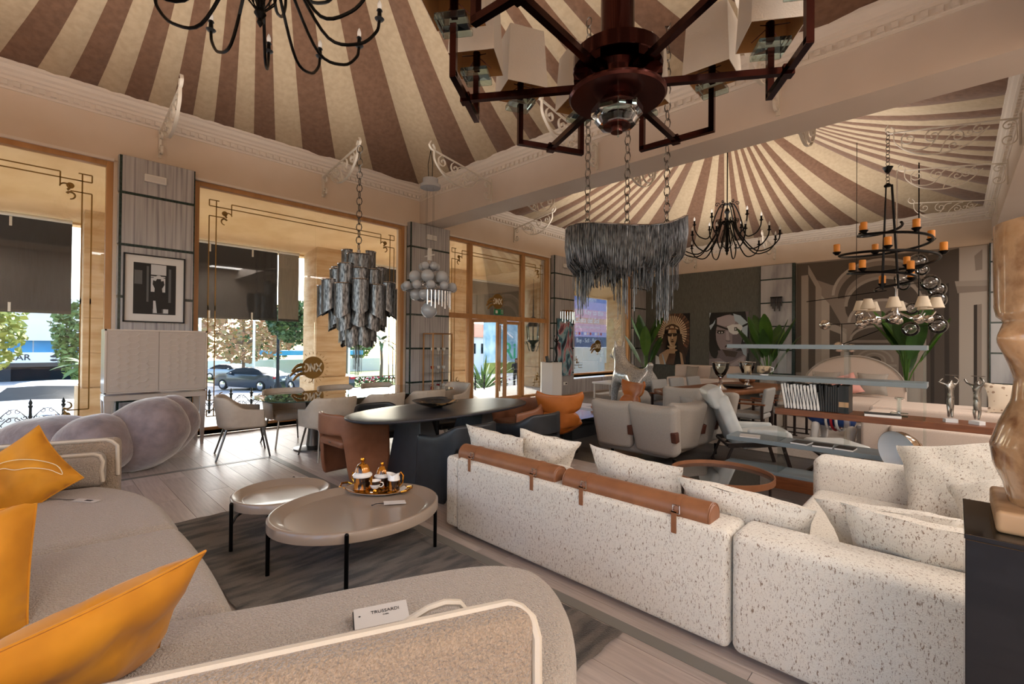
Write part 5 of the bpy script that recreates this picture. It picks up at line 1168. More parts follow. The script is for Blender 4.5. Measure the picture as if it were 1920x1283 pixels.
def grey_sofa():
    t = thing('modular_sofa', 'greige linen corner sofa with loose strapped back cushions', 'sofa')
    def back(c, rz, w=.62, h=.58, th=.20, tilt=12, m='linen'):
        M = Matrix.Translation(c) @ Matrix.Rotation(R(rz), 4, 'Z') @ Matrix.Rotation(R(tilt), 4, 'X')
        b = MB().soft((w/2, th/2, h/2), .07, 4, 6, lambda p: (p[0]*(1+.10*(p[2]/(h/2))), p[1]*(1-.25*(p[0]/(w/2))**2), p[2]+.03*abs(p[0]/(w/2))**2*(1 if p[2] > 0 else 0)), M=M).build('back_cushion', m, t, ang=180)
        MB().soft((.035, .035, .06), .01, fn=lambda p: (p[0]+w/2-.02, p[1]-th*.30, p[2]-.03), M=M).build('strap', 'strap', b)
    back((-3.14, 5.18, .50), 4, .54); back((-2.56, 5.14, .50), -8); back((-2.42, 5.62, .50), 72, .56); back((-2.38, 6.06, .50), 80, .5); back((-2.38, 6.46, .50), 86, .44)
    back((-2.96, 6.78, .60), 184, .56, .52); back((-2.46, 6.86, .58), 172, .50, .50)
    for lo, hi in (((-3.45, 5.25, .14), (-2.45, 6.1, .34)), ((-3.15, 6.1, .14), (-2.45, 6.72, .34))): h = [(b-a)/2 for a, b in zip(lo, hi)]; c = [(a+b)/2 for a, b in zip(lo, hi)]; MB().soft(h, .06, 3, 4, lambda p: (p[0]+c[0], p[1]+c[1], p[2]+c[2])).build('seat', 'linen', t, ang=180)
    for x, y in ((-3.3, 5.4), (-2.4, 5.3), (-2.4, 6.6), (-3.0, 6.6)): MB().cyl((x, y, 0), (x, y, .15), .02, n=8).build('leg', 'black_metal', t)
    for c, yaw, lab in (((-3.02, 6.02, .50), 200, 'small linen cushion lying on the greige corner sofa'), ((-2.62, 6.45, .58), 190, 'pale linen cushion leaning inside the greige corner sofa')): cushion('linen_cushion', lab, c, .46, .44, .16, yaw, 35, 12, 'linen', 'linen scatter cushions', n=8, seed=c[0])
grey_sofa()
def recliner(lab, loc, rz):
    t = thing('lounge_armchair', lab, 'armchair', loc, rz)
    def pad(nm, y, z, ln, w, th, tilt, m='leather_white'):
        M = Matrix.Translation((0, y, z)) @ Matrix.Rotation(R(tilt), 4, 'X'); MB().soft((w/2, ln/2, th/2), .05, 3, 5, lambda p: (p[0], p[1], p[2]*(1+.25*(1-(p[0]/(w/2))**2))), M=M).build(nm, m, t, ang=180)
    pad('seat', .10, .37, .58, .56, .15, 8); pad('backrest', -.30, .60, .62, .56, .15, 112); pad('headrest', -.45, .86, .26, .54, .17, 118)
    for s in (-1, 1):
        MB().bar((s*.30, -.34, .30), (s*.30, .42, .36), .03, .05).build('side_rail', 'dark_wood', t, smooth=False); MB().bar((s*.30, .26, .34), (s*.30, .36, 0), .035).build('leg', 'dark_wood', t, smooth=False); MB().bar((s*.30, -.28, .31), (s*.30, -.40, 0), .025).build('leg', 'dark_wood', t, smooth=False)
    MB().bar((-.30, -.40, .02), (.30, -.40, .02), .025).bar((-.3, -.34, .30), (.3, -.34, .30), .025).build('cross_rail', 'dark_wood', t, smooth=False)
    for s in (-1, 1): MB().soft((.04, .22, .05), .03, fn=lambda p: (p[0]+s*.29, p[1]+.1, p[2]+.46)).build('armrest', 'leather_white', t, ang=180)
    return t
rc = recliner('white leather lounge chair with dark wooden frame beside the shelves', (-1.84, 6.26, 0), R(-58))
ot = thing('footstool', 'white leather footstool with crossed dark legs behind the shelves', 'stool', (-1.0, 6.5, 0), R(-50)); MB().soft((.27, .24, .07), .05, fn=lambda p: (p[0], p[1], p[2]+.33)).build('seat', 'leather_white', ot, ang=180)
for s in (-1, 1):
    MB().bar((s*.2, -.2, 0), (s*.2, .16, .27), .035).build('leg', 'dark_wood', ot, smooth=False); MB().bar((s*.2, .2, 0), (s*.2, -.16, .27), .035).build('leg', 'dark_wood', ot, smooth=False)

def slab_table():
    t = thing('live_edge_table', 'long dining table with a thick live edge wooden slab', 'table', (-3.02, 8.72, 0), R(-8)); rng = random.Random(4); P = []
    for i in range(48): a = 2*PI*i/48; P.append(((.55+.03*sin(5*a)+.02*sin(11*a+1))*math.copysign(abs(cos(a))**.45, cos(a)), (1.62+.03*sin(7*a))*math.copysign(abs(sin(a))**.45, sin(a))))
    MB().pad(P, .67, .76, .015, 3, rb=.05).build('slab', 'walnut_slab', t, ang=70)
    for s in (-1, 1):
        MB().b2((-.38, s*1.1-.04, 0), (.38, s*1.1+.04, .04)).b2((-.38, s*1.1-.03, 0), (-.32, s*1.1+.03, .67)).b2((.32, s*1.1-.03, 0), (.38, s*1.1+.03, .67)).b2((-.38, s*1.1-.03, .62), (.38, s*1.1+.03, .67)).build('leg', 'black_metal', t, smooth=False)
    def ch(lab, loc, rz, arms=True):
        t = thing('slat_armchair', lab, 'chair', loc, rz, 'grey cushioned chairs at the live edge table')
        MB().soft((.23, .24, .04), .03, fn=lambda p: (p[0], p[1], p[2]+.44)).build('seat', 'linen_grey', t, ang=180); MB().soft((.23, .03, .19), .028, M=Matrix.Translation((0, -.25, .68)) @ Matrix.Rotation(R(10), 4, 'X')).build('backrest', 'linen_grey', t, ang=180)
        for s in (-1, 1):
            for y in (-.24, .24): MB().box((s*.25, y, .31 if y > 0 else .32), (.03, .035, .62 if y > 0 else .64)).build('leg', 'dark_wood', t, smooth=False)
            MB().box((s*.25, .0, .63), (.045, .56, .022)).build('armrest', 'oak_warm', t, smooth=False); MB().box((s*.25, 0, .015), (.03, .56, .03)).build('runner', 'dark_wood', t, smooth=False)
        return t
    g = None
    for i, (x, y, rz, lab) in enumerate(((-2.30, 7.75, 90, 'grey chair on the near side of the live edge table, nearest one'), (-2.18, 8.60, 88, 'grey chair on the near side of the live edge table, second one'), (-2.05, 9.40, 88, 'grey chair on the near side of the live edge table, third one'), (-3.70, 8.05, -98, 'grey chair on the wall side of the live edge table, nearest the dog'), (-3.68, 8.75, -98, 'grey chair on the wall side of the live edge table, middle one'), (-3.62, 9.42, -98, 'grey chair on the wall side of the live edge table, farthest one'))):
        if g is None: g = ch(lab, (x, y, 0), R(rz))
        else: dup(g, (x, y, 0), R(rz), lab)
    gl = None
    for (x, y, lab) in ((-2.92, 8.25, 'large glass goblet vase on a chrome foot, nearer one'), (-2.72, 9.0, 'large glass goblet vase on a chrome foot, farther one')):
        if gl is None:
            gl = thing('goblet_vase', lab, 'vase', (x, y, .76), 0, 'goblet vases on the live edge table'); MB().lathe([(.001, .20), (.04, .205), (.085, .25), (.13, .36), (.14, .46), (.135, .46), (.12, .36), (.08, .26), (.001, .215)], n=28).build('bowl', 'clear_glass', gl); MB().lathe([(.11, 0), (.11, .012), (.06, .04), (.03, .08), (.04, .11), (.022, .14), (.03, .18), (.05, .205), (.001, .206)], n=24).build('foot', 'chrome', gl); MB().tube([(.14*cos(a), .14*sin(a), .45) for a in [2*PI*i/24 for i in range(24)]], .008, 5, closed=True).build('rim_band', 'chrome', gl)
        else: dup(gl, (x, y, .76), 0, lab)
    b = thing('serving_bowl', 'flat black bowl between the goblet vases', 'bowl', (-2.78, 8.6, .76)); MB().lathe([(.001, .005), (.1, 0), (.24, .04), (.25, .05), (.23, .045), (.1, .015), (.001, .012)], n=28).build('dish', 'black_satin', b)
    b = thing('wood_knot', 'carved wooden knot ornament at the end of the table', 'ornament', (-2.95, 9.75, .76)); MB().sphere((0, 0, .09), .12, 12, 8, sx=1.3, sz=.75).sphere((.09, .05, .13), .07, 10, 6).build('knot', 'walnut_slab', b)
slab_table()
def wall_sofa():
    t = thing('low_sofa', 'cream low sofa against the dark far wall', 'sofa', (-6.0, 15.4, 0)); MB().soft((1.1, .4, .16), .06, fn=lambda p: (p[0], p[1], p[2]+.28)).build('seat', 'cream_sofa', t, ang=180); MB().soft((1.1, .12, .22), .06, fn=lambda p: (p[0], p[1]+.36, p[2]+.62)).build('backrest', 'cream_sofa', t, ang=180)
    for x in (-1, 1): MB().box((x, 0, .06), (.06, .6, .12)).build('foot', 'dark_wood', t, smooth=False)
    for x, lab in ((-.4, 'left beige cushion on the low sofa by the dark wall'), (.4, 'right beige cushion on the low sofa by the dark wall')): cushion('sofa_cushion', lab, (-6+x, 15.45, .62), .42, .40, .15, 0, 20, 0, 'linen', 'cushions on the low far sofa', n=8, seed=x)
wall_sofa()

def shelving():
    t = thing('glass_shelving', 'low shelving of grey boards and a wood plank on clear glass uprights', 'shelving', (0, 5.5, 0)); D = .36
    for nm, x0, x1, z, th, m in (('shelf', -1.88, -.18, 1.475, .045, 'shelf_grey'), ('shelf', -1.88, -.18, 1.135, .045, 'shelf_grey'), ('shelf', -1.88, -.18, .44, .045, 'shelf_grey'), ('shelf', -1.95, -.18, .125, .03, 'shelf_grey')): MB().b2((x0, 0, z), (x1, D, z+th)).build(nm, m, t, smooth=False, bevel=.002)
    MB().b2((-1.38, -.02, .785), (.9, D+.02, .845)).build('wood_shelf', 'oak_warm', t, smooth=False, bevel=.002); MB().b2((-1.96, -.02, 0), (-.16, D+.02, .125)).build('wood_plinth', 'oak_warm', t, smooth=False, bevel=.002)
    for x in (-1.36, -.78, -.20):
        for z0, z1 in ((.155, .44), (.485, .785), (.845, 1.135), (1.18, 1.475)): MB().b2((x-.006, .02, z0), (x+.006, D-.02, z1)).build('glass_upright', 'shelf_glass', t, smooth=False)
    rng = random.Random(9); x = -1.325; zb = .846; n = 0
    names = ['bw_dark', 'card', 'mat_board', 'bw_light', 'dark_grey']
    pos = ['first', 'second', 'third', 'fourth', 'fifth', 'sixth', 'seventh', 'eighth', 'ninth', 'tenth', 'eleventh', 'twelfth', 'thirteenth', 'fourteenth', 'fifteenth', 'sixteenth', 'seventeenth', 'eighteenth', 'nineteenth', 'twentieth', 'twenty-first', 'twenty-second']
    while x < -.84 and n < 22:
        pale = n < 11; th = rng.uniform(.022, .032) if pale else rng.uniform(.014, .022); h = .262+rng.uniform(-.006, .012); a = -9 if pale else (-4 if n < 13 else 0)
        b = thing('catalogue', ('pale' if pale else 'black')+' catalogue in the row on the wood shelf, %s from left' % pos[n], 'book', (x+.02, 5.54, zb), 0, 'catalogues in a row on the wood shelf'); M = Matrix.Rotation(R(a), 4, 'Y')
        MB().box((th/2, .11, h/2), (th-.004, .21, h-.008)).xf(M).build('pages', 'mat_board' if pale else 'dark_grey', b, smooth=False); MB().box((.002, .112, h/2), (.003, .222, h)).xf(M).box((th-.002, .112, h/2), (.003, .222, h)).build('cover', 'bw_dark', b, smooth=False)
        q = b.children[1]; q.data.transform(Matrix.Identity(4)); x += th+.003; n += 1
    b = thing('archive_box', 'dark grey document box at the end of the catalogue row', 'box', (-.80, 5.54, zb)); MB().b2((-.03, 0, 0), (.05, .24, .27)).build('box', 'bw_dark', b, smooth=False); MB().b2((-.03, -.002, .06), (.05, .0, .11)).build('label_strip', 'pale_wood', b, smooth=False)
    def mag(nm, lab, x, z, w, rz, m='dark_grey', th=.014, y=5.6):
        b = thing(nm, lab, 'magazine', (x, y, z), R(rz), 'magazines on the shelves'); MB().b2((-w/2, -.09, 0), (w/2, .09, th)).build('pages', 'mat_board', b, smooth=False); MB().b2((-w/2-.001, -.091, th), (w/2+.001, .091, th+.003)).build('cover', m, b, smooth=False)
    mag('magazine', 'grey magazine lying on the wood shelf', -.50, .846, .27, 8, 'dark_grey', .022); mag('magazine', 'black booklet lying on the lower shelf, left one', -1.16, .487, .15, -6); mag('magazine', 'black booklet lying on the lower shelf, middle one', -.97, .487, .17, 4, 'bw_dark'); mag('magazine', 'black booklet lying on the lower shelf, right one', -.78, .487, .15, -4, 'bw_dark'); mag('magazine', 'white leaflet lying at the left end of the lower shelf', -1.66, .487, .2, 14, 'card', .006)
    mat('marble_vase', '#b09b7d', .4, c2='#3c2c1e', scale=14, mix=(.45, .6), detail=4)
    b = thing('candle_vase', 'small cylindrical stone patterned vase on the middle shelf', 'vase', (-1.70, 5.65, 1.18)); MB().lathe([(.001, 0), (.036, 0), (.036, .10), (.033, .10), (.03, .02), (.001, .02)], n=20).build('vase', 'marble_vase', b); MB().tube([(.035*cos(a), .035*sin(a), .1) for a in [2*PI*i/20 for i in range(20)]], .003, 5, closed=True).build('rim', 'gilt', b)
    b = thing('printed_cup', 'wide cup printed with brown figures on the middle shelf', 'cup', (-1.535, 5.65, 1.18)); MB().lathe([(.001, 0), (.045, 0), (.045, .01)], n=24).build('foot', 'porcelain', b); MB().lathe([(.04, .01), (.066, .03), (.07, .06), (.069, .10), (.066, .10), (.06, .04), (.001, .025)], n=28).build('bowl', 'marble_vase', b); MB().tube([(.068, 0, .09), (.095, 0, .085), (.095, 0, .05), (.066, 0, .04)], .005, 6).build('handle', 'porcelain', b)
    b = thing('crystal_candlestick', 'square clear crystal candlestick on the wood shelf', 'candlestick', (-.385, 5.74, .846)); MB().box((0, 0, .015), (.13, .10, .03)).box((0, 0, .10), (.035, .035, .15)).box((0, 0, .17), (.06, .06, .015)).build('crystal', 'clear_glass', b, smooth=False); MB().box((0, 0, .10), (.02, .02, .14)).build('core', 'chrome', b, smooth=False)
    for k, (x, lab) in enumerate(((-.03, 'silver figure lifting a dish, left statuette on the wood shelf'), (.135, 'silver figure with one arm flung out, right statuette on the wood shelf'))):
        s = thing('silver_statuette', lab, 'statuette', (x, 5.62, .846), R(20-60*k), 'silver statuettes on the wood shelf'); MB().box((0, 0, .015), (.085, .06, .03)).build('base', 'bw_light', s, smooth=False)
        V = [(0, 0, .22, .022), (.0, 0, .28, .024), (0, 0, .32, .026), (.0, 0, .35, .011), (.005, 0, .375, .017)]; E = [(0, 1), (1, 2), (2, 3), (3, 4)]
        arms = [[(.04, .0, .335, .010), (.055, 0, .37, .008), (.02, 0, .405, .007)], [(-.045, 0, .335, .010), (-.08, 0, .35+.0*k, .008), (-.10 if k else -.05, 0, .385, .007)]]
        for a in arms:
            p = 2
            for v in a: V.append(v); E.append((p, len(V)-1)); p = len(V)-1
        for sx in (-1, 1):
            p = 0
            for v in ((sx*.012, .005, .17, .017), (sx*.014, .01*sx, .10, .012), (sx*.012, 0, .04, .008)): V.append(v); E.append((p, len(V)-1)); p = len(V)-1
        skin('figure', 'pewter', s, V, E, 1); MB().lathe([(.001, .41), (.045, .412), (.047, .416), (.001, .414)], (.012, 0, 0), 20).build('dish', 'pewter', s); MB().lathe([(.02, .12), (.026, .16), (.018, .22)], n=12).build('drapery', 'pewter', s)
shelving()
def behind_shelves():
    t = thing('dome_lamp', 'bronze dome lamp with a pale inside tilted towards the window', 'lamp', (-.37, 5.12, 0), R(140)); MB().lathe([(.14, 0), (.14, .02), (.02, .03), (.015, .5)], n=20).build('stand', 'black_metal', t); M = Matrix.Rotation(R(82), 3, 'X'); c = (0, -.02, .60)
    MB().lathe([(.001, .17), (.07, .165), (.13, .13), (.17, .07), (.185, 0)], c, 32, M=M, cap=False).build('shade', 'lamp_gold', t); MB().lathe([(.183, 0), (.168, .065), (.125, .125), (.07, .158), (.001, .163)], c, 32, M=M, cap=False).build('shade_lining', 'lamp_white', t); MB().lathe([(.03, .165), (.03, .21), (.001, .215)], c, 12, M=M).build('cap', 'black_metal', t)
    t = thing('tray_table', 'round low table with brown rim and glass top behind the sofa', 'table', (-1.52, 4.32, 0)); MB().lathe([(.418, .32), (.43, .32), (.43, .37), (.418, .37), (.418, .32)], n=48, cap=False).build('rim', 'leather_tan', t); MB().lathe([(.001, .33), (.418, .33), (.418, .338), (.001, .338)], n=48).build('glass_top', 'table_glass', t); MB().lathe([(.001, .03), (.20, .03), (.20, .10), (.001, .10)], n=32).build('wood_block', 'oak_warm', t)
    for k in range(3): a = 2*PI*k/3; MB().cyl((.4*cos(a), .4*sin(a), 0), (.4*cos(a), .4*sin(a), .33), .012, n=8).build('leg', 'dark_wood', t)
    m = MB(); MB().b2((-.42, -.01, .015), (.42, .01, .035)).build('cross_bar', 'dark_wood', t, smooth=False)
    t = thing('bulldog_statue', 'white bulldog statue painted with a red and blue flag coat', 'statue', (-1.3, 8.6, 0), R(165)); V = [(.0, 0, .40, .16), (.26, 0, .42, .19), (.44, 0, .55, .15), (.56, 0, .56, .10), (-.22, 0, .42, .14)]; E = [(0, 1), (1, 2), (2, 3), (0, 4)]
    skin('body', 'flag_blue', t, V, E)
    for x in (-.25, .25):
        for s in (-1, 1): skin('leg', 'white_gloss', t, [(x, s*.12, .34, .075), (x+.01, s*.15, .16, .055), (x+.01, s*.16, .05, .055), (x+.08, s*.16, .035, .045)], [(0, 1), (1, 2), (2, 3)], 1)
    for x, m in ((-.05, 'white_gloss'), (.02, 'flag_red'), (.09, 'white_gloss')): MB().tube([(x, (.178)*cos(a), .40+.178*sin(a)) for a in [2*PI*i/24 for i in range(24)]], .02, 6, closed=True).build('flag_stripe', m, t)
    t = thing('cream_daybed', 'low cream daybed sofa behind the shelves', 'sofa', (.35, 8.1, 0))
    for nm, lo, hi in (('armrest', (-1.25, -.5, .02), (-.95, .55, .60)), ('seat', (-.95, -.5, .06), (1.6, .55, .42)), ('backrest', (-.95, -.62, .06), (1.6, -.42, .52))): h = [(b-a)/2 for a, b in zip(lo, hi)]; c = [(a+b)/2 for a, b in zip(lo, hi)]; MB().soft(h, .04, 3, 3, lambda p: (p[0]+c[0], p[1]+c[1], p[2]+c[2])).build(nm, 'cream_sofa', t, ang=180)
    t = thing('daybed_platform', 'wide cream mattress seat farther behind the shelves', 'sofa', (.6, 9.9, 0)); MB().soft((1.6, .6, .17), .06, fn=lambda p: (p[0], p[1], p[2]+.40)).build('mattress', 'cream_sofa', t, ang=180); MB().b2((-1.5, -.5, 0), (1.5, .5, .23)).build('base', 'dark_wood', t, smooth=False)
    t = thing('fur_throw', 'brown fur throw draped over the cream daybed', 'throw', (.05, 8.15, 0)); MB().grid(lambda u, v: (-.45+.9*u+.06*sin(v*5), -.60+1.1*v, (.44 if v > .25 else .54) + .05*noise.noise(Vector((u*4, v*4, 1)))+.06*sin(PI*u) + (0 if v > .12 else -.25*(.12-v)/.12)), 16, 16).build('fur', 'fur', t)
    for c, yaw, lab, m in (((.62, 9.75, .78), 10, 'brown cushion with pale ring pattern behind the statuettes', 'ring_fabric'), ((1.05, 9.6, .78), -14, 'taupe patterned cushion half hidden by the torso', 'ring_fabric')):
        if m not in MT: mat(m, '#8d7664', .9, c2='#c8b8a4', scale=16, tex='vor', mix=(.30, .34))
        cushion('patterned_cushion', lab, c, .62, .48, .18, yaw, 28, 0, m, 'patterned cushions on the daybed', n=8, seed=yaw)
    t = thing('round_bed', 'round cream sofa bed with an arched headboard', 'sofa', (-1.7, 12.4, 0)); MB().soft((.95, .9, .2), .1, fn=lambda p: (p[0], p[1]-.2, p[2]+.22)).build('seat', 'cream_sofa', t, ang=180)
    P = [(-.95, 0)]+[(.95*cos(a), .55+.75*sin(a)) for a in [PI-PI*i/24 for i in range(25)]]+[(.95, 0)]; B = Matrix(((1, 0, 0), (0, 0, -1), (0, 1, 0))); MB().prism(P[::-1], -.62, -.78, M=B).build('headboard', 'cream_sofa', t, ang=50, bevel=.03); MB().tube([(x, .60, z) for x, z in P[1:-1]], .02, 6).build('piping', 'linen', t)
    cushion('pink_cushion', 'dusty pink cushion on the round sofa bed', (-1.75, 12.45, .66), .55, .5, .2, 15, 30, 20, 'pink', n=10)
    for x, sd, lab in ((-1.30, 2, 'greige cushion right of the pink cushion'), (-2.15, 3, 'greige cushion left of the pink cushion')): cushion('bed_cushion', lab, (x, 12.65, .70), .55, .5, .2, 0, 22, 0, 'linen', 'greige cushions on the round bed', n=8, seed=sd)
    r = MB().b2((-3.0, 7.2, .002), (2.0, 12.9, .012)).build('area_rug', mat('rug_grey', '#8d8279', .95, c2='#7f756c', scale=50), smooth=False); tag(r, 'wide plain greige rug under the bulldog statue', 'rug')
behind_shelves()
r = MB().b2((-8.3, 9.9, .002), (-3.6, 13.6, .012)).build('area_rug', 'rug_grey', smooth=False); tag(r, 'wide plain greige rug behind the dog statue', 'rug')
# ================================================================ chandeliers, brackets
mat('copper', '#4a2a26', .14, 1); mat('copper_face', '#5a322c', .2, .9)
mat('shade_cloth', '#d8d0c5', .9, bump=.3, bscale=120); mat('shade_inner', '#a5794a', .9)
pane_mat('glass_block', (.80, .92, .90), refl=1.6); mat('bulb', '#e8e6e2', .2, trans=.2); mat('candle_amber', '#d98a2b', .5, c2='#c57418', scale=6)
mat('gunmetal_chain', '#8b8d90', .30, .7, c2='#3f4042', scale=40, stretch=(1, 1, .3)); mat('globe_white', '#aeb2b8', .15, coat=.6)
pane_mat('bubble', (.92, .93, .95), refl=2.2); mat('mirror_ball', '#c9c2bb', .08, 1); mat('shade_small', '#d3c4ae', .9); mat('cord_black', '#121212', .9)
def ribbon(m, pts, wd=.04, th=.012):
    P = [Vector((p[0], 0, p[1])) for p in pts]; n = len(P); vs = []
    for i, p in enumerate(P):
        t = (P[min(i+1, n-1)]-P[max(i-1, 0)]).normalized(); q = Vector((-t.z, 0, t.x))
        for a, b in ((-1, -1), (1, -1), (1, 1), (-1, 1)): vs.append(p+q*(a*th/2)+Vector((0, b*wd/2, 0)))
    fs = [(i*4+j, i*4+(j+1) % 4, (i+1)*4+(j+1) % 4, (i+1)*4+j) for i in range(n-1) for j in range(4)]+[(0, 1, 2, 3), ((n-1)*4+3, (n-1)*4+2, (n-1)*4+1, (n-1)*4)]
    return m.add(vs, fs)
def b2d(p, n=8): return [(q.x, q.y) for q in bez([(a, b, 0) for a, b in p], n)]
def bracket(lab, loc, rz, grp, wd=.04, th=.012):
    t = thing('scroll_bracket', lab, 'bracket', loc, rz, grp)
    ribbon(MB(), [(.012, 0), (.012, .42)], wd, .02).build('wall_plate', 'iron_white', t, smooth=False)
    ribbon(MB(), b2d([(.02, .36), (.5, .44), (1.30, .56)], 6), wd*.8, th*1.3).build('top_bar', 'iron_white', t)
    ribbon(MB(), b2d([(1.36, .66), (1.32, .60), (1.33, .54), (1.30, .38), (1.08, .18), (.78, .10), (.5, .16), (.30, .34)], 6), wd, th).build('lower_arc', 'iron_white', t)
    ribbon(MB(), b2d([(1.40, .70), (1.43, .63), (1.38, .57), (1.30, .56)], 5), wd, th).build('hook', 'iron_white', t)
    for sp, ext in ((spiral(.12, .29, .075, 1.35, R(180), -1), [(.04, .2)]), (spiral(.12, .10, .085, 1.35, R(180), 1), [(.04, .2)]), (spiral(1.15, .42, .10, 1.3, R(70), -1), []), (spiral(.88, .38, .10, 1.3, R(70), -1), []), (spiral(.62, .30, .075, 1.2, R(90), 1), []), (spiral(.66, .18, .07, 1.2, R(200), 1), []), (spiral(.50, .31, .06, 1.2, R(20), -1), []), (spiral(.40, .33, .07, 1.2, R(100), -1), [])): ribbon(MB(), ext+sp, wd*.8, th).build('scroll', 'iron_white', t)
    ribbon(MB(), b2d([(1.24, .46), (1.22, .30), (1.05, .22), (.90, .26), (.80, .42), (.70, .44)], 6), wd*.8, th).build('inner_curve', 'iron_white', t); ribbon(MB(), b2d([(.80, .12), (.74, .28), (.62, .40), (.52, .42)], 6), wd*.8, th).build('inner_curve', 'iron_white', t)
    return t
GB = 'white wrought iron scroll brackets'
br = bracket('white scroll bracket above the first marble pier', (XL, 1.32, 4.25), 0, GB)
for loc, rz, lab in (((XL, 3.80, 4.25), 0, 'white scroll bracket holding the tiered chain chandelier'), ((XL, 9.05, 4.25), 0, 'white scroll bracket above the entrance door'), ((XL, 13.6, 4.25), 0, 'white scroll bracket above the far window'),
    ((-6.33, 6.0, 4.18), -90, 'white scroll bracket on the beam holding the globe chandelier'), ((-3.97, 6.0, 4.18), -90, 'white scroll bracket on the beam behind the copper chandelier'), ((-1.49, 6.0, 4.18), -90, 'white scroll bracket on the beam, nearest the camera'),
    ((-6.33, 6.56, 4.18), 90, 'white scroll bracket behind the beam, leftmost'), ((-3.97, 6.56, 4.18), 90, 'white scroll bracket behind the beam, between the chains'), ((-1.49, 6.56, 4.18), 90, 'white scroll bracket behind the beam, rightmost'),
    ((-6.6, YB, 4.2), -90, 'white scroll bracket on the back wall above the portraits'), ((-4.1, YB, 4.2), -90, 'white scroll bracket on the back wall above the marble pier')): dup(br, loc, R(rz), lab)
for y, lab in ((9.2, 'long white scroll bracket carrying the candle chandelier'), (11.3, 'long white scroll bracket on the right beam, middle one'), (14.0, 'long white scroll bracket on the right beam, farthest one')): dup(br, (XR, y, 4.25), R(180), lab)

def chain(parent, a, b, link=.09, r=.005, m='black_metal', w=.03):
    a = Vector(a); b = Vector(b); n = max(2, int((b-a).length/(link*.8))); mb = MB(); d = (b-a).normalized(); x = d.orthogonal().normalized(); y = d.cross(x)
    for i in range(n):
        c = a+(b-a)*((i+.5)/n); q = x if i % 2 else y; h = (b-a).length/n*.62
        mb.tube([c+d*(h*cos(t))+q*(w*sin(t)) for t in [2*PI*k/8 for k in range(8)]], r, 4, closed=True)
    o = mb.build('chain', m, parent); o['kind'] = 'stuff'; return o

def candelabra(lab, loc, grp, rodtop, R1=.90, n1=12, n2=6):
    t = thing('candelabra', lab, 'chandelier', loc, R(8), grp)
    MB().lathe([(.001, -.40), (.025, -.36), (.018, -.33), (.045, -.29), (.03, -.25), (.03, .5), (.06, .55), (.03, .62), (.001, .64)], n=14).build('column', 'black_metal', t); cg = MB()
    for k in range(12): a = 2*PI*k/12; cg.tube([(rr*cos(a), rr*sin(a), z) for rr, z in ((.03, -.26), (.11, -.16), (.13, 0), (.09, .14), (.03, .22))], .006, 5)
    cg.build('cage', 'black_metal', t)
    arm = cup = bl = None
    for n, rad, ztip, zdip, off in ((n1, R1, -.02, -.34, 0), (n2, R1*.66, .36, .02, .26)):
        p = [(.03, 0, ztip+.36), (.14, 0, ztip+.33), (.26, 0, ztip+.05), (rad*.55, 0, zdip), (rad*.82, 0, zdip+.02), (rad*.97, 0, zdip+.16), (rad, 0, ztip-.05)]
        me = None
        for k in range(n):
            if me is None:
                q = MB().tube(bez(p, 5), .0135, 7); s = [(c, 0, z) for c, z in spiral(.20, ztip+.36, .05, 1.2, R(180), -1, 14)]; q.tube(s, .008, 5); o = q.build('arm', 'black_metal', t); me = o.data
                c = MB().lathe([(.001, -.06), (.03, -.05), (.042, -.035), (.02, -.025), (.017, .03), (.026, .035), (.022, .045), (.001, .045)], (rad, 0, ztip), 12).build('candle_cup', 'black_metal', o); b = MB().lathe([(.012, .045), (.019, .07), (.018, .095), (.009, .125), (.001, .135)], (rad, 0, ztip), 12).build('bulb', 'bulb', o); cm, bm = c.data, b.data
            else: o = piece(me, 'arm', t); piece(cm, 'candle_cup', o); piece(bm, 'bulb', o)
            o.rotation_euler = (0, 0, 2*PI*k/n+off)
    if rodtop: MB().cyl((0, 0, .62), (0, 0, rodtop-.6), .012, n=8).build('rod', 'black_metal', t); chain(t, (0, 0, rodtop-.6), (0, 0, rodtop), .10, .006)
    return t
GC = 'black candelabra chandeliers'
candelabra('black wrought iron candelabra chandelier under the near tent', (-4.0, 1.24, 4.40), GC, 2.9, .92)
candelabra('black wrought iron candelabra chandelier under the far tent', (-3.58, 10.45, 3.86), GC, 2.98, 1.0)

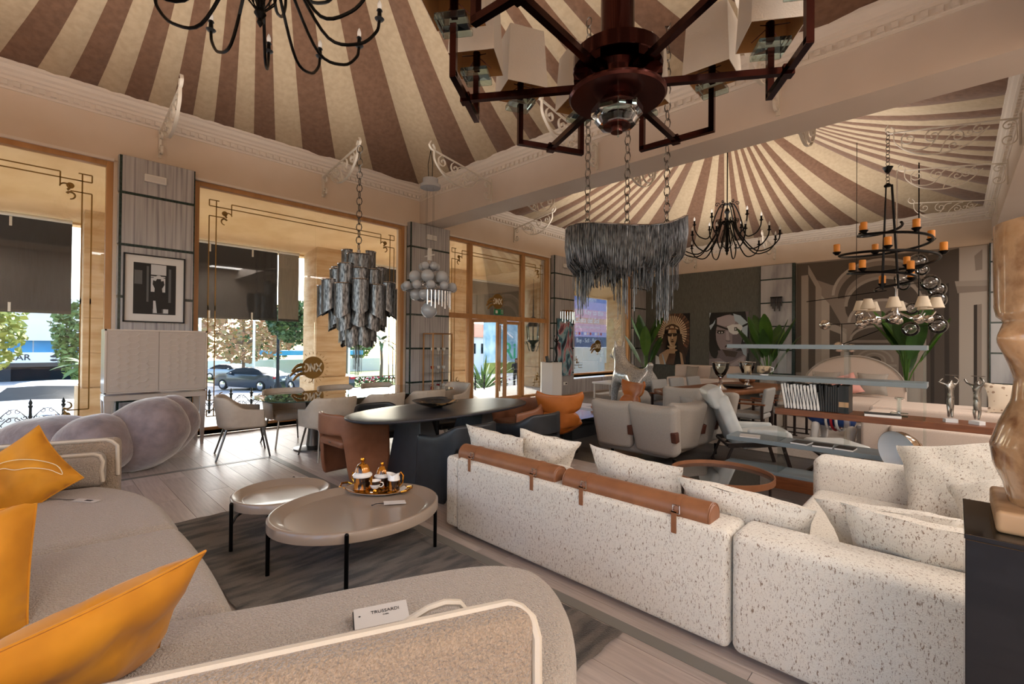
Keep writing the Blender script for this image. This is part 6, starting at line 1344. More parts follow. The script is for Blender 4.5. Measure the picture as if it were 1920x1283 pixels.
def copper_chandelier():
    t = thing('copper_chandelier', 'large dark copper chandelier with square fabric shades and glass blocks', 'chandelier', (-1.375, 2.27, -.20), R(33.8)); z = 2.82; t.scale = (1.1, 1.1, 1.1)
    MB().lathe([(.001, z-.02), (.235, z-.02), (.245, z-.01), (.245, z), (.001, z)], n=40).build('bottom_disc', 'copper_face', t); MB().lathe([(.15, z), (.15, z+.20), (.001, z+.2)], n=36).build('hub', 'copper', t); MB().lathe([(.21, z+.12), (.225, z+.13), (.225, z+.2), (.21, z+.21), (.15, z+.2)], n=36).build('collar', 'copper', t); MB().lathe([(.085, z+.2), (.085, z+2.56)], n=20).build('stem', 'copper', t); MB().lathe([(.11, z+.2), (.13, z+.24), (.10, z+.28), (.085, z+.28)], n=10).build('glass_collar', 'glass_block', t)
    MB().lathe([(.085, z-.02), (.085, z-.06)], n=20).build('neck', 'copper', t); MB().lathe([(.10, z-.05), (.13, z-.065), (.13, z-.10), (.10, z-.115), (.04, z-.115)], n=8).build('glass_block', 'glass_block', t); MB().lathe([(.09, z-.115), (.115, z-.13), (.095, z-.155), (.03, z-.16)], n=8).build('glass_block', 'glass_block', t); MB().lathe([(.001, z-.19), (.03, z-.19), (.03, z-.165), (.07, z-.16), (.07, z-.15), (.001, z-.145)], n=16).build('finial', 'copper_face', t)
    MB().b2((-.004, -.135, z-.27), (.004, -.127, z+.02)).build('crystal_rod', 'glass_block', t)
    meshes = {}
    for k in range(6):
        a = 2*PI*k/6
        if k == 0:
            arm = MB().bar((.12, 0, z+.05), (.80, 0, z+.05), .032, .032).bar((.12, 0, z+.11), (.22, 0, z+.11), .05, .05).build('arm', 'copper', t, smooth=False); meshes['arm'] = arm.data
            x = MB().bar((.80, -.24, z+.05), (.80, .24, z+.05), .032, .032).box((.80, 0, z+.05), (.05, .05, .05)).build('cross_bar', 'copper', arm, smooth=False); meshes['x'] = x.data
            for s in (-1, 1):
                p = MB().bar((.80, s*.225, z+.04), (.80, s*.225, z+.30), .032, .032).build('post', 'copper', arm, smooth=False); g = MB().box((.80, s*.225, z+.30), (.155, .155, .035)).build('glass_plate', 'glass_block', arm, smooth=False, bevel=.004)
                c = MB().cyl((.80, s*.225, z+.32), (.80, s*.225, z+.44), .022, n=10); 
                for q in range(4): c.cyl((.80, s*.225, z+.425), (.80+.10*cos(q*PI/2+PI/4), s*.225+.10*sin(q*PI/2+PI/4), z+.385), .003, n=4)
                c = c.build('lamp_holder', 'copper', arm); w0, w1, h0, h1 = .135, .115, z+.37, z+.74; sh = MB()
                vs = [(.80+i*w0, s*.225+j*w0, h0) for i, j in ((-1, -1), (1, -1), (1, 1), (-1, 1))]+[(.80+i*w1, s*.225+j*w1, h1) for i, j in ((-1, -1), (1, -1), (1, 1), (-1, 1))]; sh.add(vs, [(0, 1, 5, 4), (1, 2, 6, 5), (2, 3, 7, 6), (3, 0, 4, 7)]); sh.mi(1).add([(.80+(v[0]-.80)*.975, s*.225+(v[1]-s*.225)*.975, v[2]) for v in vs], [(4, 5, 1, 0), (5, 6, 2, 1), (6, 7, 3, 2), (7, 4, 0, 3)]); sh.mi(0).add([(.80+(v[0]-.8)*f, s*.225+(v[1]-s*.225)*f, h0) for f in (1, .975) for v in vs[:4]], [(0, 4, 5, 1), (1, 5, 6, 2), (2, 6, 7, 3), (3, 7, 4, 0)])
                sh = sh.build('shade', ['shade_cloth', 'shade_inner'], arm, smooth=False); meshes[s] = (p.data, g.data, c.data, sh.data)
        else:
            arm = piece(meshes['arm'], 'arm', t); piece(meshes['x'], 'cross_bar', arm)
            for s in (-1, 1):
                for d, nm in zip(meshes[s], ('post', 'glass_plate', 'lamp_holder', 'shade')):
                    o = piece(d, nm, arm)
                    if nm == 'glass_plate': bv = o.modifiers.new('b', 'BEVEL'); bv.width = .004
        arm.rotation_euler = (0, 0, a)
copper_chandelier()

def tier_chandelier():
    t = thing('chain_chandelier', 'tiered chandelier of curved gunmetal chain curtains', 'chandelier', (-7.22, 3.80, 0)); meshes = {}
    def pan(r, h, w):
        def fn(u, v):
            a = PI*(u-.5)*1.15; rr = w*(1+.03*sin(u*PI*44)); hh = h*(.78+.22*(1-abs(2*u-1))); return (r+rr*cos(a)*.9, rr*sin(a), -hh*v)
        return MB().grid(fn, 44, 2)
    for ti, (n, r, z, h, w, off) in enumerate(((7, .16, 2.98, .70, .13, 0), (9, .34, 2.72, .72, .13, .3), (12, .52, 2.45, .55, .13, .1), (10, .36, 2.12, .42, .13, .2), (7, .20, 1.86, .42, .12, 0))):
        me = None
        for k in range(n):
            if me is None:
                o = pan(r, h, w).build('chain_curtain', 'gunmetal_chain', t); me = o.data; f = MB().tube([(r+w*.9*cos(a), w*sin(a), .0) for a in [PI*1.15*(i/12-.5) for i in range(13)]], .010, 5).build('hoop', 'chrome', o); fm = f.data
            else: o = piece(me, 'chain_curtain', t); piece(fm, 'hoop', o)
            o.location = (0, 0, z+(.04 if k % 2 else -.03)); o.rotation_euler = (0, 0, 2*PI*k/n+off)
    MB().cyl((0, 0, 1.6), (0, 0, 3.05), .03, n=10).build('stem', 'chrome', t); s = MB()
    for k in range(14): a = k*2.4; rr = .03+.012*(k % 4); s.cyl((rr*cos(a), rr*sin(a), 1.55), (rr*cos(a), rr*sin(a), .95+.05*(k % 5)), .006, n=4)
    s.build('tail_chains', 'gunmetal_chain', t)['kind'] = 'stuff'; chain(t, (0, 0, 3.05), (0, 0, 4.80), .13, .008, 'steel_dark', .045)
tier_chandelier()
def globe_chandelier():
    t = thing('globe_chandelier', 'chandelier of pale grey glass globes in chrome rings', 'chandelier', (-6.33, 4.60, 0)); me = {}
    for n, r, z, gr, off in ((5, .12, 2.78, .068, 0), (6, .25, 2.59, .105, .3), (11, .40, 2.43, .072, 0), (6, .22, 2.30, .10, .1), (1, 0, 2.05, .135, 0)):
        if r: MB().tube([((r-.02)*cos(a), (r-.02)*sin(a), z-gr*.9) for a in [2*PI*i/32 for i in range(32)]], .01, 5, closed=True).build('ring', 'chrome', t)
        for k in range(n):
            a = 2*PI*k/n+off
            if gr not in me: o = MB().sphere((0, 0, 0), gr, 20, 12).build('globe', 'globe_white', t); me[gr] = o.data
            else: o = piece(me[gr], 'globe', t)
            o.location = (r*cos(a), r*sin(a), z)
    MB().lathe([(.03, 2.0), (.05, 2.3), (.06, 2.4), (.03, 2.6), (.02, 2.9)], n=12).build('stem', 'chrome', t); MB().box((0, 0, 2.98), (.05, .05, .2)).box((0, 0, 2.96), (.26, .02, .015)).build('top_fitting', 'white_plastic', t, smooth=False)
    MB().lathe([(.001, 4.08), (.17, 4.09), (.17, 4.14), (.13, 4.15), (.13, 4.24), (.001, 4.25)], n=24).build('ceiling_rose', 'globe_white', t)
    for dx, dy in ((-.08, 0), (.08, 0), (0, .08), (0, -.08)): MB().cyl((dx, dy, 2.9), (dx, dy, 4.1), .0025, n=4).build('wire', 'steel_dark', t)
    MB().tube([(-.05, 0, 4.25), (-.07, 0, 4.5), (.0, 0, 4.72)], .006, 5).tube([(.05, 0, 4.25), (.06, 0, 4.5), (0, 0, 4.72)], .006, 5).build('hanging_cord', 'black_metal', t)
    for k in range(9): a = -.7+k*.17; MB().cyl((.36*cos(a), .36*sin(a), 2.36), (.36*cos(a), .36*sin(a), 2.12-.03*(k % 3)), .009, n=6).build('crystal_drop', 'chrome', t)
globe_chandelier()
def fringe_chandelier():
    t = thing('fringe_chandelier', 'boat shaped chandelier draped in dark steel chain fringe', 'chandelier', (-2.75, 4.78, 0), R(43.8)); rng = random.Random(5); A, B = .70, .30
    rim = lambda a: (A*cos(a)*(1+.04*sin(3*a)), B*sin(a)*(1+.15*sin(2*a)), 2.86+.05*cos(a)+.05*sin(2*a+1)+.06*max(0, cos(a))**2)
    MB().tube([rim(2*PI*i/60) for i in range(60)], .010, 5, closed=True).build('rim', 'chrome', t); s = MB()
    N = 210
    for k in range(N):
        a = 2*PI*k/N+rng.uniform(-.01, .01); p = rim(a); dep = .44+.12*abs(sin(4.5*a))+rng.uniform(-.03, .03); ins = .62+rng.uniform(-.05, .05); bul = 1.0
        pts = [(p[0], p[1], p[2]), (p[0]*1.01, p[1]*1.03, p[2]-dep*.4), (p[0]*.97, p[1]*.97, p[2]-dep*.8), (p[0]*.84, p[1]*.82, p[2]-dep), (p[0]*ins, p[1]*ins, p[2]-dep*.86)]
        s.tube(pts, .0062, 4)
    s.build('chain_drape', 'gunmetal_chain', t)['kind'] = 'stuff'; MB().grid(lambda u, v: (rim(2*PI*u)[0]*(.96-.25*v*v), rim(2*PI*u)[1]*(.96-.25*v*v), rim(2*PI*u)[2]-.46*v), 48, 6, cu=True).build('inner_basket', 'gunmetal_chain', t)
    s = MB()
    for k in range(240):
        a = rng.uniform(0, 2*PI); f = rng.uniform(.55, .9); x, y = A*cos(a)*f, B*sin(a)*f; L = .16+.10*rng.random()+.50*max(0, 1-((x+.02)/.10)**2)*(rng.random()*.6+.4)+.46*max(0, 1-((x-.42)/.12)**2)*(rng.random()*.5+.5)+.36*max(0, 1-((x+.52)/.09)**2)*(rng.random()*.6+.4)
        s.cyl((x, y, 2.48), (x, y, 2.40-L), .0048, n=4)
    s.build('fringe', 'gunmetal_chain', t)['kind'] = 'stuff'
    for x in (-.46, 0, .46): chain(t, (x, 0, 2.85), (x, 0, 5.3), .12, .007, 'steel_dark', .036)
fringe_chandelier()
def candle_chandelier():
    t = thing('candle_chandelier', 'black spiral chandelier with amber candle lights', 'chandelier', (-.76, 9.2, 0)); P = []
    for i in range(150): u = i/149; a = 2*PI*3.6*u; rr = .16+.46*sin(PI*min(1, u*1.05)); P.append((rr*cos(a), rr*sin(a), 3.42-1.05*u))
    MB().tube(P, .020, 6).build('spiral', 'black_metal', t)
    cp = None
    for k in range(14):
        i = 18+int(k*9.2); p = P[i]; z = p[2]
        if cp is None: o = MB().lathe([(.001, 0), (.02, .0), (.055, .035), (.06, .05), (.001, .05)], n=14).build('candle_cup', 'black_metal', t); cp = o.data; c = MB().lathe([(.045, .05), (.046, .17), (.04, .175), (.001, .17)], n=16).build('candle', 'candle_amber', o); cm = c.data
        else: o = piece(cp, 'candle_cup', t); piece(cm, 'candle', o)
        o.location = (p[0]*1.06, p[1]*1.06, z+.012)
    for a in (0, 2.1, 4.2): MB().cyl((.13*cos(a), .13*sin(a), 2.40), (.05*cos(a), .05*sin(a), 4.02-.25*(a > 4)), .010 if a else .016, n=8).build('rod', 'cord_black', t)
    MB().lathe([(.05, 4.0), (.05, 4.02), (.02, 4.05)], n=16).build('top_plate', 'black_metal', t); MB().lathe([(.001, 4.22), (.03, 4.22), (.07, 4.30), (.001, 4.30)], n=14).build('canopy_cup', 'black_metal', t); chain(t, (0, 0, 4.03), (0, 0, 4.85), .07, .005)
candle_chandelier()
def far_lamps():
    t = thing('shaded_chandelier', 'small chandelier with pale cone shades and chrome globes', 'chandelier', (-.80, 11.3, 0)); MB().lathe([(.02, 2.05), (.06, 2.12), (.03, 2.2), (.02, 2.6), (.05, 2.65), (.012, 2.7), (.012, 4.85)], n=12).build('stem', 'chrome', t); me = None
    for k in range(8):
        a = 2*PI*k/8
        if me is None: o = MB().tube([(.03, 0, 2.16), (.25, 0, 2.05), (.50, 0, 2.08), (.55, 0, 2.16)], .012, 6).build('arm', 'chrome', t); me = o.data; s1 = MB().lathe([(.12, .0), (.065, .19), (.062, .19), (.115, 0)], (.55, 0, 2.22), 16, cap=False).build('shade', 'shade_small', o).data; s2 = MB().sphere((.45, 0, 2.02), .075, 14, 9).build('globe', 'mirror_ball', o).data
        else: o = piece(me, 'arm', t); piece(s1, 'shade', o); piece(s2, 'globe', o)
        o.rotation_euler = (0, 0, a)
    t = thing('bubble_chandelier', 'cluster chandelier of clear glass bubbles', 'chandelier', (-.55, 12.8, 0)); MB().cyl((0, 0, 2.0), (0, 0, 5.37), .012, n=6).build('stem', 'black_metal', t); rng = random.Random(2); bm = None
    for k, (r, a, z) in enumerate(((.3, 0, 1.95), (.42, .9, 2.1), (.35, 2, 1.9), (.4, 3.2, 2.15), (.3, 4.4, 2.3), (.45, 5.4, 2.45), (.3, .4, 2.7), (.35, 2.4, 2.85), (.32, 3.9, 2.95), (.4, 5.2, 2.8), (.25, 1.4, 3.15), (.3, 4.7, 3.25))):
        if bm is None: o = MB().sphere((0, 0, 0), .16, 18, 11).build('bubble', 'bubble', t); bm = o.data; sm = MB().sphere((0, 0, 0), .035, 8, 6).build('lamp', 'mirror_ball', o).data
        else: o = piece(bm, 'bubble', t); piece(sm, 'lamp', o)
        o.location = (r*cos(a), r*sin(a), z); o.scale = (1-.25*(k % 3 == 1),)*3
        MB().bar((0, 0, z), (r*cos(a)*.7, r*sin(a)*.7, z), .012).build('arm', 'black_metal', t, smooth=False)
    t = thing('mobile_lamp', 'thin black mobile lamp with chrome globes left of the cone shades', 'chandelier', (-1.5, 12.0, 0)); MB().cyl((0, 0, 1.95), (0, 0, 5.80), .006, n=5).build('stem', 'black_metal', t)
    for a, b in (((-.55, 0, 1.98), (.5, .1, 2.02)), ((-.25, 0, 1.98), (-.25, 0, 1.55)), ((-.25, 0, 1.55), (.35, .2, 1.85)), ((-.9, 0, 2.5), (.5, 0, 2.65))): MB().cyl(a, b, .009, n=6).build('branch', 'black_metal', t)
    for c, r in (((-.55, 0, 1.98), .11), ((.08, 0, 1.98), .10), ((.05, .03, 2.18), .08), ((-.30, 0, 1.50), .11), ((-.08, 0, 1.48), .09)): MB().sphere(c, r, 16, 10).build('globe', 'mirror_ball', t)
far_lamps()
def small_fittings():
    for (x, y, z, w, lab) in ((XL+.146, 1.25, 3.86, .26, 'white emergency light box high on the first marble pier'), (XL+.146, 6.2, 3.86, .26, 'white emergency light box high on the second marble pier'), (XL+.146, 11.15, 3.86, .26, 'white emergency light box high on the third marble pier')):
        t = thing('emergency_light', lab, 'light', (x, y, z), 0, 'emergency lights'); MB().b2((0, -w/2, -.055), (.05, w/2, .055)).build('housing', 'white_plastic', t, smooth=False, bevel=.006); MB().b2((.05, -w/2+.02, -.035), (.054, w/2-.02, .035)).build('diffuser', 'bulb', t, smooth=False)
    t = thing('power_socket', 'white double socket low on the third marble pier', 'socket', (XL+.146, 11.2, .32)); MB().b2((0, -.09, -.045), (.012, .09, .045)).build('plate', 'white_plastic', t, smooth=False); MB().b2((.012, .0, -.02), (.03, .05, .02)).build('plug', 'ink', t, smooth=False)
    t = thing('crystal_sconce', 'brass wall sconce with hanging crystal rods on the third pier', 'sconce', (XL+.15, 11.25, 2.45)); MB().lathe([(.001, 0), (.09, 0), (.09, .02), (.001, .02)], n=18, M=Matrix.Rotation(PI/2, 3, 'Y')).build('back_plate', 'gilt', t)
    for k in range(11): a = -PI/2+PI*k/10; MB().tube([(0, 0, 0), (.12*cos(a), .2*sin(a), .08), (.20*cos(a), .30*sin(a), .03)], .006, 5).build('branch', 'gilt', t); MB().cyl((.20*cos(a), .30*sin(a), .03), (.20*cos(a), .30*sin(a), -.22-.05*(k % 3)), .012, n=6).build('crystal_rod', 'chrome', t)
    t = thing('small_sconce', 'small dark fringed wall sconce on the far marble pier', 'sconce', (-4.02, YB-.14, 3.0)); MB().b2((-.16, -.10, 0), (.16, 0, .04)).build('bar', 'black_metal', t, smooth=False)
    for k in range(7): MB().cyl((-.14+k*.047, -.06, 0), (-.14+k*.047, -.06, -.25-.08*(k % 3)), .02, n=6).build('glass_rod', 'dark_wood', t)
small_fittings()
# ================================================================ prints
for n, c in (('m_mid', '#8a7d72'), ('m_dark', '#594f46'), ('m_light', '#9d9185'), ('m_pale', '#ada195'), ('m_dark2', '#50463e'), ('m_deep', '#39312b')): mat(n, c, .8, c2=c, scale=20, bump=.05)
def mural():
    t = thing('mural', 'sepia mural of vaulted arches covering the far wall', 'mural', (0, YB-.005, 0)); B = Matrix(((1, 0, 0), (0, 0, -1), (0, 1, 0))); names = ['m_mid', 'm_dark', 'm_light', 'm_pale', 'm_dark2', 'm_deep']
    MB().b2((-3.52, -.03, .02), (.58, 0, 4.05)).build('panel', 'm_mid', t, smooth=False); m = MB(); k = [.031]
    def pg(n, p): k[0] += .0004; m.mi(names.index(n)).prism(p, .029, k[0], M=B)
    def archband(cx, cz, rx, rz, w, n, legs=0):
        o = [(cx+rx*cos(a), cz+rz*sin(a)) for a in [PI*i/24 for i in range(25)]]; i = [(cx+(rx-w)*cos(a), cz+(rz-w)*sin(a)) for a in [PI*j/24 for j in range(25)]]
        k[0] += .0004
        for q in range(24): m.mi(names.index(n)).prism([o[q], o[q+1], i[q+1], i[q]], .029, k[0], M=B)
        if legs: pg(n, [(cx-rx, cz), (cx-rx, cz-legs), (cx-rx+w, cz-legs), (cx-rx+w, cz)]); pg(n, [(cx+rx-w, cz), (cx+rx-w, cz-legs), (cx+rx, cz-legs), (cx+rx, cz)])
    def disc(n, cx, cz, rx, rz): pg(n, [(cx+rx*cos(a), cz+rz*sin(a)) for a in [2*PI*i/28 for i in range(28)]])
    pg('m_dark', [(-3.5, 4.02), (-2.73, 4.01), (-.5, 4.02), (-.55, 3.3), (-2.6, 3.3), (-3.29, 3.64), (-3.3, .72), (-3.52, .71)][::-1])
    disc('m_mid', -1.52, 3.0, 1.09, .96); archband(-1.52, 3.0, 1.09, .96, .07, 'm_pale'); archband(-1.50, 2.9, .96, .86, .16, 'm_dark'); disc('m_dark2', -1.45, 2.66, .84, .78); archband(-1.45, 2.66, .86, .80, .08, 'm_light'); disc('m_mid', -1.44, 2.2, .76, .62); archband(-1.44, 2.2, .79, .64, .07, 'm_pale'); disc('m_dark', -1.5, 1.75, .66, .5); archband(-1.55, 1.68, .64, .44, .06, 'm_light')
    pg('m_mid', [(-2.3, .1), (-.8, .1), (-.8, 1.7), (-2.3, 1.7)]); pg('m_dark', [(-2.2, .1), (-1.0, .1), (-1.0, 1.62), (-2.2, 1.62)]); pg('m_mid', [(-2.1, .1), (-1.1, .1), (-1.1, 1.52), (-2.1, 1.52)])
    disc('m_light', -1.62, 1.13, .26, .22); disc('m_mid', -1.62, 1.13, .22, .18); disc('m_deep', -1.62, 1.12, .15, .13); disc('m_dark', -1.62, 1.15, .12, .10); archband(-1.62, 1.1, .42, .36, .05, 'm_light'); pg('m_light', [(-2.1, .98), (-1.14, .98), (-1.14, 1.04), (-2.1, 1.04)])
    for n, p in (('m_light', [(-3.38, 3.65), (-3.2, 3.66), (-3.19, .1), (-3.37, .1)]), ('m_dark', [(-3.18, 3.69), (-3.01, 3.4), (-3.01, .1), (-3.17, .1)]), ('m_light', [(-3.2, 3.96), (-2.86, 3.23), (-2.86, 2.97), (-3.2, 3.69)]), ('m_light', [(-3.01, 3.4), (-2.86, 3.23), (-2.85, .1), (-3.01, .1)]), ('m_pale', [(-2.86, 3.02), (-2.66, 2.75), (-2.65, .1), (-2.85, .1)]), ('m_dark', [(-2.66, 2.75), (-2.4, 2.21), (-2.39, .1), (-2.65, .1)]), ('m_light', [(-2.68, 2.22), (-2.25, 2.01), (-2.25, 1.8), (-2.68, 2.01)]), ('m_pale', [(-2.39, 2.01), (-2.25, 1.85), (-2.24, .1), (-2.39, .1)]), ('m_dark2', [(-.57, 3.9), (.06, 4.02), (.06, .05), (-.53, .05)]), ('m_deep', [(-.48, 3.19), (-.39, 3.23), (-.39, .05), (-.46, .05)]), ('m_deep', [(-.21, 3.12), (-.12, 3.16), (-.1, .05), (-.19, .05)]), ('m_pale', [(.07, 4.03), (.57, 4.04), (.56, .04), (.07, .04)]), ('m_light', [(-.01, 3.19), (.57, 3.17), (.57, 3.03), (.01, 3.06)]), ('m_mid', [(.01, 3.06), (.57, 3.03), (.57, 2.9), (.04, 2.88)]), ('m_mid', [(.33, 2.57), (.47, 2.59), (.47, .1), (.33, .1)]), ('m_deep', [(.33, 2.57), (.39, 2.58), (.39, .1), (.33, .1)]), ('m_mid', [(.34, 3.79), (.48, 3.94), (.48, 3.44), (.36, 3.42)]), ('m_light', [(-.81, 1.79), (-.55, 1.82), (-.54, .05), (-.77, .05)])): pg(n, p[::-1])
    m.build('print', names, t, smooth=False)
mural()
mat('pr_black', '#14100d', .3); mat('pr_brown', '#5b4030', .3); mat('pr_tan', '#b89472', .3); mat('pr_cream', '#d9bf9c', .3); mat('pr_rust', '#7c5540', .3); mat('pr_shadow', '#3d2c22', .3); mat('pr_skin', '#8c7f82', .3); mat('pr_skin2', '#6a5f63', .3); mat('pr_skin3', '#a99da0', .3); mat('pr_ice', '#aebfca', .3); mat('pr_white', '#dcdcda', .3)
def canvas(nm, lab, x0, x1, z0, z1, shapes):
    t = thing(nm, lab, 'picture', (x0, YB-.05, z0)); w, h = x1-x0, z1-z0; B = Matrix(((1, 0, 0), (0, 0, -1), (0, 1, 0))); names = []
    MB().b2((0, -.035, 0), (w, 0, h)).build('canvas', 'pr_black', t, smooth=False); m = MB(); k = .036
    for n, p in shapes:
        if n not in names: names.append(n)
        q = [(min(1, max(0, a))*w, min(1, max(0, b))*h) for a, b in p]; ar = sum(q[i-1][0]*q[i][1]-q[i][0]*q[i-1][1] for i in range(len(q)))
        if abs(ar) < 1e-6: continue
        if ar < 0: q = q[::-1]
        m.mi(names.index(n)).prism(q, .034, k, M=B); k += .00025
    m.build('print', names, t, smooth=False)
def el(cx, cy, rx, ry, n=22, a0=0, a1=2*PI): return [(cx+rx*cos(a0+(a1-a0)*i/n), cy+ry*sin(a0+(a1-a0)*i/n)) for i in range(n if a1-a0 > 6.2 else n+1)]
S = [('pr_shadow', el(.5, .45, .5, .5))]
for k in range(31):
    a = R(-38+256*k/30); c, s = cos(a), sin(a); px, py = -s, c
    S.append(('pr_brown' if k % 2 else 'pr_rust', [(.5+.26*c-px*.014, .62+.20*s-py*.012), (.5+.56*c-px*.03, .62+.44*s-py*.024), (.5+.56*c+px*.03, .62+.44*s+py*.024), (.5+.26*c+px*.014, .62+.20*s+py*.012)]))
    S.append(('pr_cream', [(.5+.24*c-px*.013, .62+.18*s-py*.012), (.5+.43*c-px*.016, .62+.34*s-py*.014), (.5+.43*c+px*.016, .62+.34*s+py*.014), (.5+.24*c+px*.013, .62+.18*s+py*.012)]))
S += [('pr_black', [(.28, .66), (.72, .66), (.80, .0), (.20, .0)]), ('pr_shadow', [(.24, .60), (.36, .62), (.30, .05), (.12, .05)]), ('pr_shadow', [(.64, .62), (.78, .60), (.92, .05), (.70, .05)]), ('pr_tan', [(.05, .0), (.12, .20), (.36, .30), (.64, .30), (.80, .22), (.86, .0)]), ('pr_black', [(.55, .0), (.6, .26), (.72, .3), (.78, .0)]), ('pr_brown', [(.30, .0), (.42, .22), (.62, .22), (.56, .0)]), ('pr_tan', [(.42, .30), (.60, .30), (.58, .46), (.44, .46)]), ('pr_cream', el(.51, .56, .135, .20)), ('pr_tan', el(.535, .54, .10, .17)), ('pr_black', [(.375, .615), (.645, .615), (.64, .565), (.55, .55), (.51, .57), (.46, .55), (.38, .56)]), ('pr_brown', el(.45, .585, .035, .012)), ('pr_brown', el(.57, .585, .035, .012)), ('pr_cream', [(.50, .60), (.525, .60), (.535, .50), (.49, .50)]), ('pr_shadow', el(.515, .495, .03, .010)), ('pr_brown', el(.515, .455, .05, .018)), ('pr_shadow', el(.515, .455, .05, .004)), ('pr_brown', el(.5, .70, .22, .09, 16, .1, PI-.1)), ('pr_cream', el(.5, .69, .19, .06, 16, .1, PI-.1)), ('pr_rust', el(.5, .68, .17, .04, 16, .1, PI-.1)), ('pr_black', el(.42, .73, .018, .018)), ('pr_black', el(.58, .73, .018, .018)), ('pr_cream', el(.5, .745, .03, .02))]
for k in range(11): S.append(('pr_cream', el(.38+.024*k, .36-.03*sin(PI*k/10), .009, .018, 8)))
S += [('pr_white', [(0, .0), (.0, .18), (.10, .14), (.14, .0)]), ('pr_ice', [(.2, .2), (.22, .2), (.32, .0), (.28, .0)])]
canvas('headdress_portrait', 'portrait of a woman in a feathered headdress on the dark wall', -8.06, -6.80, .80, 2.65, S)
S = [('pr_skin2', [(0, 1), (1, 1), (1, 0), (0, 0)]), ('pr_black', [(.05, 1), (.92, 1), (1, .7), (1, .45), (.85, .3), (.2, .3), (.0, .5), (0, .8)]), ('pr_ice', [(.0, 1), (.06, 1), (.03, .9), (0, .88)]), ('pr_skin', el(.50, .60, .33, .36)), ('pr_black', [(.04, 1), (.32, .97), (.18, .86), (.10, .70), (.03, .6), (0, .9)]), ('pr_skin3', [(.20, .90), (.45, .95), (.72, .92), (.66, .78), (.40, .74), (.2, .78)]), ('pr_black', [(.18, 1), (.85, 1), (.78, .93), (.58, .965), (.40, .94), (.28, .96)]), ('pr_ice', [(.62, .97), (.80, .93), (.98, .80), (.97, .48), (.88, .46), (.84, .66), (.74, .80), (.66, .84)]), ('pr_skin2', [(.60, .62), (.88, .62), (.80, .36), (.60, .26)]), ('pr_black', [(.10, .80), (.16, .79), (.50, .70), (.52, .67), (.46, .675), (.14, .76)]), ('pr_black', el(.30, .635, .10, .03)), ('pr_white', el(.30, .632, .055, .016)), ('pr_black', el(.30, .634, .022, .020)), ('pr_shadow', [(.18, .675), (.42, .67), (.42, .655), (.2, .66)]),
    ('pr_white', [(.46, .74), (.60, .775), (.78, .775), (.86, .735), (.82, .66), (.72, .595), (.62, .59), (.52, .64)]), ('pr_skin3', [(.53, .63), (.62, .585), (.72, .59), (.72, .60), (.62, .60)]), ('pr_black', [(.84, .75), (.98, .80), (.98, .76), (.86, .72)]), ('pr_skin3', [(.44, .66), (.50, .64), (.53, .50), (.50, .47), (.44, .50)]), ('pr_skin2', [(.42, .49), (.57, .48), (.54, .46), (.46, .465)]), ('pr_shadow', el(.53, .365, .12, .05)), ('pr_skin3', el(.53, .35, .10, .028)), ('pr_black', [(.41, .375), (.53, .37), (.65, .38), (.53, .385)]), ('pr_skin2', [(.30, .32), (.72, .30), (.75, .10), (.28, .10)]), ('pr_shadow', [(.34, .32), (.74, .28), (.68, .18), (.44, .2)]), ('pr_black', [(.0, .62), (.12, .66), (.18, .45), (.24, .25), (.18, .12), (.05, .2), (.0, .3)]), ('pr_skin', [(.0, .14), (.28, .16), (.45, .08), (.62, .12), (.86, .22), (.97, .24), (.90, .0), (.0, .0)]), ('pr_skin3', [(.55, .05), (.85, .19), (.94, .22), (.88, .1), (.6, .0)]), ('pr_black', [(.90, .0), (.98, .26), (1, .26), (1, 0)]), ('pr_ice', [(.80, .40), (.96, .36), (.96, .2), (.88, .24)]), ('pr_ice', [(.0, .76), (.10, .80), (.16, .87), (.14, .80), (.03, .68)])]
def cc(cx, cy, s, flip):
    o = []
    for i in range(13):
        a = R(50+260*i/12); o.append((cx+s*cos(a)*flip, cy+s*.68*sin(a)))
    n = []
    for i in range(13): a = R(310-260*i/12); n.append((cx+s*.66*cos(a)*flip, cy+s*.45*sin(a)))
    return [o[i:i+2]+[n[12-i-1], n[12-i]] for i in range(12)]
for f, dx in ((1, .012), (-1, -.012)):
    for q in cc(.685+dx, .69, .048, f): S.append(('pr_black', q))
canvas('eye_patch_portrait', 'grey toned portrait of a woman with a white eye patch', -6.10, -4.85, .79, 2.63, S)
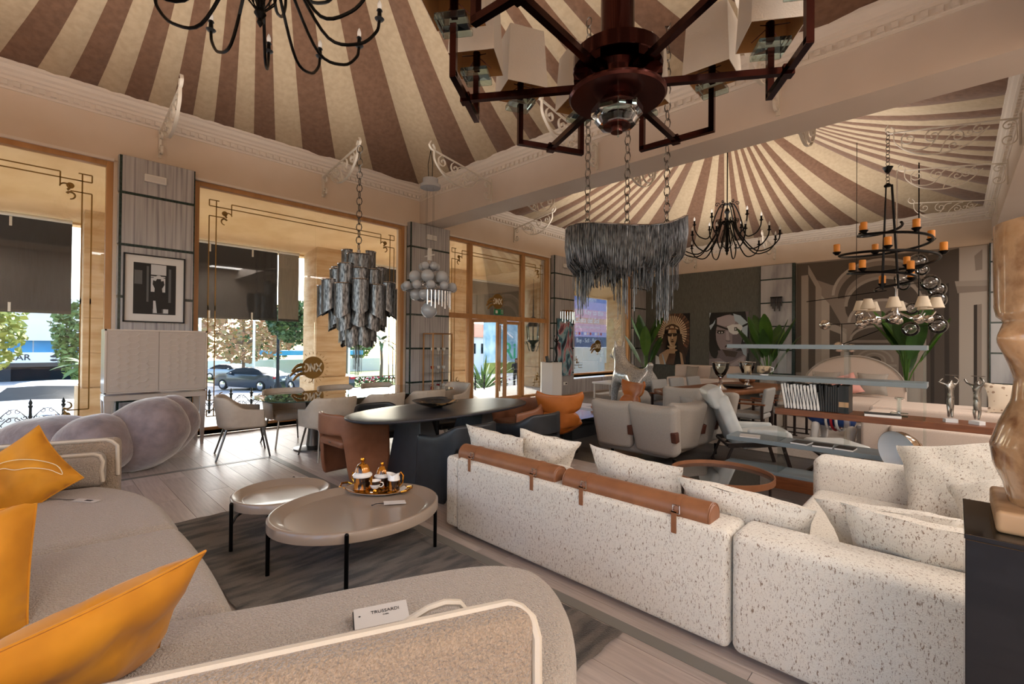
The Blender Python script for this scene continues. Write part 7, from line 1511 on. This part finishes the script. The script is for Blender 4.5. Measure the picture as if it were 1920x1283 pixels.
def abstract():
    m = mat('abstract_paint', '#2c2836', .4); nt = m.node_tree; b = nt.nodes['Principled BSDF']; N = nt.nodes.new; L = nt.links.new
    tc = N('ShaderNodeTexCoord'); mp = N('ShaderNodeMapping'); mp.inputs['Scale'].default_value = (1, 2.4, 1.3); n = N('ShaderNodeTexNoise'); n.inputs['Scale'].default_value = 1.1; n.inputs['Detail'].default_value = 3; n.inputs['Distortion'].default_value = 1.3; cr = N('ShaderNodeValToRGB'); e = cr.color_ramp.elements
    e[0].position = .25; e[0].color = C('#231f2c'); e[1].position = .80; e[1].color = C('#223038')
    for p, c in ((.38, '#33303f'), (.45, '#3f6f80'), (.50, '#8fb3bb'), (.54, '#c08a8e'), (.58, '#7d3f4c'), (.66, '#2b4a58')): x = e.new(p); x.color = C(c)
    L(tc.outputs['Object'], mp.inputs[0]); L(mp.outputs[0], n.inputs['Vector']); L(n.outputs[0], cr.inputs[0]); L(cr.outputs[0], b.inputs['Base Color'])
    t = thing('abstract_painting', 'tall narrow abstract painting in teal and pink swirls', 'picture', (XL+.147, 11.13, .56)); MB().b2((0, -.38, 0), (.03, .38, 1.70)).build('canvas', 'abstract_paint', t, smooth=False); m = MB()
    for lo, hi in (((0, -.385, 0), (.032, -.38, 1.7)), ((0, .38, 0), (.032, .385, 1.7)), ((0, -.385, -.005), (.032, .385, 0)), ((0, -.385, 1.7), (.032, .385, 1.705))): m.b2(lo, hi)
    m.build('edge', 'black_satin', t, smooth=False)
abstract()
def passer_by():
    t = thing('person', 'person in dark clothes standing outside looking at a phone', 'person', (-17.1, 18.2, zs(-17.1)+.06), R(40)); mat('skin', '#b98d74', .6); mat('dress_dark', '#2b3038', .8); mat('hair_brown', '#3b2820', .7)
    V = [(0, 0, .95, .13), (0, 0, 1.15, .115), (0, 0, 1.36, .14), (0, 0, 1.44, .06)]; E = [(0, 1), (1, 2), (2, 3)]
    for s in (-1, 1):
        p = 2
        for v in ((s*.19, 0, 1.37, .055), (s*.23, -.02, 1.13, .042), (s*.10, -.24, 1.10, .034)): V.append(v); E.append((p, len(V)-1)); p = len(V)-1
        p = 0
        for v in ((s*.09, 0, .88, .095), (s*.10, .0, .50, .075), (s*.10, .01, .10, .06), (s*.10, -.08, .04, .045)): V.append(v); E.append((p, len(V)-1)); p = len(V)-1
    skin('clothing', 'dress_dark', t, V, E); skin('head', 'skin', t, [(0, 0, 1.44, .045), (0, -.01, 1.50, .06), (0, -.03, 1.57, .085), (0, -.03, 1.63, .08)], [(0, 1), (1, 2), (2, 3)], 2)
    MB().sphere((0, .02, 1.60), .10, 14, 10, sz=1.1).sphere((0, .05, 1.48), .085, 12, 8, sz=1.6).build('hair', 'hair_brown', t)
    for s in (-1, 1): skin('hand', 'skin', t, [(s*.10, -.24, 1.10, .028), (s*.06, -.29, 1.11, .03), (s*.03, -.31, 1.14, .012), (s*.035, -.33, 1.10, .011), (s*.03, -.33, 1.12, .011)], [(0, 1), (1, 2), (1, 3), (1, 4)], 1)
    p = thing('phone', 'dark mobile phone held by the person outside', 'phone', (-17.1+.31*sin(R(40)), 18.2-.31*cos(R(40)), zs(-17.1)+.06+1.13), R(40)); MB().box((0, 0, 0), (.07, .01, .14), M=Matrix.Rotation(R(-30), 3, 'X')).build('body', 'ink', p, smooth=False, bevel=.003)
passer_by()
